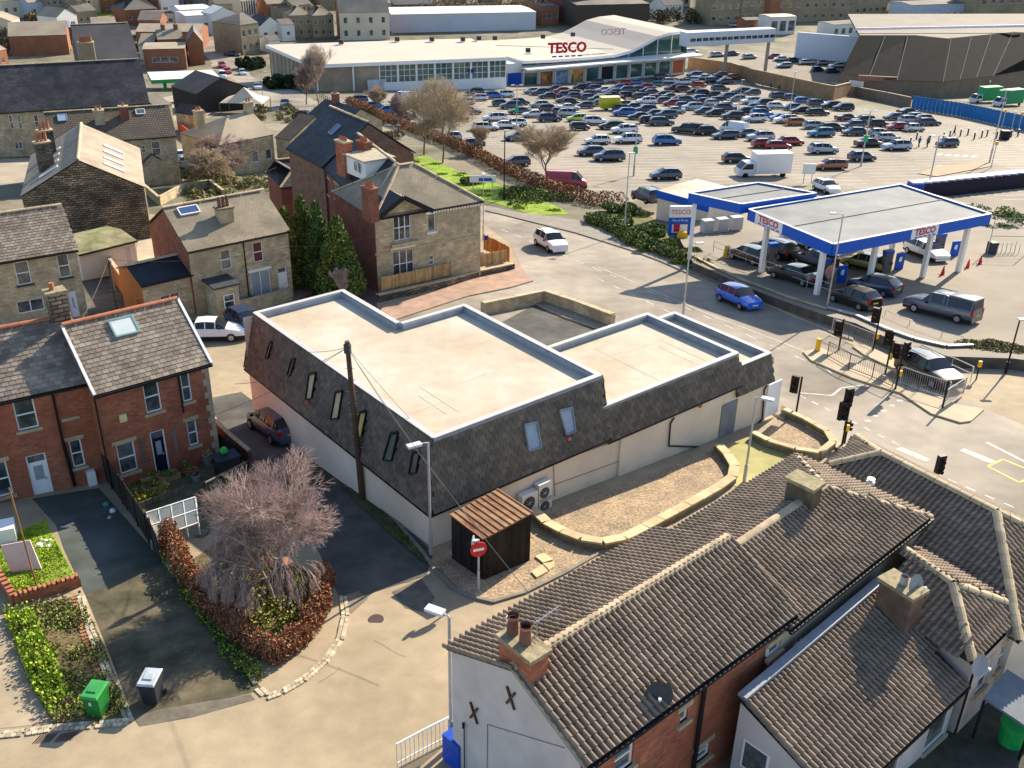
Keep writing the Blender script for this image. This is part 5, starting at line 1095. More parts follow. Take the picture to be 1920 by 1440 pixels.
for i in range(14):
    for s_ in (1,-1):
        t=i/13; a=P0+dv*t+V((0,0,.2 if s_>0 else 1.55)); b=P0+dv*min(1,t+.45)+V((0,0,1.55 if s_>0 else .2)); b=a.lerp(b,min(1,(1-t)/.45)) if t+.45>1 else b
        if (b-a).length>.1: mb.beam(a,b,.03,.015,GWOOD,up=dv.cross(ZUP))
mb.build('lattice',root,kind='stuff'); MB().beam(P0+V((0,0,1.62)),P1+V((0,0,1.62)),.1,.05,GWOOD).build('top_rail',root)
def pot(x,y,r,h,m,label,plant=None,tall=False):
    b=G(x,y); root=thing('plant_pot',b,label,'plant pot'); MB().tube(b,b+V((0,0,h)),r*.7,m,r,n=14,cap=False).tube(b+V((0,0,h-.06)),b+V((0,0,h)),r*1.1,m,n=14).build('pot',root); MB().tube(b+V((0,0,h-.1)),b+V((0,0,h+.004)),r*.9,SOIL,n=12).build('soil',root)
    if plant: leaves('plant',cloud([(b.x,b.y,b.z+h+.2,r,r,.25)],500,.8),.08,plant,root).__setitem__('kind','stuff')
pot(380,935,.24,.34,TERRA,'empty terracotta pot on the garden path')
pot(352,890,.2,.35,TERRA,'orange terracotta pot beside the navy door',[GREENL,BROWNL])
pot(368,903,.2,.4,mat('grey_pot',(.25,.28,.27),.6),'grey pot with bare stems left of the garden store',[BROWNL])
pot(390,870,.25,.4,mat('grey_pot',(.25,.28,.27)),'large grey pot with a spiky straw palm by the downpipe',[mat('straw_leaf',(.5,.36,.16),.8,.2,tone=.3)])
pot(562,1112,.2,.3,DGREY,'dark pot hanging wire basket under the weeping birch',[GREENL])
# raised stuff in gardens
def rock(name,label,cat,px,y,r,m,seed=0,n=1,spread=0,hh=.6,kind=None):
    rd=random.Random(seed); b=G(px,y); mb=MB()
    for _ in range(n):
        c=b+V((rd.uniform(-spread,spread),rd.uniform(-spread,spread),0)); s=r*rd.uniform(.6,1.3); ps=[c+V((math.cos(a)*s*rd.uniform(.7,1.1),math.sin(a)*s*rd.uniform(.7,1.1),0)) for a in [i*math.pi/3 for i in range(6)]]; top=[c.lerp(p,.55)+V((0,0,s*hh*rd.uniform(.7,1.2))) for p in ps]
        ps=[V((p.x,p.y,gz(p.x,p.y)-.02)) for p in ps]; mb.poly(top,m,rd.random())
        for i in range(6): j=(i+1)%6; mb.poly([ps[i],ps[j],top[j],top[i]],m,rd.random())
    return mb.build(name,label=label,cat=cat,kind=kind)
rock('rockery','pale rockery stones heaped in the corner garden',None,465,1085,.17,mat('pale_rock',(.5,.46,.38),.9,.25,4.,tone=.2),3,34,.75,kind='stuff')
rock('rubble','white rubble heap on the lawn beside the folded board',None,88,1018,.12,mat('white_rubble',(.65,.62,.55),.9,.2),5,16,.35,kind='stuff')
p=G(30,1075); MB().hexa([p+V(q) for q in ((-.2,0,0),(.9,.3,0),(.9,.36,0),(-.2,.06,0),(-.55,.35,1.1),(.45,.75,1.1),(.45,.8,1.1),(-.55,.4,1.1))],mat('pinkish_board',(.6,.45,.38),.7,.1)).build('board',label='pale pink board leaning on the lawn beside the white rubble',cat='board')
p=G(-8,1015); MB().box(p,(1.7,.9,.75),WHITE,R(25)).build('cabinet',label='white cabinet lying at the left edge of the lawn',cat='cabinet')
p=G(68,1096); zt_=hz(p.x,p.y,915); MB().tube(p,V((p.x-.1,p.y,zt_)),.035,mat('rusty_clothes_post',(.25,.13,.04),.8,.3,3.),.03,n=6).build('clothes_post',label='thin rusty clothes post rising from the lawn',cat='clothes post')
p=G(540,1100); root=thing('bird_table',p,'brown bird table top held under the weeping birch','bird table'); MB().tube(p,p+V((0,0,1.2)),.04,GWOOD,n=6).build('post',root); MB().tube(p+V((0,0,1.2)),p+V((0,0,1.27)),.3,mat('brown_table',(.3,.15,.09),.7),n=6).build('top',root)
rock('planter_debris','green and white garden litter at the top of the weedy bed',None,135,1140,.08,mat('garden_litter',(.35,.4,.4),.7,.5,9.),8,8,.4,kind='stuff')
fence('garden_edging','low timber edge board of the sunlit flower bed by the brick terrace',[(262,955),(348,922)],.35,GWOOD,pitch=.3,posts=False)
# sunken parking court wall and car tail
lowwall('parking_court_wall','long dark low wall between the parking court and the terrace gardens',[(395,800),(430,838),(470,872)],.8,.2,DBRICK,STONEL,seg=.6)
fr=[G(745,1440),G(790,1415),G(848,1385)]
root=thing('guard_rail',fr[0],'white metal guard rail at the bottom edge by the lamp base','railing'); mb=MB()
for a,b in zip(fr,fr[1:]): mb.tube(a+V((0,0,1.0)),b+V((0,0,1.0)),.035,WHITE,n=6); mb.tube(a+V((0,0,.2)),b+V((0,0,.2)),.025,WHITE,n=6)
mb.build('rail',root)
for i in range(14): p=fr[0].lerp(fr[2],i/13); MB().tube(p,p+V((0,0,1)),.015,WHITE,n=4).build('baluster',root)
p=G(862,1425); MB().box(p,(.75,.75,1.1),BLUEP,R(45)).build('recycling_bin',label='blue recycling bin half hidden at the foot of the grey gable',cat='bin')

for i,(x,y,r_,m,lb) in enumerate(((200,948,.16,mat('teal_bag',(.05,.25,.22),.4,.3,6.),'teal plastic rubbish bag against the dark garden fence'),(212,960,.15,mat('white_bag',(.6,.62,.62),.5,.2,6.),'white plastic rubbish bag against the dark garden fence'),(206,972,.1,mat('pink_bag',(.45,.3,.28),.5,.2,6.),'small pinkish bag on the concrete drive'))):
    b=G(x,y); E=[(b.x,b.y,b.z+r_*.6,r_,r_,r_*.7)]; mb=MB(); k=8
    P=[[b+V((math.cos(a)*r_*q*random.uniform(.8,1.15),math.sin(a)*r_*q*random.uniform(.8,1.15),r_*z)) for a in [j*math.pi/4 for j in range(8)]] for q,z in ((.8,0),(1.1,.5),(.75,1.),(.2,1.25))]
    for u_,v_ in zip(P,P[1:]):
        for j in range(8): mb.poly([u_[j],u_[(j+1)%8],v_[(j+1)%8],v_[j]],m)
    mb.poly(P[-1],m); mb.build('rubbish_bag',label=lb,cat='rubbish bag')
for i,(a,b_) in enumerate((((262,905),(300,893)),((270,925),(310,912)),((300,905),(335,893)))):
    p,q=G(*a),G(*b_); d=(q-p); d.z=0; d.normalize(); az=math.atan2(d.y,d.x); root=thing('raised_planter',p.lerp(q,.5),['wooden raised planter nearest the brick terrace kitchen window','middle wooden raised planter in the terrace garden','wooden raised planter nearest the navy door'][i],'planter'); c=p.lerp(q,.5)
    MB().box(c,((q-p).length,.5,.3),WOOD,az).build('box',root); MB().box(c+V((0,0,.3)),((q-p).length*.9,.4,.02),SOIL,az).build('soil',root); leaves('plants',cloud([(c.x,c.y,c.z+.38,(q-p).length*.4,.22,.12)],500,.9),.06,[GREENL,BROWNL],root).__setitem__('kind','stuff')
# ================================================================ cars
def cpaint(n,c,r=.3): return mat('paint_'+n,c,r,0,coat=.6,spec=.5)
PA=dict(K=('black',cpaint('black',(.006,.008,.012))),D=('dark grey',cpaint('dark_grey',(.06,.075,.11))),G=('grey',cpaint('grey',(.14,.15,.16))),S=('silver',cpaint('silver',(.4,.44,.48))),W=('white',cpaint('white',(.72,.72,.72))),B=('blue',cpaint('blue',(.02,.13,.42))),N=('navy blue',cpaint('navy',(.02,.035,.09))),R=('red',cpaint('red',(.35,.02,.02))),O=('orange',cpaint('orange',(.4,.13,.03))),L=('lime green',cpaint('lime',(.4,.5,.02))),P=('maroon',cpaint('maroon',(.09,.025,.03))),Y=('yellow',cpaint('yellow',(.6,.5,.02))),U=('bright blue',cpaint('bright_blue',(.015,.13,.6))),M=('mustard',cpaint('mustard',(.25,.21,.03))),T=('teal blue',cpaint('teal',(.03,.17,.25))))
SPEC=dict( # length,width,height, stations: (x, z_belt/top of body, z_roof or None, half-width factor)
 hatchback=(4.0,1.75,1.47,[(-2.,.62,None),(-1.97,.92,None),(-1.85,.95,1.05),(-1.4,.94,1.42),(-.4,.93,1.47),(.35,.92,1.44),(1.05,.9,.98),(1.55,.82,None),(1.95,.68,None),(2.,.45,None)]),
 suv=(4.5,1.86,1.66,[(-2.25,.7,None),(-2.22,1.02,None),(-2.1,1.08,1.2),(-1.75,1.08,1.58),(-.6,1.06,1.66),(.5,1.04,1.6),(1.15,1.02,1.08),(1.85,.94,None),(2.2,.78,None),(2.25,.5,None)]),
 estate=(4.65,1.82,1.5,[(-2.32,.65,None),(-2.3,.95,None),(-2.2,.97,1.05),(-1.85,.97,1.43),(-.5,.95,1.5),(.4,.93,1.45),(1.15,.9,.98),(1.8,.82,None),(2.27,.66,None),(2.32,.42,None)]),
 saloon=(4.7,1.82,1.43,[(-2.35,.6,None),(-2.32,.93,None),(-1.7,1.0,None),(-1.5,.98,1.02),(-.85,.96,1.38),(-.2,.94,1.43),(.45,.93,1.38),(1.1,.9,.97),(1.85,.8,None),(2.3,.64,None),(2.35,.42,None)]),
 van=(5.2,1.98,2.1,[(-2.6,.9,None),(-2.58,1.2,1.3),(-2.5,1.2,2.05),(0.6,1.2,2.1),(1.2,1.18,2.0),(1.95,1.1,1.25),(2.4,.95,None),(2.6,.55,None)]),
 pickup=(5.3,1.9,1.8,[(-2.65,.7,None),(-2.62,1.08,1.15),(-2.5,1.1,1.72),(-.7,1.1,1.74),(-.4,1.1,1.8),(.6,1.08,1.76),(1.15,1.06,1.15),(2.1,1.02,None),(2.6,.85,None),(2.65,.5,None)]),
 minicar=(3.5,1.62,1.5,[(-1.75,.7,None),(-1.72,.95,None),(-1.62,.95,1.1),(-1.3,.94,1.45),(-.3,.93,1.5),(.4,.92,1.45),(1.05,.9,1.0),(1.45,.8,None),(1.72,.66,None),(1.75,.42,None)]))
CG=mat('car_glass',(.012,.016,.022),.08,0,spec=.5); CGS=mat('car_side_trim',(.02,.02,.022),.5,0)
def car_faces(t):
    L_,W,H,st=SPEC[t]; w=W/2; out={'body':MB(),'window':MB(),'trim':MB()}; rings=[]
    n=len(st)
    for i,(x,zb,zr) in enumerate(st):
        f=1-.16*max(0,(abs(x)/(L_/2)-.72)/.28)**2; ww=w*f; r_=zr if zr else zb+.0; tw=ww*.74 if zr and zr-zb>.3 else ww*.9
        rings.append([(x,ww*.94,.2),(x,ww,.42),(x,ww*.985,zb-.08),(x,ww*.93,zb),(x,tw if zr else ww*.8,(r_-.03) if zr else zb+.02),(x,0,r_+(.03 if not zr else .02))])
    B_1=out['body']; 
    for i in range(n-1):
        a,b=rings[i],rings[i+1]; za,zb_=st[i][2],st[i+1][2]; 
        for s in (1,-1):
            P=lambda q:V((q[0],q[1]*s,q[2]))
            for k in range(5):
                q=[P(a[k]),P(b[k]),P(b[k+1]),P(a[k+1])]; q=q if s>0 else q[::-1]; tgt,m='body','PAINT'
                if k==0: m=CGS
                if k==3 and za and zb_ : 
                    tgt,m='window',CG
                    if t=='van' and not (st[i][0]>=.6): tgt,m='body','PAINT'
                if k==4 and za and zb_ and abs(za-zb_)>.22: tgt,m='window',CG
                if k==4 and t=='van' and st[i][0]<-2: tgt,m='body','PAINT'
                out[tgt].poly(q,PA['W'][1] if m=='PAINT' else m)
    for k,e in ((0,-1),(-1,1)):
        r=rings[k]; B_1.poly([(q[0],q[1],q[2]) for q in r]+[(q[0],-q[1],q[2]) for q in r[-2::-1]],PA['W'][1])
    # pillars
    for x in [s[0] for s in st if s[2] and s[2]-s[1]>.35]:
        for s in (1,-1): B_1.beam((x,w*.95*s,.95),(x,w*.75*s,H-.09),.07,.05,PA['W'][1],up=V((0,1,0)))
    hl,tl=MB(),MB(); xs=L_/2
    for s in (1,-1):
        hl_=MB().hexa([(xs-.16,s*w*.5,.55),(xs-.02,s*w*.5,.55),(xs-.16,s*w*.86,.55),(xs-.32,s*w*.86,.55),(xs-.2,s*w*.5,.72),(xs-.06,s*w*.5,.7),(xs-.2,s*w*.86,.72),(xs-.36,s*w*.86,.74)],HEADL); out['headlight%d'%s]=hl_
        out['tail_light%d'%s]=MB().box((-xs+.07,s*w*.78,.68 if t!='van' else .9),(.14,.2,.24 if t!='pickup' else .4),TAILL)
        out['mirror%d'%s]=MB().box((.75 if t!='van' else 1.5,s*(w+.09),.95 if t!='van' else 1.25),(.1,.18,.14),CGS)
    out['number_plate']=MB().box((xs-.0,0,.4),(.03,.5,.11),mat('white_plate',(.7,.7,.65),.5,0)); out['rear_number_plate']=MB().box((-xs+.0,0,.6),(.05,.5,.11),mat('yellow_plate',(.75,.5,.03),.5,0))
    if t in('suv','estate','pickup'): out['roof_rail']=MB().beam((-1.6,w*.66,H+.03),(.2,w*.66,H+.02),.04,.04,BLACK).beam((-1.6,-w*.66,H+.03),(.2,-w*.66,H+.02),.04,.04,BLACK)
    if t=='pickup': out['body'].box((-1.62,0,1.72),(1.9,1.4,.12),PA['W'][1])
    wm=MB(); wr=.33 if t in('suv','pickup','van') else .3
    wm.tube((0,-.1,wr),(0,.1,wr),wr,RUBBER,n=14); rim=MB().tube((0,-.11,wr),(0,.11,wr),wr*.62,ALLOY,n=10)
    for k in range(5): pass
    out['_w']=wm; out['_r']=rim; out['_wx']=(xs*.62,w*.93); return out
CARS={}
import bmesh
def smooth(me):
    bm=bmesh.new(); bm.from_mesh(me); bmesh.ops.remove_doubles(bm,verts=bm.verts,dist=.002); bmesh.ops.recalc_face_normals(bm,faces=bm.faces)
    for f in bm.faces: f.smooth=True
    for e in bm.edges:
        if len(e.link_faces)!=2 or e.calc_face_angle(3)>R(38): e.smooth=False
    bm.to_mesh(me); bm.free(); me.update()
def merged(t):
    o=CARS[t]; mb=MB()
    def add(q,off=(0,0,0)):
        b=len(mb.v); mb.v+=[p+V(off) for p in q.v]
        for f,m,tn in zip(q.f,q.m,q.t): mb.f.append(tuple(b+i for i in f)); mb.m.append(mb.mi(q.mats[m])); mb.t.append(tn)
    mb.mi(PA['W'][1])
    for k,q in o.items():
        if k[0]!='_': add(q)
    x,y=o['_wx']
    for a in (1,-1):
        for b in (1,-1): add(o['_w'],(a*x,b*y,0)); add(o['_r'],(a*x,b*y,0))
    me=bpy.data.meshes.new('car'); me.from_pydata(mb.v,[],mb.f)
    for m in mb.mats: me.materials.append(m)
    me.polygons.foreach_set('material_index',mb.m); smooth(me); return me
PM={}
def part_mesh(t,k,q):
    if (t,k) not in PM:
        me=bpy.data.meshes.new(k.strip('-_1')); me.from_pydata(q.v,[],q.f)
        for m in q.mats: me.materials.append(m)
        me.polygons.foreach_set('material_index',q.m); smooth(me); PM[t,k]=me
    return PM[t,k]
def car(t,colour,pos,az,label,cat='car',group=None,parts=True,name=None):
    if t not in CARS: CARS[t]=car_faces(t); CARS[t,'m']=None
    px_=PA[colour][1]; e=.5; nx=V((math.cos(az),math.sin(az),0)); f=lambda p:V((p.x,p.y,gz(p.x,p.y)))
    X=(f(pos+nx)-f(pos-nx)).normalized(); Y=(f(pos+V((-nx.y,nx.x,0)))-f(pos-V((-nx.y,nx.x,0)))).normalized(); Zz=X.cross(Y)
    M_=Matrix(((X.x,Y.x,Zz.x,pos.x),(X.y,Y.y,Zz.y,pos.y),(X.z,Y.z,Zz.z,gz(pos.x,pos.y)+.02),(0,0,0,1))); name=name or ('parked_car' if cat=='car' else cat)
    if not parts:
        if CARS[t,'m'] is None: CARS[t,'m']=merged(t)
        o=bpy.data.objects.new(name,CARS[t,'m']); COL.objects.link(o); o.matrix_world=M_; tag(o,label,cat,group); o.material_slots[0].link='OBJECT'; o.material_slots[0].material=px_; return o
    root=bpy.data.objects.new(name,None); COL.objects.link(root); root.matrix_world=M_; tag(root,label,cat,group); O_=CARS[t]
    def sub(nm,me,par_,loc=(0,0,0)):
        o=bpy.data.objects.new(nm,me); COL.objects.link(o); o.parent=par_; o.location=loc
        for s in o.material_slots:
            if s.material==PA['W'][1]: s.link='OBJECT'; s.material=px_
        return o
    for k,q in O_.items():
        if k[0]=='_' or not q.f: continue
        sub(k.rstrip('-1').rstrip('1'),part_mesh(t,k,q),root)
    x,y=O_['_wx']
    for a in (1,-1):
        for b in (1,-1): wo_=sub('wheel',part_mesh(t,'_w',O_['_w']),root,(a*x,b*y,0)); sub('rim',part_mesh(t,'_r',O_['_r']),wo_)
    return root
def azpx(a,b): p,q=G(*a),G(*b); return math.atan2(q.y-p.y,q.x-p.x)
def carp(t,c,x,y,a,b,label,**k): # centre px on ground, heading from px a to px b
    return car(t,c,G(x,y),azpx(a,b),label,**k)
CARW=[]
carp('suv','W',1032,466,(1011,462),(1035,476),'white crossover driving down the main road beyond the walled yard')
carp('hatchback','U',1384,571,(1351,562),(1392,580),'bright blue crossover car with black wheels on the shaded main road')
GOFF=.8
carp('pickup','D',1764,592,(1786,597),(1720,580),'dark grey pickup truck with white roof leaving the forecourt')
GOFF=0.
carp('suv','K',1738,712,(1705,700),(1790,742),'dark car with glaring windscreen between the two crossing islands')
GOFF=.8
carp('hatchback','K',1600,572,(1640,585),(1575,563),'black hatchback waiting behind the pumps nearest the guard rails')
carp('hatchback','N',1638,548,(1668,556),(1610,542),'dark blue car just behind the black hatchback nearest the guard rails')
carp('hatchback','M',1622,505,(1655,512),(1590,497),'mustard hatchback under the canopy beside the pump')
carp('saloon','K',1490,527,(1530,535),(1460,515),'black car waiting under the canopy front corner')
carp('hatchback','D',1527,498,(1560,507),(1500,490),'dark car at the inner pump behind the black waiting car')
carp('hatchback','K',1404,490,(1432,498),(1378,482),'black car with yellow plate at the pump left of the canopy post')
carp('suv','K',1450,480,(1480,488),(1425,472),'dark car behind the pump left of the canopy post')
carp('suv','W',1505,462,(1480,452),(1540,470),'cream white car half hidden beneath the canopy')
carp('estate','W',1735,482,(1700,470),(1765,495),'white police-style car parked under the canopy right end')
carp('hatchback','W',1548,360,(1530,352),(1575,368),'white car just beyond the canopy back edge')
carp('suv','D',1212,378,(1235,385),(1190,368),'dark people carrier beside the kiosk left wall')
GOFF=0.
carp('saloon','W',396,635,(352,640),(430,638),'white saloon parked behind the end of the brick terrace')
carp('hatchback','N',462,618,(440,612),(485,640),'dark car with red tail lights beside the white saloon')
carp('van','W',158,505,(150,470),(165,540),'white van in the alley beside the stone terrace house')
carp('hatchback','D',517,812,(540,830),(500,800),'dark car half hidden under the purple bush tree')
for t,c,x,y,a,b,lb in (('hatchback','S',535,200,(530,185),(545,215),'silver-blue car driving up the town road past the birches'),('hatchback','K',568,222,(590,220),(550,216),'dark car at the bend of the town road'),('hatchback','S',483,168,(478,160),(488,180),'silver car beside the tall town road lamp'),('hatchback','S',455,140,(450,132),(460,148),'pale car at the town junction'),('hatchback','R',427,137,(420,128),(430,142),'red car nearest the green canopy'),('hatchback','R',417,126,(410,120),(422,132),'second red car just beyond the first at the green canopy'),('saloon','N',436,105,(425,105),(450,106),'dark blue car crossing the far town junction'),('van','W',417,148,(410,140),(425,155),'white van parked at the end of the green canopy')): carp(t,c,x,y,a,b,lb)
for i,(x,y,c) in enumerate(((428,83,'P'),(437,75,'S'),(444,90,'W'),(430,70,'W'),(455,68,'K'),(200,50,'B'),(207,42,'S'),(214,36,'W'),(218,30,'D'),(345,300,'W'),(352,312,'S'))): carp('hatchback',c,x,y,(x,y),(x+6,y-10),f'{PA[c][0]} far car '+('in the terrace yard' if i>8 else 'on the steep side street' if i>4 else 'parked in the distant high street')+', '+['first','second','third','fourth','fifth'][i%5]+' along it',parts=False,group='far parked cars')
# ---------------- supermarket car park
raw='''3:150,710,S 215,715,D 275,745,K 320,690,N 370,705,R 410,735,D 440,725,N 510,680,K 570,672,D 655,640,D 640,690,N 690,700,S 740,712,D 800,680,B 780,715,N 850,702,D 870,740,K 930,700,D 975,750,D 1010,705,K 1080,765,R 930,642,B 840,645,R 1130,600,D 1075,657,T 1020,675,R 1180,630,W 1280,642,W 1350,620,W 1400,660,R 1210,690,P 1290,697,P 1365,715,K 1440,728,K 1530,738,K 1560,690,D 1510,622,D 1590,637,D 1640,600,O 1560,582,D 1370,585,N 1440,600,S 1610,752,D 1690,768,G 1790,788,W 1880,802,K 1720,708,D 1800,718,D 440,792,K 545,818,D 580,755,D 640,775,D 650,802,D 840,875,B 905,828,N 1000,852,N 955,902,K 1150,782,D 1200,800,R 1210,858,S 1285,822,D 1350,832,S 1600,838,D 1440,862,D 1520,877,K 1745,862,K 1655,902,K 1870,882,B 1815,922,W 60,792,N 60,862,D 165,887,W 205,812,S 280,847,D 360,867,D 430,882,S 490,918,L 280,918,N 620,942,W 505,982,K 745,975,K 840,1007,W 1030,932,K 1120,947,D 1150,892,D 1080,897,D 1470,1018,K 1600,1048,D 1755,1032,D 1860,1062,S 1890,1112,R 640,1087,W 865,1080,W 590,1172,D 725,1212,D 1160,1092,B 1150,1350,D 1680,1225,K 50,1060,D 40,1250,D 10,955,W 700,760,D 760,745,N 1060,720,D 1130,735,N 1190,750,D 1250,765,K 1310,780,D 1390,770,B 1450,790,N 1510,800,S 1560,780,D 560,735,G 480,745,D
4:90,462,W 190,472,D 290,487,W 410,492,S 510,512,W 120,512,S 370,542,N 480,552,D 40,442,R 390,412,D 80,748,D 170,758,D 260,783,B 60,822,W 160,827,D 365,805,D 470,822,K 560,837,K 250,857,K 370,872,K 85,912,B 130,930,W 225,947,O 590,912,P 355,972,S 480,987,K 395,1032,T 635,967,D 640,1022,D 710,937,D 820,957,K 940,907,D 1050,867,K 1110,905,S 1060,935,S 1200,947,D 965,982,R 1095,992,W 755,1107,K 830,1032,S 890,1065,S 960,1132,S 1340,1107,D 700,1212,D 410,1157,S 170,1095,R 40,1107,R 460,1277,O 1150,920,D
2:1660,762,W 1790,747,B 1860,742,W 1840,802,D 1910,822,D 1790,917,W 1720,985,W 1870,962,W 1270,812,D 760,772,D 900,822,B 980,862,B 1480,822,S 1600,862,D 1500,912,D 1460,1062,S 1600,1112,N 1560,790,W 1100,902,D 1640,720,D 1400,870,D 1330,960,N'''
CL=[]
for ln in raw.split('\n'):
    k,rest=ln.split(':'); ox={'2':480,'3':960,'4':1440}[k]
    for it in rest.split(): a,b,c=it.split(','); CL.append((ox+int(a)/4,int(b)/4,c))
put=[]
def free(p,t=.82):
    for q in put:
        d=p-q; a=abs(d.x*.98+d.y*.2); b=abs(-d.x*.2+d.y*.98)
        if a<4.3*t and b<2.1*t: return False
    return True
rd=random.Random(9); SP=[]
for x,y,c in CL:
    p=G(x,y-1.5)
    for dy in (0,1.6,-1.6,3,-3,4.5): 
        q=V((p.x-.2*dy*0,p.y+dy,0))
        if free(q): put.append(q); SP.append((q,c)); break
for k in range(-1,8):   # fill the full middle rows
    for j in range(46):
        for s in (-1,1):
            q=V((-4+11.2*k+s*2.5+.02*j,118+j*2.45+1.2,0)); u,v_=pr((q.x,q.y,gz(q.x,q.y)))
            if 985<u<1560 and 152<v_<212 and 140+ (u-985)*.03<v_ and rd.random()<.13 and free(q,1.): put.append(q); SP.append((q,rd.choice('KDDDNNBSWSGBRSW')))
ORD=['1st','2nd','3rd']+[f'{i}th' for i in range(4,130)]
ORD=[('%dst'%i if i%10==1 and i%100!=11 else '%dnd'%i if i%10==2 and i%100!=12 else '%drd'%i if i%10==3 and i%100!=13 else '%dth'%i) for i in range(1,200)]
SP.sort(key=lambda s:-s[0].y); cnt={}
for q,c in SP:
    u,v_=pr((q.x,q.y,gz(q.x,q.y))); t=rd.choice(['hatchback','hatchback','suv','suv','estate','saloon','minicar']) if c not in 'LR' else 'hatchback'
    k=(c,t); cnt[k]=cnt.get(k,0)+1; az=R(11)+(math.pi if rd.random()<.5 else 0)+rd.gauss(0,.03)
    tn={'suv':'tall crossover','minicar':'tiny hatchback'}.get(t,t)
    near='sparse rows' if v_>240 else 'middle rows' if v_>175 else 'far rows'
    car(t,c,q,az,f'{PA[c][0]} {tn} in the {near}, {ORD[cnt[k]-1]} such from the store',group='cars in the supermarket car park',parts=v_>232)
# special vans
def boxvan(x,y,az,label,col,L_=6.2,H=2.9,cab=1.9,stripe=None,txt=None,name='delivery_van'):
    p=G(x,y); root=thing(name,p,label,'van'); M_=Matrix.Translation(p)@Matrix.Rotation(az,4,'Z'); T_=lambda *q:M_@V(q); w=1.05
    def bx(x0,x1,y0,y1,z0,z1,m,nm,x2=None):
        x2=x1 if x2 is None else x2
        return MB().hexa([T_(x0,y0,z0),T_(x1,y0,z0),T_(x1,y1,z0),T_(x0,y1,z0),T_(x0,y0,z1),T_(x2,y0,z1),T_(x2,y1,z1),T_(x0,y1,z1)],m).build(nm,root)
    bx(-L_/2,L_/2-cab,-w,w,.55,H,col,'box_body'); bx(L_/2-cab+.03,L_/2,-w*.92,w*.92,.35,1.15,PA['W'][1],'cab_lower'); bx(L_/2-cab+.03,L_/2-.15,-w*.9,w*.9,1.155,2.0,PA['W'][1] if stripe is None else col,'cab_roof',L_/2-.95)
    MB().poly([T_(L_/2-.17,-w*.8,1.2),T_(L_/2-.17,w*.8,1.2),T_(L_/2-.88,w*.75,1.93),T_(L_/2-.88,-w*.75,1.93)],CG).build('windscreen',root).location+=V((0,0,.02))
    for s in (1,-1): MB().poly([T_(L_/2-cab+.3,s*w*.91,1.2),T_(L_/2-.3,s*w*.91,1.2),T_(L_/2-.95,s*w*.91,1.9),T_(L_/2-cab+.3,s*w*.91,1.9)],CG).build('side_window',root)
    for a in (-L_/2+1.1,L_/2-.9):
        for s in (1,-1): MB().tube(T_(a,s*w*.85,.38),T_(a,s*w*.98,.38),.38,RUBBER,n=14).build('wheel',root)
    for s in (1,-1): MB().box(T_(L_/2+.01,s*.7,.75),(.08,.3,.18),HEADL,az).build('headlight',root)
    if stripe:
        for s in (1,-1): MB().hexa([T_(-L_/2,s*(w+.004),.7),T_(L_/2-cab,s*(w+.004),.7),T_(L_/2-cab,s*(w+.012),.7),T_(-L_/2,s*(w+.012),.7),T_(-L_/2,s*(w+.004),1.5),T_(L_/2-cab,s*(w+.004),1.5),T_(L_/2-cab,s*(w+.012),1.5),T_(-L_/2,s*(w+.012),1.5)],stripe).build('side_stripe',root)
    if txt: text(txt,T_(-.4,-w-.01,2.1),.5,facing(T_(1,0,0)-T_(0,0,0),T_(0,-1,0)-T_(0,0,0)),PA['R'][1],root)
    return root
boxvan(1428,330,R(190),'white box delivery van in front of the canopies',PA['W'][1],7.2,3.2,2.2)
boxvan(1150,206,R(12),'yellow and lime ambulance parked in the crowded middle rows',PA['Y'][1],5.8,2.7,1.8,stripe=PA['L'][1],name='ambulance')
carp('van','W',757,190,(770,190),(740,190),'white van against the low store annexe behind the verge trees',cat='van'); carp('van','W',1375,250,(1390,252),(1360,248),'white van in the sparse right rows of the car park',cat='van')
carp('van','R',1062,352,(1040,350),(1085,352),'red van parked under the round bare tree',cat='van'); carp('pickup','K',1288,250,(1310,252),(1265,248),'black pickup truck in the sparse rows of the car park')
for i,(x,y,s) in enumerate(((1845,192,.9),(1888,198,.9))):
    boxvan(x,y,R(200+5*i),('white lorry with green curtain side nearest the warehouse corner','second white lorry with green side beyond the blue hoarding')[i],mat('green_curtain',(.04,.3,.12),.6,.1),7.5,3.6,2.2,name='lorry')
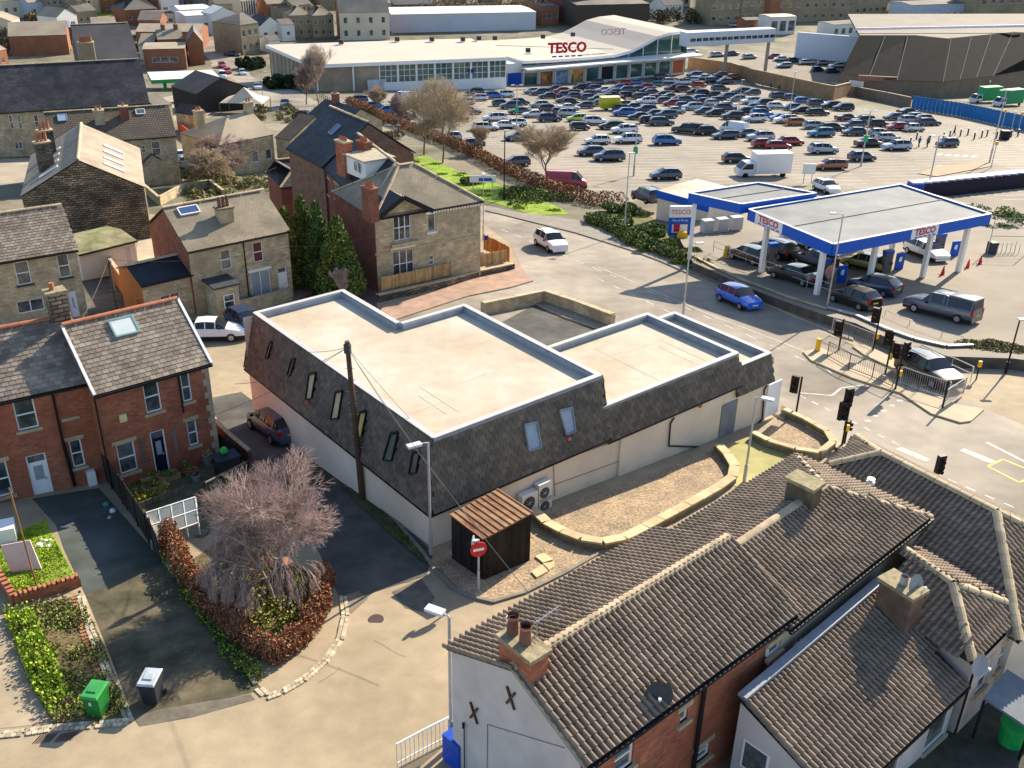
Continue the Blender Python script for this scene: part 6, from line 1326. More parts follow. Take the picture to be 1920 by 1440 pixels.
# ================================================================ filling station
GOFF=.8
C3=[(1562.5,458),(1857.5,401),(1668,352),(1372,398)]; zc=.7
K=[Z(*p,zc) for p in C3]; gr0=sum(gz(p.x,p.y) for p in K)/4
kx=(K[1]-K[0]).normalized(); W_=(K[1]-K[0]).length; D_=((K[3]-K[0]).length+(K[2]-K[1]).length)/2; ky=V((-kx.y,kx.x,0)); K=[K[0],K[0]+kx*W_,K[0]+kx*W_+ky*D_,K[0]+ky*D_]
CAN=mat('canopy_roof',(.2,.215,.22),.75,.1,.5,(.16,.17,.17),.25,.5); CB=mat('corporate_blue',(.01,.1,.5),.35,0)
root=thing('filling_station_canopy',(K[0]+K[2]).xy.to_3d()/2+V((0,0,gr0)),'large flat canopy with deep blue fascia over the pumps, the nearer of the two','canopy')
def canopy(root,K,th_=.9):
    MB().slab([p-V((0,0,.1)) for p in K],.5,CAN).build('roof_deck',root)
    for i in range(4):
        a,b=K[i],K[(i+1)%4]; d=(b-a).normalized(); o=d.cross(ZUP)*.06; MB().hexa([a+o-V((0,0,th_))-d*.06,b+o-V((0,0,th_))+d*.06,b-o-V((0,0,th_))+d*.06,a-o-V((0,0,th_))-d*.06,a+o-d*.06,b+o+d*.06,b-o+d*.06,a-o-d*.06],CB).build('blue_fascia',root)
        MB().beam(a+V((0,0,.03)),b+V((0,0,.03)),.2,.05,WHITE).build('fascia_trim',root)
    for t in (.5,): MB().beam(K[0].lerp(K[3],t)-V((0,0,.07)),K[1].lerp(K[2],t)-V((0,0,.07)),.1,.05,mat('gutter_line',(.12,.12,.13),.7) if t==.5 else CAN).build('roof_gutter',root)
canopy(root,K)
for a,b in ((.02,.12),(.34,.12),(.7,.12),(.95,.12),(.05,.85),(.38,.85),(.7,.85),(.93,.85)):
    p=K[0]+kx*W_*a+ky*D_*b; MB().box((p.x,p.y,gz(p.x,p.y)-.1),(.35,.35,zc-.6-gz(p.x,p.y)),WHITE,math.atan2(kx.y,kx.x)).build('column',root)
RT=mat('sign_red',(.5,.02,.04),.4,0)
def signb(root,a,b,h,zc_,txt,n,size):
    mb=MB(); o=V(n).normalized()*.09; mb.hexa([a+o-V((0,0,h)),b+o-V((0,0,h)),b-V((0,0,h)),a-V((0,0,h)),a+o,b+o,b,a],WHITE); mb.build('sign_panel',root); c=(a+b)/2+o*1.25-V((0,0,h*.42)); text(txt,c,size,facing(b-a,n),RT,root,bold=.02)
    for i in range(5): q=a.lerp(b,.14+i*.165)+o*1.1-V((0,0,h*.88)); MB().beam(q,q+(b-a)*.11,.02,.1,CB).build('dash_mark',root)
n0=V((kx.y,-kx.x,0)); a=Z(1704,428,zc-.02); t0=(a-K[0]).dot(kx); signb(root,K[0]+kx*t0,K[0]+kx*(t0+3.0),.86,zc,'TESCO',n0,.75)
n1=-kx; t1=(K[3]-K[0]).length-.9; signb(root,K[0]+ky*t1,K[0]+ky*(t1-3.2),.86,zc,'TESCO',n1,.75)
# second canopy
K2=[Z(*p,zc+.35) for p in ((1368,396),(1545,358),(1432,338),(1293,362))]; kx2=(K2[1]-K2[0]).normalized(); K2=[K[3]-kx*0+ky*.3+V((0,0,.35)),K[3]+ky*.3+kx*7.5+V((0,0,.35)),K[3]+ky*9.5+kx*7.5+V((0,0,.35)),K[3]+ky*9.5+V((0,0,.35))]
dx=Z(1293,362,zc+.35)-K2[3]; K2[3]+=dx; K2[2]+=dx; K2[0]+=V((-.5,0,0))
r2=thing('filling_station_canopy',(K2[0]+K2[2]).xy.to_3d()/2+V((0,0,-9)),'smaller flat canopy with blue fascia reaching towards the kiosk','canopy'); canopy(r2,K2,.8)
for p in (K2[3]+(K2[1]-K2[3])*.05,): MB().box((p.x,p.y,gz(p.x,p.y)),(.3,.3,zc-gz(p.x,p.y)),WHITE).build('column',r2)
kk=house('station_kiosk','low cream kiosk with blue fascia and flat parapet roof beside the price totem','kiosk',(1232,358),(1330,385),-4.6,7,.1,REND,MEMB,ridge_t=0,gut=False,oh=.05,zb=-12)
MB().beam(kk['p0']+kk['n']*.05-V((0,0,.3)),kk['p1']+kk['n']*.05-V((0,0,.3)),.1,.8,CB).build('blue_fascia',kk['th'])
# totem
b=G(1272,440); root=thing('price_totem',b,'blue and white fuel price totem in front of the kiosk','sign'); t=hz(b.x,b.y,386); H_=t-b.z; tn=V((.1,-.99,0)); tx=V((.99,.1,0)); w_=1.05; az=math.atan2(tx.y,tx.x)
MB().box(b,(w_*2,.35,H_*.62),CB,az).build('blue_panel',root); MB().box(b+V((0,0,H_*.62)),(w_*2,.35,H_*.38),WHITE,az).build('white_panel',root); f=b+tn*.19
text('TESCO',f+V((0,0,H_*.8)),.62,facing(tx,tn),RT,root); text('Pay at Pump',f+V((0,0,H_*.52)),.3,facing(tx,tn),WHITE,root)
MB().box(f+V((0,0,H_*.1)),(1.5,.04,H_*.28),WHITE,az).build('price_board',root)
for i in (0,1): MB().box(f+tn*.02+V((0,0,H_*(.13+.13*i)))-tx*.3,(.6,.05,.35),RT,az).build('price_digit_panel',root)
def pump(x,y,label):
    p=G(x,y); root=thing('fuel_pump',p,label,'fuel pump'); az=R(20); MB().box(p,(1.0,.5,.15),mat('pump_plinth',(.3,.29,.27),.8),az).build('plinth',root); MB().box(p+V((0,0,.15)),(.8,.42,1.7),mat('pump_grey',(.12,.12,.13),.5),az).build('body',root); MB().box(p+V((0,0,1.85)),(.85,.46,.3),CB,az).build('head',root)
    for s in (1,-1): MB().box(p+V((s*.3,-.24,.9)),(.12,.06,.3),BLACK,az).build('nozzle',root)
for i,(x,y,lb) in enumerate(((1444,500,'pump beside the canopy left column'),(1540,532,'pump with white card reader at the front canopy corner'),(1658,515,'pump behind the mustard hatchback'),(1757,480,'pump at the canopy far right column'),(1600,470,'dim pump at the middle of the canopy'))): pump(x,y,'grey fuel '+lb)
for i,(x,y,yt,lb) in enumerate(((1576,530,498,'blue pump number flag with white disc at the front corner'),(1684,505,474,'blue flag sign beside the mustard hatchback pump'),(1788,480,452,'blue flag sign at the far right canopy column'))):
    b=G(x,y); t=hz(b.x,b.y,yt); root=thing('flag_sign',b,lb,'sign'); MB().box(b,(.85,.08,t-b.z),CB,R(15)).build('panel',root); c=V((b.x,b.y-.06,t-.55)); MB().tube(c,c+V((.02,-.03,0)),.24,WHITE,n=14).build('white_disc',root)
b=G(1552,535); MB().tube(b+V((0,0,1.2)),b+V((.03,-.06,1.2)),.55,mat('salmon_sign',(.6,.3,.25),.5),n=20).tube(b,b+V((0,0,1.)),.05,GALV,n=6).build('speed_disc_sign',label='round salmon pink sign under the canopy front corner',cat='sign')
for i,(x,y,lb) in enumerate(((1362,482,'yellow caution board at the end of the pump lane'),)): b=G(x,y); MB().hexa([b+V(q) for q in ((-.3,-.25,0),(.3,-.25,0),(.3,.25,0),(-.3,.25,0),(-.22,-.03,1.1),(.22,-.03,1.1),(.22,.03,1.1),(-.22,.03,1.1))],YELL).build('caution_board',label=lb,cat='sign')
b=G(1279,445); MB().hexa([b+V(q) for q in ((-.5,-.3,0),(.5,-.3,0),(.5,.3,0),(-.5,.3,0),(-.4,-.2,.55),(.4,-.2,.55),(.4,.2,.55),(-.4,.2,.55))],YELL).build('grit_bin',label='yellow grit bin at the foot of the price totem',cat='bin')
for i,(x,y) in enumerate(((1767,515),(1814,502),(1837,495))):
    b=G(x,y); MB().box(b,(.45,.45,.05),REDP).tube(b+V((0,0,.05)),b+V((0,0,.8)),.17,REDP,.03,n=12).build('traffic_cone',label=('red cone closest to the flag signs','middle red cone on the forecourt','red cone farthest towards the bike rack')[i],cat='traffic cone',group='cones on the forecourt')
root=thing('vacuum_bay',G(1325,438),'grey vacuum and air machines along the kiosk side','machine'); b=G(1325,436)
for i in range(3): MB().box(b+V((i*1.5,i*.6,0)),(1.1,.8,1.3),GALV,R(20)).build('cabinet',root)
b=G(1377,432); MB().box(b,(.9,.5,1.3),REDP,R(20)).build('air_machine',label='red air machine at the end of the grey cabinets',cat='machine')
b=G(1818,475); root=thing('cycle_rack',G(1880,470),'tall white metal frame rack casting long shadows','rack'); b=G(1880,478)
for i in range(6): p=b+V((i*.45-.6,i*.1,0)); MB().tube(p,p+V((0,0,.8)),.03,GALV,n=5).tube(p+V((0,0,.8)),p+V((0,.8,.8)),.03,GALV,n=5).tube(p+V((0,.8,.8)),p+V((0,.8,0)),.03,GALV,n=5).build('hoop',root)
for i in (-1.2,2.4): p=b+V((i,.5,0)); MB().tube(p,p+V((0,0,3.4)),.04,GALV,n=5).build('mast',root)
for z in (1.6,2.4,3.3): p=b+V((-1.2,.5,z)); MB().tube(p,p+V((3.6,0,0)),.03,GALV,n=5).build('cross_bar',root)
b=G(1858,475); MB().box(b,(.7,.7,1.1),DGREY,R(15)).build('litter_bin',label='black square litter bin beside the white metal frame',cat='bin')
b=G(1812,455); root=thing('no_entry_sign',b,'small red no entry disc at the forecourt exit','road sign'); MB().tube(b,b+V((0,0,2.4)),.05,GALV,n=6).build('post',root); c=b+V((0,-.08,2.3)); MB().tube(c,c+V((0,-.04,0)),.4,REDP,n=18).build('disc',root); MB().beam(c+V((-.25,-.05,0)),c+V((.25,-.05,0)),.01,.12,WHITE,up=ZUP).build('white_bar',root)
GOFF=0.
# forecourt edge: retaining kerb wall, rails
def railing(px,h,label,posts=2.0,rails=(1.0,.5),m=GALV,r=.03,bal=0,name='railing',zo=0.1):
    P=[G(*p)+V((0,0,zo)) for p in px]; root=thing(name,P[0],label,'railing'); mb=MB()
    for a,b in zip(P,P[1:]):
        for q in rails: mb.tube(a+V((0,0,h*q)),b+V((0,0,h*q)),r,m,n=5)
        k=max(1,int((b-a).length/posts))
        for i in range(k+1): p=a.lerp(b,i/k); MB().tube(p,p+V((0,0,h)),r*1.2,m,n=5).build('post',root)
        if bal:
            k=int((b-a).length/bal); bb=MB()
            for i in range(k+1): p=a.lerp(b,i/k); bb.tube(p+V((0,0,h*rails[-1])),p+V((0,0,h)),.011,m,n=4,cap=False)
            bb.build('baluster',root,kind='stuff')
    mb.build('rail',root); return root
mb=MB()
fe=[(1290,490),(1340,518),(1400,545),(1480,572),(1560,592),(1640,620),(1700,655),(1770,690),(1850,700),(1920,708)]
W2=[]
for x,y in fe: W2.append(G(x,y))
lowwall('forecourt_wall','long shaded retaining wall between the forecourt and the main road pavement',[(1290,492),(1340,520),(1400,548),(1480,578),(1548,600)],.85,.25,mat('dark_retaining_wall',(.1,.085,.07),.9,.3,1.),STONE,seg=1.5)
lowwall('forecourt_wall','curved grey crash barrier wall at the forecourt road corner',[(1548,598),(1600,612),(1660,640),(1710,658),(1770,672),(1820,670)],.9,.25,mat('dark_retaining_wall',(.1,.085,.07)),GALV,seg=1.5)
railing([(1335,490),(1395,515),(1470,545),(1550,575)],1.0,'thin grey railing along the top of the shaded forecourt wall',zo=.9)
railing([(1555,575),(1600,590),(1635,602)],1.0,'grey railing between the lamp column and the black hatchback',zo=.2)
railing([(1655,610),(1700,630),(1760,652),(1800,662)],1.0,'thin wire rail on posts round the forecourt corner',r=.018,zo=.2)
railing([(1558,628),(1590,640),(1634,658)],1.15,'silver pedestrian guard rail on the upper crossing island',rails=(1,.1),bal=.14,zo=.12)
railing([(1686,722),(1720,735),(1775,752)],1.15,'silver pedestrian guard rail in front of the dark glaring car',rails=(1,.1),bal=.14,zo=.12)
railing([(1766,768),(1805,742)],1.15,'short guard rail across the lower crossing island end',rails=(1,.1),bal=.14,zo=.12)
railing([(1730,688),(1780,702),(1818,720)],1.1,'white guard rail behind the dark glaring car',rails=(1,.55),zo=.1,m=WHITE)
railing([(1550,672),(1590,695),(1634,712),(1672,730)],1.1,'brown weathered guard rail along the long crossing island',rails=(1,.1),bal=.16,m=mat('rusty_rail',(.2,.14,.09),.7),zo=.12)
def signal(x,y,ytop,label,heads,dirn=(0,-1),yb=False,push=False,cantil=0):
    b=G(x,y); t=hz(b.x,b.y,ytop); root=thing('traffic_light',b,label,'traffic light'); MB().tube(b,V((b.x,b.y,t)),.06,BLACK,n=8).build('pole',root)
    for (dx,dy,dz,big) in heads:
        c=V((b.x+dx,b.y+dy,t+dz)); f=V((*dirn,0)).normalized(); az=math.atan2(f.y,f.x)+math.pi/2
        o=MB().box(c,(.42 if big else .3,.22,1.05 if big else .55),BLACK,az).box(c-V((0,0,.05))-f*.1,(.42 if big else .34,.03,.98 if big else .6),BLACK,az).build('signal_head',root)
        for k in range(3 if big else 2):
            q=c+V((0,0,.15+.29*k if big else .12+.27*k))+f*.12; MB().tube(q,q+f*.14,.1,BLACK,n=10,cap=False).tube(q,q+f*.02,.1,(mat('green_lens',(.01,.12,.06),.2),mat('amber_lens',(.3,.12,.01),.2),mat('red_lens',(.25,.01,.01),.2))[k if big else k*2],n=10).build('lens',o)
    if push: MB().box(b+V((.12,0,1.0)),(.16,.14,.35),YELL).build('push_button_box',root)
for a in ((1492,778,706,'traffic light at the end corner of the flat-roofed building',[(-.35,0,-1.0,1)],(-.5,-.8),0,0),
 (1578,838,752,'tall traffic light with backing board by the main road kerb',[(-.3,0,-1.1,1),(-.05,.2,-.4,1)],(.3,-.9),0,1),
 (1583,832,790,'short pedestrian signal beside the tall kerbside light',[(0,0,-.5,0)],(.5,-.6),0,0),
 (1572,657,598,'traffic light on the upper crossing island',[(-.3,0,-1.2,1)],(-.5,-.8),0,0),
 (1636,660,576,'traffic light pole with yellow button box by the forecourt corner',[(-.3,0,-1.1,1)],(-.5,-.8),0,1),
 (1660,700,622,'traffic light at the middle of the crossing with twin heads',[(-.3,0,-.9,1),(.5,.2,-1.9,1)],(-.5,-.8),0,1),
 (1678,732,655,'traffic light hiding the dark glaring car tail',[(.2,.1,-.6,1)],(.5,-.8),0,1),
 (1766,768,712,'signal pole at the lower crossing island end',[],(1,0),0,0),
 (1758,892,868,'small traffic signal peeking above the shaded tiled roof',[(0,0,-.6,1)],(.3,-.9),0,0)): signal(a[0],a[1],a[2],a[3],a[4],a[5],push=a[7])
b=G(1532,660); MB().tube(b,b+V((0,0,.15)),.2,BLACK,n=12).tube(b+V((0,0,.15)),b+V((0,0,1.)),.18,YELL,.15,n=12).build('keep_left_bollard',label='yellow bollard at the tip of the long crossing island',cat='bollard')
b=G(1830,712); MB().box(b+V((0,0,.9)),(.2,.15,.4),YELL).tube(b,b+V((0,0,.95)),.05,BLACK,n=6).build('push_button_post',label='yellow push button box by the dry shrub bed',cat='push button')
for i,(x,y,t,lb) in enumerate(((1900,640,612,'dark leaning lamp column at the photo right edge'),)): lamp(1885,700,600,'dark lamp column rising from the dry shrub bed',(0.,0),BLACK)
b=G(912,535-60); root=thing('blue_road_sign',b,'small blue sign on a thin post at the road corner','road sign'); MB().tube(b,b+V((0,0,1.4)),.03,GALV,n=5).build('post',root); MB().box(b+V((0,0,1.3)),(.35,.05,.4),BLUEP,R(30)).build('plate',root)
b=G(905,372); root=thing('street_name_sign',b,'long white direction board on posts at the verge end','sign'); 
for s in (-1.1,1.1): MB().tube(b+V((s,0,0)),b+V((s,0,2.2)),.05,GALV,n=6).build('post',root)
MB().box(b+V((0,0,1.9)),(3.0,.08,.8),WHITE,R(5)).build('board',root); MB().box(b+V((-1.0,-.06,2.0)),(.5,.03,.5),RT,R(5)).build('red_mark',root); MB().box(b+V((.3,-.04,2.05)),(1.5,.03,.35),CB,R(5)).build('blue_lettering_band',root)
# ================================================================ supermarket
ROOFW=mat('store_roof',(.47,.42,.345),.7,.05,.1,(.5,.44,.35),.03); zr=-14.8
SA,SB,SC,SD=Z(590,120,zr),Z(504,84,zr),Z(950,106,zr),Z(1200,62,zr); back=SB+(SC-SA)*1.45
th=thing('supermarket',((SA+SC)/2).xy.to_3d()+V((0,20,-22.5)),'big supermarket with pale flat roof, curved glass entrance and red rooftop lettering','supermarket')
u=(SC-SA).normalized(); n=V((u.y,-u.x,0)); Wm=(SC-SA).length; F=Fr(SA,u,n); mw=MB(); zb_=lambda p:gz(p.x,p.y)-.5
us=(SB-SA); Fs=Fr(SB,-us,V((-us.y,us.x,0)) if (V((-us.y,us.x,0))).x<0 else V((us.y,-us.x,0)))
nb=7; g0=(Z(712,117,zr)-SA).dot(u); bay=(Wm-g0)/nb; ops=[(g0+i*bay+.25,g0+(i+1)*bay-.25,-19.6,-15.6) for i in range(nb)]
wall(mw,F,0,g0,-24,zr,BUFF); wall(mw,F,g0,Wm,-25,zr,WHITE,ops,rev=.3); wall(mw,Fs,0,us.length,-25,zr-.8,BUFF); mw.build('wall',th)
for i,o in enumerate(ops):
    f=MB(); 
    for k in range(1,3): hx(F,o[0]+(o[1]-o[0])*k/3-.06,o[0]+(o[1]-o[0])*k/3+.06,o[2],o[3],-.28,-.18,WHITE,f)
    for k in range(1,3): hx(F,o[0],o[1],o[2]+(o[3]-o[2])*k/3-.05,o[2]+(o[3]-o[2])*k/3+.05,-.29,-.2,WHITE,f)
    w_=f.build('window',th); MB().poly([F.p(o[0],o[2],-.25),F.p(o[1],o[2],-.25),F.p(o[1],o[3],-.25),F.p(o[0],o[3],-.25)],GLASST).build('pane',w_)
for i in range(12): t=us.length*i/11; hx(Fs,t-.08,t+.08,-25,zr-.8,0,.1,mat('buff_rib',(.2,.17,.13),.85)).build('wall_rib',th)
for t in (0.1,8.5): hx(F,t,t+.35,-22,zr-.6,0,.25,WHITE).build('downpipe_cover',th)
rp=[SA-us.normalized()*.0+n*.8-u*.8,SC+n*.8,SC+n*.8+u*20-n*0,back+u*4+V((0,0,0)),SB-u*.8]; rp[3]=SB+u*(Wm+34); rp[2]=SC+u*34-n*26; rp.insert(2,SC-n*26)
R0f=MB().slab([SA+n*.8-u*.8,SC+n*.8,SC-n*30,SB+u*(Wm-3),SB-u*.8-n*.5],.8,ROOFW,WHITE).build('roof',th)
# entrance block with wave roof
EA,EB=Z(980,160,-23.9),Z(1283,137,-24.6); eu=(EB-EA); eu.z=0; We=eu.length; eu.normalize(); en=V((eu.y,-eu.x,0)); FE=Fr(EA,eu,en)
prof=[FE.px(x,y) for x,y in ((975,113),(1040,110),(1100,106),(1150,101),(1180,93),(1205,80),(1228,67),(1252,60),(1284,56))]; D_=34
rf=MB()
for (a,c),(b,d) in zip(prof,prof[1:]): rf.slab([FE.p(a,c,1.2),FE.p(b,d,1.2),FE.p(b,d,-D_),FE.p(a,c,-D_)],.7,ROOFW,WHITE)
rf.build('wave_roof',th); mw=MB()
mw.prism([FE.p(-.2,0,-.3).xy,FE.p(We,0,-.3).xy,FE.p(We,0,-D_).xy,FE.p(-.2,0,-D_).xy],-26,-19.2,WHITE)
for (a,c),(b,d) in zip(prof,prof[1:]): mw.poly([FE.p(a,-19.2,-.9),FE.p(b,-19.2,-.9),FE.p(b,d-.7,-.9),FE.p(a,c-.7,-.9)],GLASST)
mw.poly([FE.p(We,-25,0),FE.p(We,-25,-D_),FE.p(We,prof[-1][1]-.5,-D_),FE.p(We,prof[-1][1]-.5,0)],GLASST)
mw.build('entrance_block',th)
zc_=FE.px(980,126)[1]; hx(FE,-1,We+3,zc_-.25,zc_+.1,-.3,4.2,WHITE).build('entrance_canopy',th)
shop=[GLASST,mat('poster_mix_red',(.4,.08,.08),.4,.9,.35,(.5,.4,.08),.5),mat('poster_mix_blue',(.08,.2,.4),.4,.6,.4,(.5,.5,.5),.6),GLASST,mat('dark_doorway',(.03,.03,.035),.3),GLASST,mat('orange_poster',(.5,.14,.05),.5,.2,.4)]
for i in range(11):
    a=We*i/11; hx(FE,a-.12,a+.12,-25.3,zc_-.3,.1,.5,WHITE).build('column',th)
    w_=MB(); hx(FE,a+.3,a+We/11-.3,-24.6,-20.8,-.28,-.2,WHITE,w_); o=w_.build('shopfront',th); hx(FE,a+.45,a+We/11-.45,-24.4,-21,-.2,-.15,shop[(0,1,2,1,0,4,0,5,0,3,6)[i]]).build('pane',o)
    for (p,c),(q,d) in zip(prof,prof[1:]):
        if p<=a<q: t=(a-p)/(q-p); hx(FE,a-.12,a+.12,-19.2,c+(d-c)*t-.7,-.88,-.7,WHITE).build('mullion',th)
hx(FE,-4.5,-.3,-25,prof[0][1]-.7,-8,-.3,WHITE).build('white_corner_block',th)
p=Z(1064,89,-14.4); zt_=hz(p.x,p.y,89); fm=facing(V((.93,.36,0)),V((.36,-.93,0)))
mb=MB()
q=Z(1064,90,-14.2); text('TESCO',q,3.4,fm,RT,th,ext=.15,bold=.12,name='red_lettering')
for i in range(5): a=q+V((.93,.36,0))*(-4.1+i*1.75)-V((0,0,1.95)); MB().beam(a,a+V((.93,.36,0))*1.15,.2,.35,CB).build('blue_dash',th)
q=Z(1150,60,-13.2); text('TESCO',q,2.4,facing(V((-.93,-.36,0)),V((-.36,.93,0))),mat('faded_lettering',(.5,.35,.35),.6),th,ext=.15,name='reversed_lettering')
for i,(x,y) in enumerate(((745,77),(810,77),(868,77),(898,75),(928,75),(990,98),(1018,72),(1074,68),(640,82))): p=Z(x,y,-14.6); MB().box(p,(1.2,1.0,1.),DGREY).build('roof_vent',th)
MB().beam(Z(930,85,-14.75),Z(1150,92,-14.75),.3,.1,mat('roof_seam',(.2,.18,.15),.8)).build('roof_seam',th)
b=G(946,158); MB().box(b,(8,3.5,3.),BLUEP,R(12)).box(b+V((-5.5,-.5,0)),(2.6,3.,3.),WHITE,R(12)).build('trolley_kiosk',label='blue trading kiosk with white end by the store entrance corner',cat='kiosk')
root=thing('porch',G(867,166),'white porch frame with dark blue header on the store side','porch'); b=G(867,166)
for i in (-2.5,2.5): MB().box(b+V((i,0,0)),(.4,.4,4),WHITE).build('post',root)
MB().box(b+V((0,0,4)),(5.6,3,.9),mat('navy_header',(.02,.03,.2),.5)).build('header',root)
sheetw=MB(); a,b=G(690,172),G(765,166); MB().hexa([V((p.x,p.y,gz(p.x,p.y)+h)) for h in (0,2.6) for p in (a,b,b+V((0,.3,0)),a+V((0,.3,0)))],mat('pale_grey_fence',(.45,.47,.5),.6,.15,.5)).build('service_fence',label='pale grey service yard fence along the store wall',cat='fence')
# covered bridge
P0,P1=Z(1282,60,-12.6),Z(1448,52,-12.6); a,b=Z(1283,82,-16.5),Z(1448,74,-16.5); root=thing('covered_bridge',V((P0.x,P0.y,-17)),'white covered footbridge with a row of small windows leaving the entrance roof','bridge'); d=(P1-P0).normalized(); s=V((-d.y,d.x,0))*1.8
MB().hexa([P0-s-V((0,0,3.6)),P1-s-V((0,0,3.6)),P1+s-V((0,0,3.6)),P0+s-V((0,0,3.6)),P0-s,P1-s,P1+s,P0+s],mat('bridge_white',(.6,.62,.64),.5,.05)).build('deck',root)
for i in range(14): c=P0.lerp(P1,(i+.6)/14.5)-s*1.02-V((0,0,1.9)); MB().beam(c,c+d*1.6,.08,.8,GLASS).build('window',root)
for t in (.5,.98): c=P0.lerp(P1,t); MB().box((c.x,c.y,-26),(.8,.8,10),mat('bridge_pier',(.3,.28,.25),.8)).build('pier',root)
# upper car park wall
lowwall('retaining_wall','brown retaining wall below the upper car park beyond the store entrance',[(1290,128),(1370,140),(1400,150),(1560,188),(1590,180)],3.2,.5,mat('brown_wall_stone',(.3,.18,.1),.9,.2,.5),STONEL,seg=6)
a,b=G(1490,108),G(1605,118); MB().hexa([V((p.x,p.y,gz(p.x,p.y)+h)) for h in (0,7.5) for p in (a,b,b+V((0,1,0)),a+V((0,1,0)))],mat('white_gable_wall',(.62,.66,.72),.6,.05)).build('white_wall',label='long plain white wall above the upper car park cars',cat='wall')
# dark mansard warehouse
zt2=-11.5; T=[Z(1612,66,zt2),Z(1718,66,zt2),Z(1777,72,zt2),Z(1900,60,zt2),Z(2010,64,zt2)]; zl=-18; Lw=[Z(1578,137,zl),Z(1672,150,zl),Z(1768,153,zl),Z(1862,142,zl),Z(1990,120,zl)]
th=thing('dark_warehouse',V((T[2].x,T[2].y+15,-23)),'huge dark mansard-clad store building behind the blue hoarding','building'); CLAD=mat('dark_cladding',(.012,.013,.014),.9,.25,.3,spec=.03); mb=MB()
for i in range(4): mb.poly([Lw[i],Lw[i+1],T[i+1],T[i]],CLAD)
mb.build('mansard',th); mb=MB()
for i in range(4): mb.poly([V((Lw[i].x,Lw[i].y+.4,-27)),V((Lw[i+1].x,Lw[i+1].y+.4,-27)),Lw[i+1]+V((0,.4,0)),Lw[i]+V((0,.4,0))],mat('warehouse_brick',(.2,.15,.11),.9,.15,.5))
a,b=Lw[0]+V((0,.4,0)),T[0]+V((20,60,0)); mb.poly([V((a.x,a.y,-27)),V((b.x,b.y,-27)),V((b.x,b.y,zt2)),T[0],a],CLAD); mb.build('wall',th)
MB().slab([p+V((0,0,.0)) for p in T]+[T[4]+V((10,45,0)),T[0]+V((10,45,0))],.5,mat('dull_roof',(.24,.21,.17),.9,.1,.2),DGREY).build('roof',th)
for i,(p,q) in enumerate(((Lw[0].lerp(Lw[1],.55),T[0].lerp(T[1],.45)),(Lw[1].lerp(Lw[2],.1),T[0].lerp(T[1],.85)),(Lw[2],T[2].lerp(T[3],.05)),(Lw[2].lerp(Lw[3],.33),T[2].lerp(T[3],.35)),(Lw[2].lerp(Lw[3],.66),T[2].lerp(T[3],.65)),(Lw[3],T[3]))): MB().beam(p+V((0,-.1,0)),q+V((0,-.1,.1)),.2,.12,mat('cladding_rib',(.12,.13,.135),.9,.1,spec=.03)).build('roof_rib',th)
for i in range(4): c=Lw[0].lerp(Lw[1],.22+i*.07); MB().box((c.x,c.y-.1,-22.5),(1.,.3,3.2),WHITE,R(-10)).build('window',th)
c=Lw[0].lerp(Lw[1],.72); MB().box((c.x,c.y-.3,-18.6),(9,.5,1.1),mat('brown_sign_board',(.3,.15,.1),.6),R(-12)).build('sign_board',th)
MB().beam(T[0]+V((0,4,1)),T[0]+V((48,12,1.6)),.5,.6,mat('pinkish_white_pipe',(.75,.68,.8),.4)).build('roof_rail',th)
lowwall('raised_terrace_wall','brown brick terrace wall in front of the dark warehouse',[(1558,172),(1600,180),(1660,192),(1705,202)],2.2,.4,mat('warehouse_brick',(.2,.15,.11)),STONEL,seg=8)
fence('blue_hoarding','long bright blue hoarding in front of the dark warehouse yard',[(1708,203),(1800,218),(1920,245),(2000,262)],2.7,mat('hoarding_blue',(.01,.14,.38),.5,.06,.5),pitch=1.2,posts=False,gap=.995)
# recycling banks row
for i in range(15):
    x=1712+i*14.5; y=372-i*1.6; b=G(x,y); col=BLUEP if i==0 else mat('dark_purple_bank',(.02,.018,.035),.5); root=thing('recycling_bank',b,('blue' if i==0 else 'dark')+f' recycling bank, {ORD[i]} from the canopy end of the row','recycling bank','recycling banks in a row behind the canopies'); MB().box(b,(1.5,1.4,1.9),col,R(8)).build('body',root); MB().box(b+V((0,0,1.9)),(1.4,1.2,.18),mat('lilac_lid',(.5,.48,.6),.5),R(8)).build('lid',root)
for i,(x,y) in enumerate([(1685,270),(1706,272),(1718,262),(1742,268),(1768,262),(1780,258),(1800,256),(1814,254),(1826,262),(1840,258),(1850,256),(1868,260),(1880,262),(1895,258),(1908,256),(1482,172),(1492,174),(1502,176),(1515,178),(1530,178),(1545,180),(1430,163),(1445,165),(1460,168)]):
    b=G(x,y); MB().tube(b,b+V((0,0,1.2)),.13,DGREY,n=7).tube(b+V((0,0,1.2)),b+V((0,0,1.3)),.15,WHITE,n=7).build('bollard',label='dark bollard, '+ORD[i if i<15 else i-15]+(' in the line before the blue hoarding' if i<15 else ' in the line below the upper car park wall'),cat='bollard',group='car park bollards')
for i,(x,y,lb) in enumerate(((1850,170,'tall'),(1877,235,'amber-topped'),(1895,238,'white-topped'),(1908,240,'farther amber-topped'),(1858,305,'island'))):
    b=G(x,y+10); MB().tube(b,b+V((0,0,3.4)),.07,GALV,n=6).box(b+V((0,0,3.3)),(.4,.2,.5),YELL if 'amber' in lb or i==4 else WHITE).build('beacon_post',label=f'{lb} beacon post at the car park zebra crossing',cat='beacon post')
sheet('splitter_island',[(1720,326),(1760,312),(1850,305),(1862,312),(1755,332)],mat('tan_island',(.33,.25,.16),.9,.1),.1)
mb=MB()
for i in range(5):
    for j in range(2): x,y=1760+i*16,(288+i*1)+j*22; P=[G(x,y),G(x+9,y+.6),G(x+4,y+4),G(x-6,y+3.4)]; mb.poly([p+V((0,0,.03)) for p in P],LINE)
mb.build('zebra_crossing',kind='structure')
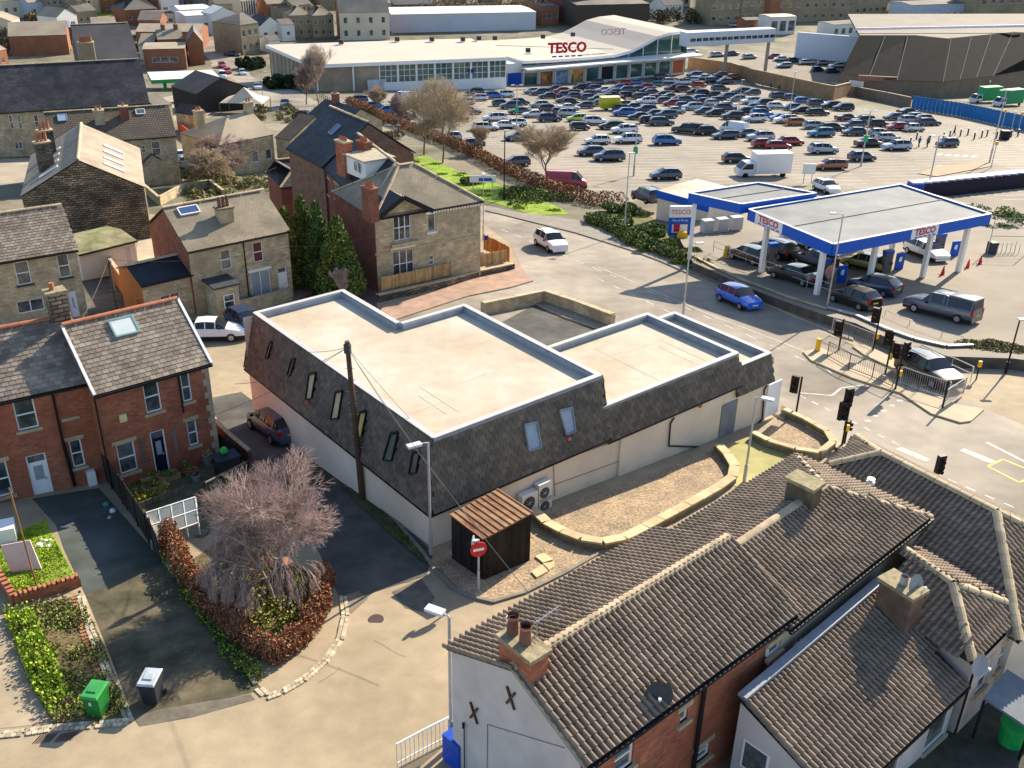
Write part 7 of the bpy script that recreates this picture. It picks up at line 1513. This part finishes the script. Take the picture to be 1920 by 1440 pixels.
b=G(1882,262); MB().box(b,(1.4,1.0,1.6),BLACK).build('litter_bin',label='black square bin near the beacon posts',cat='bin')
root=thing('trolley_sign',G(1513,345),'white board sign on legs behind the canopies','sign'); b=G(1513,345)
for s in (-.5,.5): MB().tube(b+V((s,0,0)),b+V((s,0,1.4)),.05,GALV,n=5).build('leg',root)
MB().box(b+V((0,0,1.3)),(1.6,.15,1.3),WHITE).build('board',root)
def person(x,y,az,top,leg,label):
    b=G(x,y); root=thing('person',b,label,'person'); M_=Matrix.Translation(b)@Matrix.Rotation(az,4,'Z'); T_=lambda *q:M_@V(q)
    vs=[(0,0,.92),(0,0,1.15),(0,0,1.4),(0,0,1.5),(0,0,1.62),(0,0,1.74),(.1,0,.9),(.11,.12,.5),(.11,.2,.08),(.12,.3,.03),(-.1,0,.9),(-.11,-.1,.5),(-.11,-.25,.1),(-.12,-.15,.03),(.2,0,1.4),(.26,-.06,1.12),(.25,.08,.85),(-.2,0,1.4),(-.26,.06,1.12),(-.25,-.05,.86)]
    ed=[(0,1),(1,2),(2,3),(3,4),(4,5),(0,6),(6,7),(7,8),(8,9),(0,10),(10,11),(11,12),(12,13),(2,14),(14,15),(15,16),(2,17),(17,18),(18,19)]; rr=[.15,.14,.16,.06,.1,.08,.1,.075,.05,.05,.1,.075,.05,.05,.07,.055,.04,.07,.055,.04]
    me=bpy.data.meshes.new('body'); me.from_pydata([T_(*v) for v in vs],ed,[]); o=bpy.data.objects.new('body',me); COL.objects.link(o); par(o,root); o.modifiers.new('s','SKIN'); o.modifiers.new('u','SUBSURF').levels=1
    for v_,r in zip(me.skin_vertices[0].data,rr): v_.radius=(r,r)
    me.skin_vertices[0].data[0].use_root=True; me.materials.append(top)
    mb=MB(); mb.tube(T_(0,0,1.54),T_(0,0,1.77),.1,mat('skin_tone',(.45,.28,.2),.6),.09,n=10); mb.build('head',root); MB().tube(T_(0,-.02,1.68),T_(0,-.02,1.8),.115,mat('dark_hair',(.04,.03,.02),.8),.07,n=10).build('hair',root)
    mb=MB()
    for s,q in ((1,(.11,.12,.5)),(-1,(-.11,-.1,.5))): mb.tube(T_(s*.1,0,.93),T_(*q),.115,leg,.09,n=8); mb.tube(T_(*q),T_(s*.11,.2 if s>0 else -.25,.08),.09,leg,.065,n=8)
    mb.build('trousers',root)
NV=mat('navy_cloth',(.02,.025,.05),.9)
person(1722,276,.4,mat('blue_jacket',(.03,.1,.4),.8),NV,'person in a bright blue jacket walking past the bollards'); person(1738,276,.3,mat('grey_purple_coat',(.12,.1,.15),.9),NV,'person in a purple-grey coat beside the one in blue'); person(1788,254,1.2,mat('black_coat',(.015,.015,.02),.9),NV,'person in dark clothes walking alone before the hoarding'); person(1127,158,.5,mat('black_coat',(.015,.015,.02)),NV,'shopper in dark clothes outside the store entrance')
# ================================================================ church and left background
STC=mat('town_stone',(.3,.24,.15),.9,.15,.6,(.22,.18,.12),.1,.5); CREAM=mat('cream_wall',(.6,.52,.38),.8,.08,.3); TWH=mat('town_white',(.65,.64,.6),.7,.08,.3); TBR=mat('town_brick',(.26,.11,.06),.9,.15,.5)
RG=mat('town_grey_roof',(.17,.15,.125),.85,.2,.25,(.12,.11,.1),.08); RB=mat('town_beige_roof',(.33,.28,.2),.85,.15,.25,(.27,.22,.17),.1); RD=mat('town_dark_roof',(.06,.06,.065),.8,.2,.25)
ch=house('chapel','very large dark slate roofed stone building with twin sash windows at the left edge','chapel',(-60,216),(281,194),-4.9,14.6,4.9,STONE,mat('chapel_slate',(.055,.055,.06),.7,.3,.6,(.035,.037,.045),.15,.5,brick=(.4,.3,(.025,.025,.03),.02,.25),bump=.4,spec=.08),
 wins=[(15,216,27,242,dict(style='2h')),(31,216,43,242,dict(style='2h')),(62,216,75,240,dict(style='2h')),(26,266,44,279,dict(style='m')),(72,262,84,276,dict(style='m'))])
q=ch['rA'].lerp(ch['rB'],.62); house('chapel_wing','dark slate rear wing of the chapel with pale ridge capping','chapel',(150,118),(262,112),-3.4,20,4.5,DSTONE,RD,gabled_front=False)
p=Z(164,100,-1.); chimney(ch['th'],(p.x,p.y),R(20),2.2,1.3,-4,hz(p.x,p.y,80),mat('town_stone',(.3,.24,.15)),5,ph=.8,pr_=.2)
pr_row=house('pantiled_terrace','stone terrace with brown pantiled roof, rooflights and chimneys below the chapel','house',(92,273),(331,255),-3.4,9.2,2.7,STONE,ROOFP,
 wins=[(283,266,303,291,dict(style='2h')),(264,273,274,286,dict(style='2h'))],skylights=[(.1,.17,.7,.9,LEAD,PANB),(.72,.79,.75,.9,WHITE,PANG)],chims=[(.42,.3,1.1,.9,1.3,STONE,2),(.62,.35,1.,.8,1.2,DBRICK,1)])
def tb(label,bl,br,h,depth,rise,wm,rm,win=None,name='town_house',cat='house',gl=None,**k):
    a,b=G(*bl),G(*br); z=min(gz(a.x,a.y),gz(b.x,b.y))+h; W=(b-a).xy.length; ws=[]
    if win:
        nc,nr,ww,wh=win; H_=h-.6
        for r in range(nr):
            for c in range(nc):
                x=W*(c+.5)/nc; zz=z-.5-H_/nr*(r+.5)+(.1); ws.append((x-ww/2,x+ww/2,zz-wh/2,zz+wh/2,dict(uv=1,style='1',lint=None,sill=None,gl=gl or GLASS)))
    k.setdefault('ridge_t',0); k.setdefault('gut',False); k.setdefault('oh',.1)
    r=house(name,label,cat,(a.x,a.y),(b.x,b.y),z,depth,rise,wm,rm,world=True,**{x:y for x,y in k.items()},wins=ws) if False else None
    # windows given in wall coordinates
    return house(name,label,cat,(a.x,a.y),(b.x,b.y),z,depth,rise,wm,rm,world=True,wins=ws,**k)
tb('low stone house with hipped brown roof directly behind the wide pinkish bare tree',(418,332),(520,318),4.6,9,2.2,STONE,RB,(4,1,.9,1.3),hips=(1,0),chims=[(.05,.5,1,.8,1.2,STONE,2),(.95,.5,1,.8,1.2,STONE,2)])
tb('stone house with ribbed brown tiled roof left of the black slate wing',(520,318),(548,322),4.2,10,2.2,STONE,ROOFP)
tb('small dark-roofed stone house beside the town road bend',(575,262),(640,275),3.6,8,2.2,STONE,ROOFD,chims=[(.3,.5,1,.8,1.2,DBRICK,3)])
tb('twin-gabled black roofed workshop above the marquee',(372,212),(470,205),4.2,10,2.4,mat('black_board_wall',(.03,.03,.03),.8),RD,gabled_front=True)
tb('small gabled stone outhouse by the fenced yard',(368,248),(392,244),3.,4,1.3,STONE,RD,gabled_front=True)
tb('lean grey-roofed stone building at the chapel end',(300,232),(328,228),3.,7,1.5,STONE,RG)
tb('small porch-like stone extension with mono roof below the pantiled terrace',(268,350),(318,345),2.6,3,1.3,STONE,RG,gabled_front=True)
sheet('town_yard',[(270,190),(330,178),(420,172),(440,200),(380,225),(300,228)],mat('pale_yard',(.3,.26,.2),.9,.2,.3),.03)
sheet('town_garden',[(345,330),(440,330),(520,350),(505,400),(420,370),(345,380)],mat('scrub_ground',(.12,.1,.06),.95,.4,1.,(.09,.1,.04),.4,.5),.02)
sheet('town_yard',[(-60,300),(60,296),(95,310),(40,345),(-60,350)],mat('pale_yard',(.3,.26,.2)),.02)
sheet('side_street',[(176,72),(215,66),(238,30),(225,10),(212,12),(222,30),(205,52)],ASPH,.03)
sheet('town_road_spur',[(395,120),(470,114),(500,122),(440,135),(400,132)],ASPH,.03)
for i,(x0,x1,y0,y1,n_) in enumerate(((350,500,330,385,16),(60,130,70,100,8),(225,262,70,110,6),(470,560,200,235,8))):
    E=[]
    for k in range(n_*3): p=G(random.uniform(x0,x1),random.uniform(y0,y1)); E.append((p.x,p.y,p.z+.4,random.uniform(.4,1.),random.uniform(.4,1.),.6))
    o=leaves('scrub',cloud(E,3500,.8),.22,[BROWNL,SHRUB,leaf('winter_twig',(.26,.2,.12))]); tag(o,('brown garden scrub behind the stone semi','scrub between the far left houses','bushes between chapel and brick shops','low scrub along the town road bend')[i],'scrub',kind='stuff')
# marquee
b=G(462,212); root=thing('marquee',b,'cream peaked marquee roof beside the town road','marquee'); mb=MB(); c=b+V((0,0,4.8))
import itertools
Q=[b+V((x,y,2.4)) for x,y in ((-4,-3),(4,-3),(4,3),(-4,3))]
for i in range(4):
    a_,d_=Q[i],Q[(i+1)%4]; m1=a_.lerp(c,.5)-V((0,0,.45)); m2=d_.lerp(c,.5)-V((0,0,.45)); mb.poly([a_,d_,m2,m1],CREAM); mb.poly([m1,m2,c],CREAM)
mb.build('canvas',root)
for q in Q: MB().tube(q-V((0,0,2.6)),q,.08,GWOOD,n=5).build('pole',root)
a,b=G(335,245),G(365,268); MB().hexa([V((p.x,p.y,gz(p.x,p.y)+h)) for h in (0,1.4) for p in (a,b,b+V((.1,.1,0)),a+V((.1,.1,0)))],mat('red_netting',(.6,.09,.05),.7)).build('red_barrier',label='bright red mesh barrier along the fenced yard left side',cat='fence')
a,b=G(365,268),G(412,262); MB().hexa([V((p.x,p.y,gz(p.x,p.y)+h)) for h in (0,1.2) for p in (a,b,b+V((.1,.1,0)),a+V((.1,.1,0)))],mat('red_netting',(.6,.09,.05))).build('red_barrier',label='red mesh barrier along the front of the fenced yard',cat='fence')
# green canopy station
K_=[Z(x,y,-17.8) for x,y in ((284,150),(411,144),(398,131),(276,135))]; root=thing('green_canopy',G(340,168),'white canopy with green fascia at the small filling station in town','canopy'); MB().slab(K_,.3,TWH).build('roof_deck',root)
for a,b in zip(K_,K_[1:]+K_[:1]): MB().beam(a-V((0,0,.45)),b-V((0,0,.45)),.15,.8,mat('fascia_green',(.03,.3,.08),.5)).build('green_fascia',root)
for t in (.15,.5,.85): p=K_[0].lerp(K_[1],t)+V((0,1.5,0)); MB().box((p.x,p.y,-22),(.6,.6,4),mat('fascia_green',(.03,.3,.08))).build('column',root)
b=G(345,192); MB().box(b,(3.6,3,2.6),mat('grey_container',(.4,.4,.38),.6),R(10)).build('container',label='pale grey container cabin below the green canopy',cat='container')
T_L=[ # label, bl, br, h, depth, rise, wall, roof, win, extra
('brick shop with white fascia and flat roof behind the green canopy',(272,132),(352,130),5.5,12,.4,TBR,RB,(5,1,2.2,1.4),{}),
('cream fronted white store block left of the high street',(352,66),(412,62),6,12,.5,TWH,TWH,(4,1,2,1.2),{}),
('dark gabled brick hall beside the town junction',(355,122),(386,121),6,14,3,TBR,RG,(2,1,2,1.2),dict(gabled_front=True)),
('brown warehouse with pale roof left of the dark gabled hall',(258,92),(380,92),5,14,1.5,TBR,RB,(6,1,1.6,1.2),{}),
('long brick row with grey roof and white end walls',(262,72),(305,72),5.5,12,2,TBR,RG,(3,1,1.6,1),{}),
('grey roofed white house above the brick row',(305,38),(340,36),7,12,3,TWH,RG,(2,1,1.8,2),{}),
('dark hipped roof hall with dormer beyond the chapel',(236,48),(300,44),5,16,4,TBR,RG,(3,1,1.5,1.2),dict(hips=(1,1))),
('white long block with row of windows by the high street',(340,54),(400,50),6,10,1,TWH,TWH,(5,1,1.8,1.4),{}),
('pale stone office with blue arched windows at the photo top',(345,20),(398,16),11,14,1,STC,RG,(4,2,2.4,3),dict(gl=BLUEP)),
('tan ribbed office block with vertical slots',(455,38),(482,34),8,16,.5,CREAM,TWH,(6,1,.9,5),{}),
('white gable sheds along the high street',(400,66),(448,62),6.5,8,2,TWH,TWH,None,dict(gabled_front=True)),
('tall stone corner house with four windows at the junction',(456,104),(490,98),8.5,12,2.4,STC,RG,(3,2,1.3,1.8),dict(hips=(1,0))),
('white house with dark dormered roof right of the corner house',(490,80),(530,76),5,9,2.6,TWH,RD,(2,1,1.4,1.1),dict(gabled_front=True)),
('white cottage against the store left end',(530,78),(555,76),5,8,1.4,TWH,RG,(1,1,1.2,1.1),{}),
('stone villa with twin gables above the store roof',(545,72),(588,70),7,9,2.6,STC,RB,(3,2,1.1,1.4),dict(hips=(1,1))),
('stone villa with hipped roof next to the cream pub',(588,72),(628,70),7,9,2.6,STC,RB,(3,2,1.1,1.4),dict(hips=(1,1))),
('long cream rendered pub with eight windows above the store roof',(638,76),(732,74),8.5,11,4.6,CREAM,RB,(4,2,1.3,1.9),dict(side=TBR)),
('low grey shed roof above the villas',(508,36),(590,32),4,16,2,STC,RG,None,{}),
('dark pointed roof chapel among the far trees',(600,20),(640,18),5,12,4,STC,RD,None,{}),
('second dark roofed hall among the far trees',(640,16),(678,14),5,12,5,DSTONE,RD,None,dict(gabled_front=True)),
('brick flats with white windows in the top left',(190,26),(228,24),11,14,.5,TBR,RG,(4,3,1.6,1.3),dict(side=mat('orange_end_wall',(.45,.25,.14),.8))),
('cream house with solar roof at the far left',(8,36),(56,32),6,9,2.,CREAM,RG,(3,1,1.3,1.5),{}),
('pale blue-grey hipped house second from the far left',(58,36),(98,32),5.5,9,2.4,mat('pale_blue_wall',(.4,.44,.5),.8),RB,(2,1,1.2,1.3),{}),
('white fronted gabled house with dark windows at the left',(112,66),(150,60),5.5,9,2.4,TWH,RB,(2,1,1.8,1.8),dict(gabled_front=True)),
('cream end-on terrace house beside the white fronted one',(28,78),(44,70),6,10,2,CREAM,RB,(1,1,1.2,1.4),{}),
('long brick mill with beige sheet roof above the chapel',(22,106),(132,102),5.5,15,3,TBR,RB,None,{}),
('small blue-roofed shed beside the brick mill',(108,78),(140,76),4,8,1.6,TBR,mat('blue_grey_roof',(.3,.34,.42),.6),None,{}),
('beige roofed shed below the side street cars',(176,68),(222,66),3.5,9,1.8,CREAM,RB,None,{}),
('cream triangular roofed house right of the chapel',(262,112),(292,112),4,12,2.4,CREAM,RB,None,{}),
('red brick tower block with teal sign at the photo top centre',(1015,48),(1048,46),6.5,10,.4,TBR,RG,(3,1,1.5,1.5),{}),
('tall dark red brick building at the top centre',(1060,46),(1112,44),15,16,.4,mat('deep_brick',(.16,.06,.045),.9),RG,(2,2,1.2,1.5),{}),
('grey blue clad tower next to the dark red brick building',(1112,40),(1165,38),14,16,.4,mat('blue_grey_clad',(.2,.27,.33),.6,.1,.2),RG,(3,2,1.5,1.8),{}),
('long dark brick hall with pale canopy roof',(1080,54),(1216,50),8,16,.4,mat('charcoal_brick',(.075,.055,.045),.9),RG,None,{}),
('cream georgian terrace with many windows at the top',(1218,14),(1330,12),9,10,.6,CREAM,RG,(9,2,1.4,2.),{}),
('brown stone row with white bay front behind the bridge',(1330,48),(1386,46),9,12,2,STC,RG,(4,2,1.6,1.6),{}),
('stone row between the brown row and the brick chimney wall',(1386,46),(1440,44),10,12,1.6,STC,RG,(4,2,1.5,1.8),{}),
('brick party wall building with tall red flank',(1440,46),(1460,44),13,12,.4,TBR,RG,None,{}),
('long stone crescent with dark roof and roof lights',(1452,42),(1600,40),8.5,14,4,STC,RD,(9,2,1.7,1.5),{}),
('rounded stone end of the crescent with beige roof',(1600,40),(1660,36),8,14,3,STC,RB,(5,1,1.7,1.5),dict(hips=(0,1))),
('white shopfront row with pink end beside the bridge stairs',(1560,72),(1665,64),4.5,8,.3,TWH,RG,(8,1,1.8,2),{}),
('pale blue two-storey building behind the warehouse roof',(1702,52),(1830,46),8,12,.5,mat('pale_blue_wall',(.4,.44,.5)),RG,(10,1,1.3,1.8),{}),
('long stone mill with rows of windows in the top right',(1828,52),(1990,44),13,14,1,STC,RG,(10,2,2.6,2.4),{}),
('white entrance pavilion at the far end of the covered bridge',(1442,66),(1490,64),6,8,.3,TWH,CREAM,(3,1,2.6,3.5),{}),
('long white flat-roofed store warehouse behind the supermarket roof',(735,62),(1005,56),6,20,.3,mat('cool_white_wall',(.5,.53,.56),.6,.05,.2),TWH,None,{}),
('dark low stores building left of the far trees',(740,30),(820,28),4,14,1,DSTONE,RD,None,{}),
('concrete office slab among the far trees',(750,18),(800,16),8,10,.4,mat('town_concrete',(.22,.2,.17),.9),RG,(8,2,1.6,1.4),{}),
]
T_L+=[
('low grey shed between the white cottage and the town road',(505,100),(528,98),3.5,7,1.2,TWH,RG,None,{}),
('brick terrace with chimneys above the white fascia shop',(300,112),(348,110),5.5,9,2.2,TBR,RB,(4,1,1.2,1.3),dict(chims=[(.3,.5,1.2,.8,1.2,TBR,2),(.8,.5,1.2,.8,1.2,TBR,2)])),
('stone cottage row beneath the brick flats',(150,52),(186,48),5,8,2,STC,RG,(3,1,1.2,1.3),dict(chims=[(.5,.5,1.2,.8,1.2,STC,2)])),
('small cream bungalow beside the far lawn',(100,30),(125,27),4,8,1.8,CREAM,RB,(2,1,1.3,1.1),dict(hips=(1,1))),
('beige roofed brick house at the photo left edge below the mill',(-20,135),(20,128),5,9,2.2,TBR,RB,(2,1,1.2,1.3),{}),
('grey slate house in front of the stone corner house',(408,48),(440,46),7,8,2,STC,RG,(3,2,1.2,1.3),{}),
('dark slate roofed row beyond the ribbed office',(420,20),(470,17),7,9,2.6,STC,RD,(5,1,1.2,1.3),{}),
('pale flat-roofed workshop between brick row and high street',(270,52),(330,50),4.5,9,.4,CREAM,RG,(4,1,1.6,1.2),{}),
('stone terrace with three chimneys near the far wood',(480,18),(540,15),6,9,2.4,STC,RG,(5,2,1.1,1.3),dict(chims=[(.2,.5,1.2,.8,1.4,STC,2),(.5,.5,1.2,.8,1.4,STC,2),(.8,.5,1.2,.8,1.4,STC,2)])),
('buff stone house tucked behind the cream pub right end',(690,40),(735,38),6,9,2.5,STC,RB,(3,1,1.2,1.3),{}),
('stone mill block behind the brown stone row',(1335,22),(1450,20),11,12,2,STC,RG,(10,2,1.4,1.6),{}),
('dark stone block left of the georgian terrace',(1165,28),(1215,27),8,12,1,DSTONE,RD,(4,2,1.4,1.4),{}),
('small brown kiosk by the bridge landing',(1395,60),(1425,59),4,6,.6,TBR,RG,(2,1,1.4,1.4),{}),
('grey shed with low roof beside the ambulance end of the store',(820,56),(860,55),4,8,.8,TWH,RG,None,{}),
('hipped brick villa above the round bush',(1655,14),(1695,13),6,9,2.4,TBR,RG,(3,1,1.3,1.4),dict(hips=(1,1))),
('stone gabled house left of the far field',(1710,38),(1735,36),6,9,2.4,STC,RB,(2,1,1.2,1.3),dict(gabled_front=True)),
]
rq=random.Random(21); PW=[('buff stone',STC),('red brick',TBR),('cream',CREAM),('white',TWH),('sooty stone',DSTONE)]; PR_=[('grey',RG),('beige',RB),('dark slate',RD)]
for row,(yy,nm,xs) in enumerate(((9,'topmost far row',[40+i*62 for i in range(30)]),(22,'second far row',[10+i*58 for i in range(10)]+[1180+i*66 for i in range(11)]),(33,'third far row',[85,130,255,300,430,495,560,1240,1310,1420,1520,1690,1770,1880]))):
    for i,x in enumerate(xs):
        x+=rq.uniform(-10,10); y=yy+rq.uniform(-2,3); w_=rq.choice(PW); r_2=rq.choice(PR_); wd=rq.uniform(26,44); gf=rq.random()<.25
        tb(f'{w_[0]} house with {r_2[0]} roof, {ORD[i]} from the left in the {nm}',(x,y+1),(x+wd,y-wd*.06),rq.uniform(4.5,7.5),rq.uniform(7,11),rq.uniform(1.8,3.2),w_[1],r_2[1],(rq.choice((2,3,4)),rq.choice((1,2)),1.2,1.4),group='far houses along the photo top',gabled_front=gf,hips=(0,0) if gf else rq.choice(((0,0),(1,1),(0,0))),chims=[] if gf else [(rq.uniform(.1,.9),.5,1.1,.8,1.2,w_[1],2)])
for q in T_L: tb(q[0],q[1],q[2],q[3],q[4],q[5],q[6],q[7],q[8],**q[9])
for i in range(22): car('hatchback','SWKDBG'[i%6],G(758+(i%11)*10.5,47-(i//11)*8),R(15),f'{PA["SWKDBG"[i%6]][0]} car, {ORD[i]} in the crowded lot under the far trees',group='cars in the lot beyond the white warehouse',parts=False)
for i,(x,y) in enumerate(((1296,100),(1345,106),(1372,104),(1300,84),(1340,84),(1378,50),(1210,49),(1195,52),(1700,18),(1722,16),(1745,17),(1405,110))): car('estate','WSDBNSDKSWNS'[i],G(x,y),R(20),f'{PA["WSDBNSDKSWNS"[i]][0]} estate car on the upper level, {ORD[i]} counted away from the entrance',group='cars on the upper level',parts=False)
# far tree masses
for i,(x0,x1,y,n,h,ms,lb) in enumerate(((560,760,14,9,9,[BROWNL,BROWNL,SHRUB],'hazy brown winter wood behind the cream pub'),(800,1010,36,12,9,[BROWNL,leaf('winter_twig',(.26,.2,.12))],'brown bare tree belt beyond the white warehouse'),(0,110,8,6,7,[SHRUB,DARKL],'olive tree clump in the top left corner'),(1210,1460,42,9,5,[BROWNL,DARKL],'brown scrub below the georgian terrace'),(1460,1920,4,22,9,[leaf('winter_twig',(.26,.2,.12)),BROWNL],'bare brown hillside wood along the photo top'),(60,130,52,4,5,[BROWNL,BROWNL],'brown bushes between the left houses'),(0,40,100,4,7,[leaf('winter_twig',(.26,.2,.12))],'bare trees beside the brick mill'),(430,560,12,6,8,[BROWNL,DARKL],'dark wood behind the ribbed office'),(250,345,4,5,8,[leaf('winter_twig',(.26,.2,.12))],'bare wood behind the stone office'),(1005,1060,30,3,7,[BROWNL],'bare trees beside the brick tower'),(1655,1700,44,2,6,[SHRUB],'round bush beside the pale blue building'),(1655,1830,24,4,4,[mat('lime_field_leaf',(.3,.33,.02),.9,.2,tone=.3)],'yellow green hedgerow above the pale blue building'),(500,590,165,6,3.,[DARKL],'dark hedge below the store side wall'),(440,500,128,3,3.,[DARKL],'dark hedge at the junction below the store'))):
    E=[]
    for k in range(n*3):
        p=G(x0+(x1-x0)*random.random(),max(1,y+random.uniform(-6,3))); r=h*random.uniform(.3,.55); E.append((p.x,p.y,p.z+h*random.uniform(.25,.6),r,r,h*.42))
    o=leaves('far_trees',cloud(E,5200,.8),.5,ms); tag(o,lb,'woodland',kind='stuff')
railing([(600,185),(660,215),(700,245),(745,285)],1.1,'wooden railing along the ramped footpath beside the verge trees',r=.06,m=GWOOD,rails=(1,.5))
sheet('footpath',[(612,180),(640,185),(690,225),(740,285),(722,292),(670,235),(630,205)],mat('footpath_tarmac',(.2,.19,.19),.9,.1),.02)
# neighbouring yard walls and bits left of centre
for i,(px,lb) in enumerate(((((262,352),(300,385),(345,360)),'low brown stone yard wall behind the semi left end'),(((345,360),(395,352),(420,372)),'second low yard wall under the tangled shrub tree'),(((440,590),(500,575),(545,562)),'low front wall of the stone semi beside the parked cars'))): lowwall('yard_wall',lb,list(px),.9,.25,STONE,STONEL,seg=1.2)
hedge('box_hedge','small clipped green hedge in front of the semi ground floor window',[(460,580),(490,572)],.9,.8,[DARKL,GREENL],3000,.07)
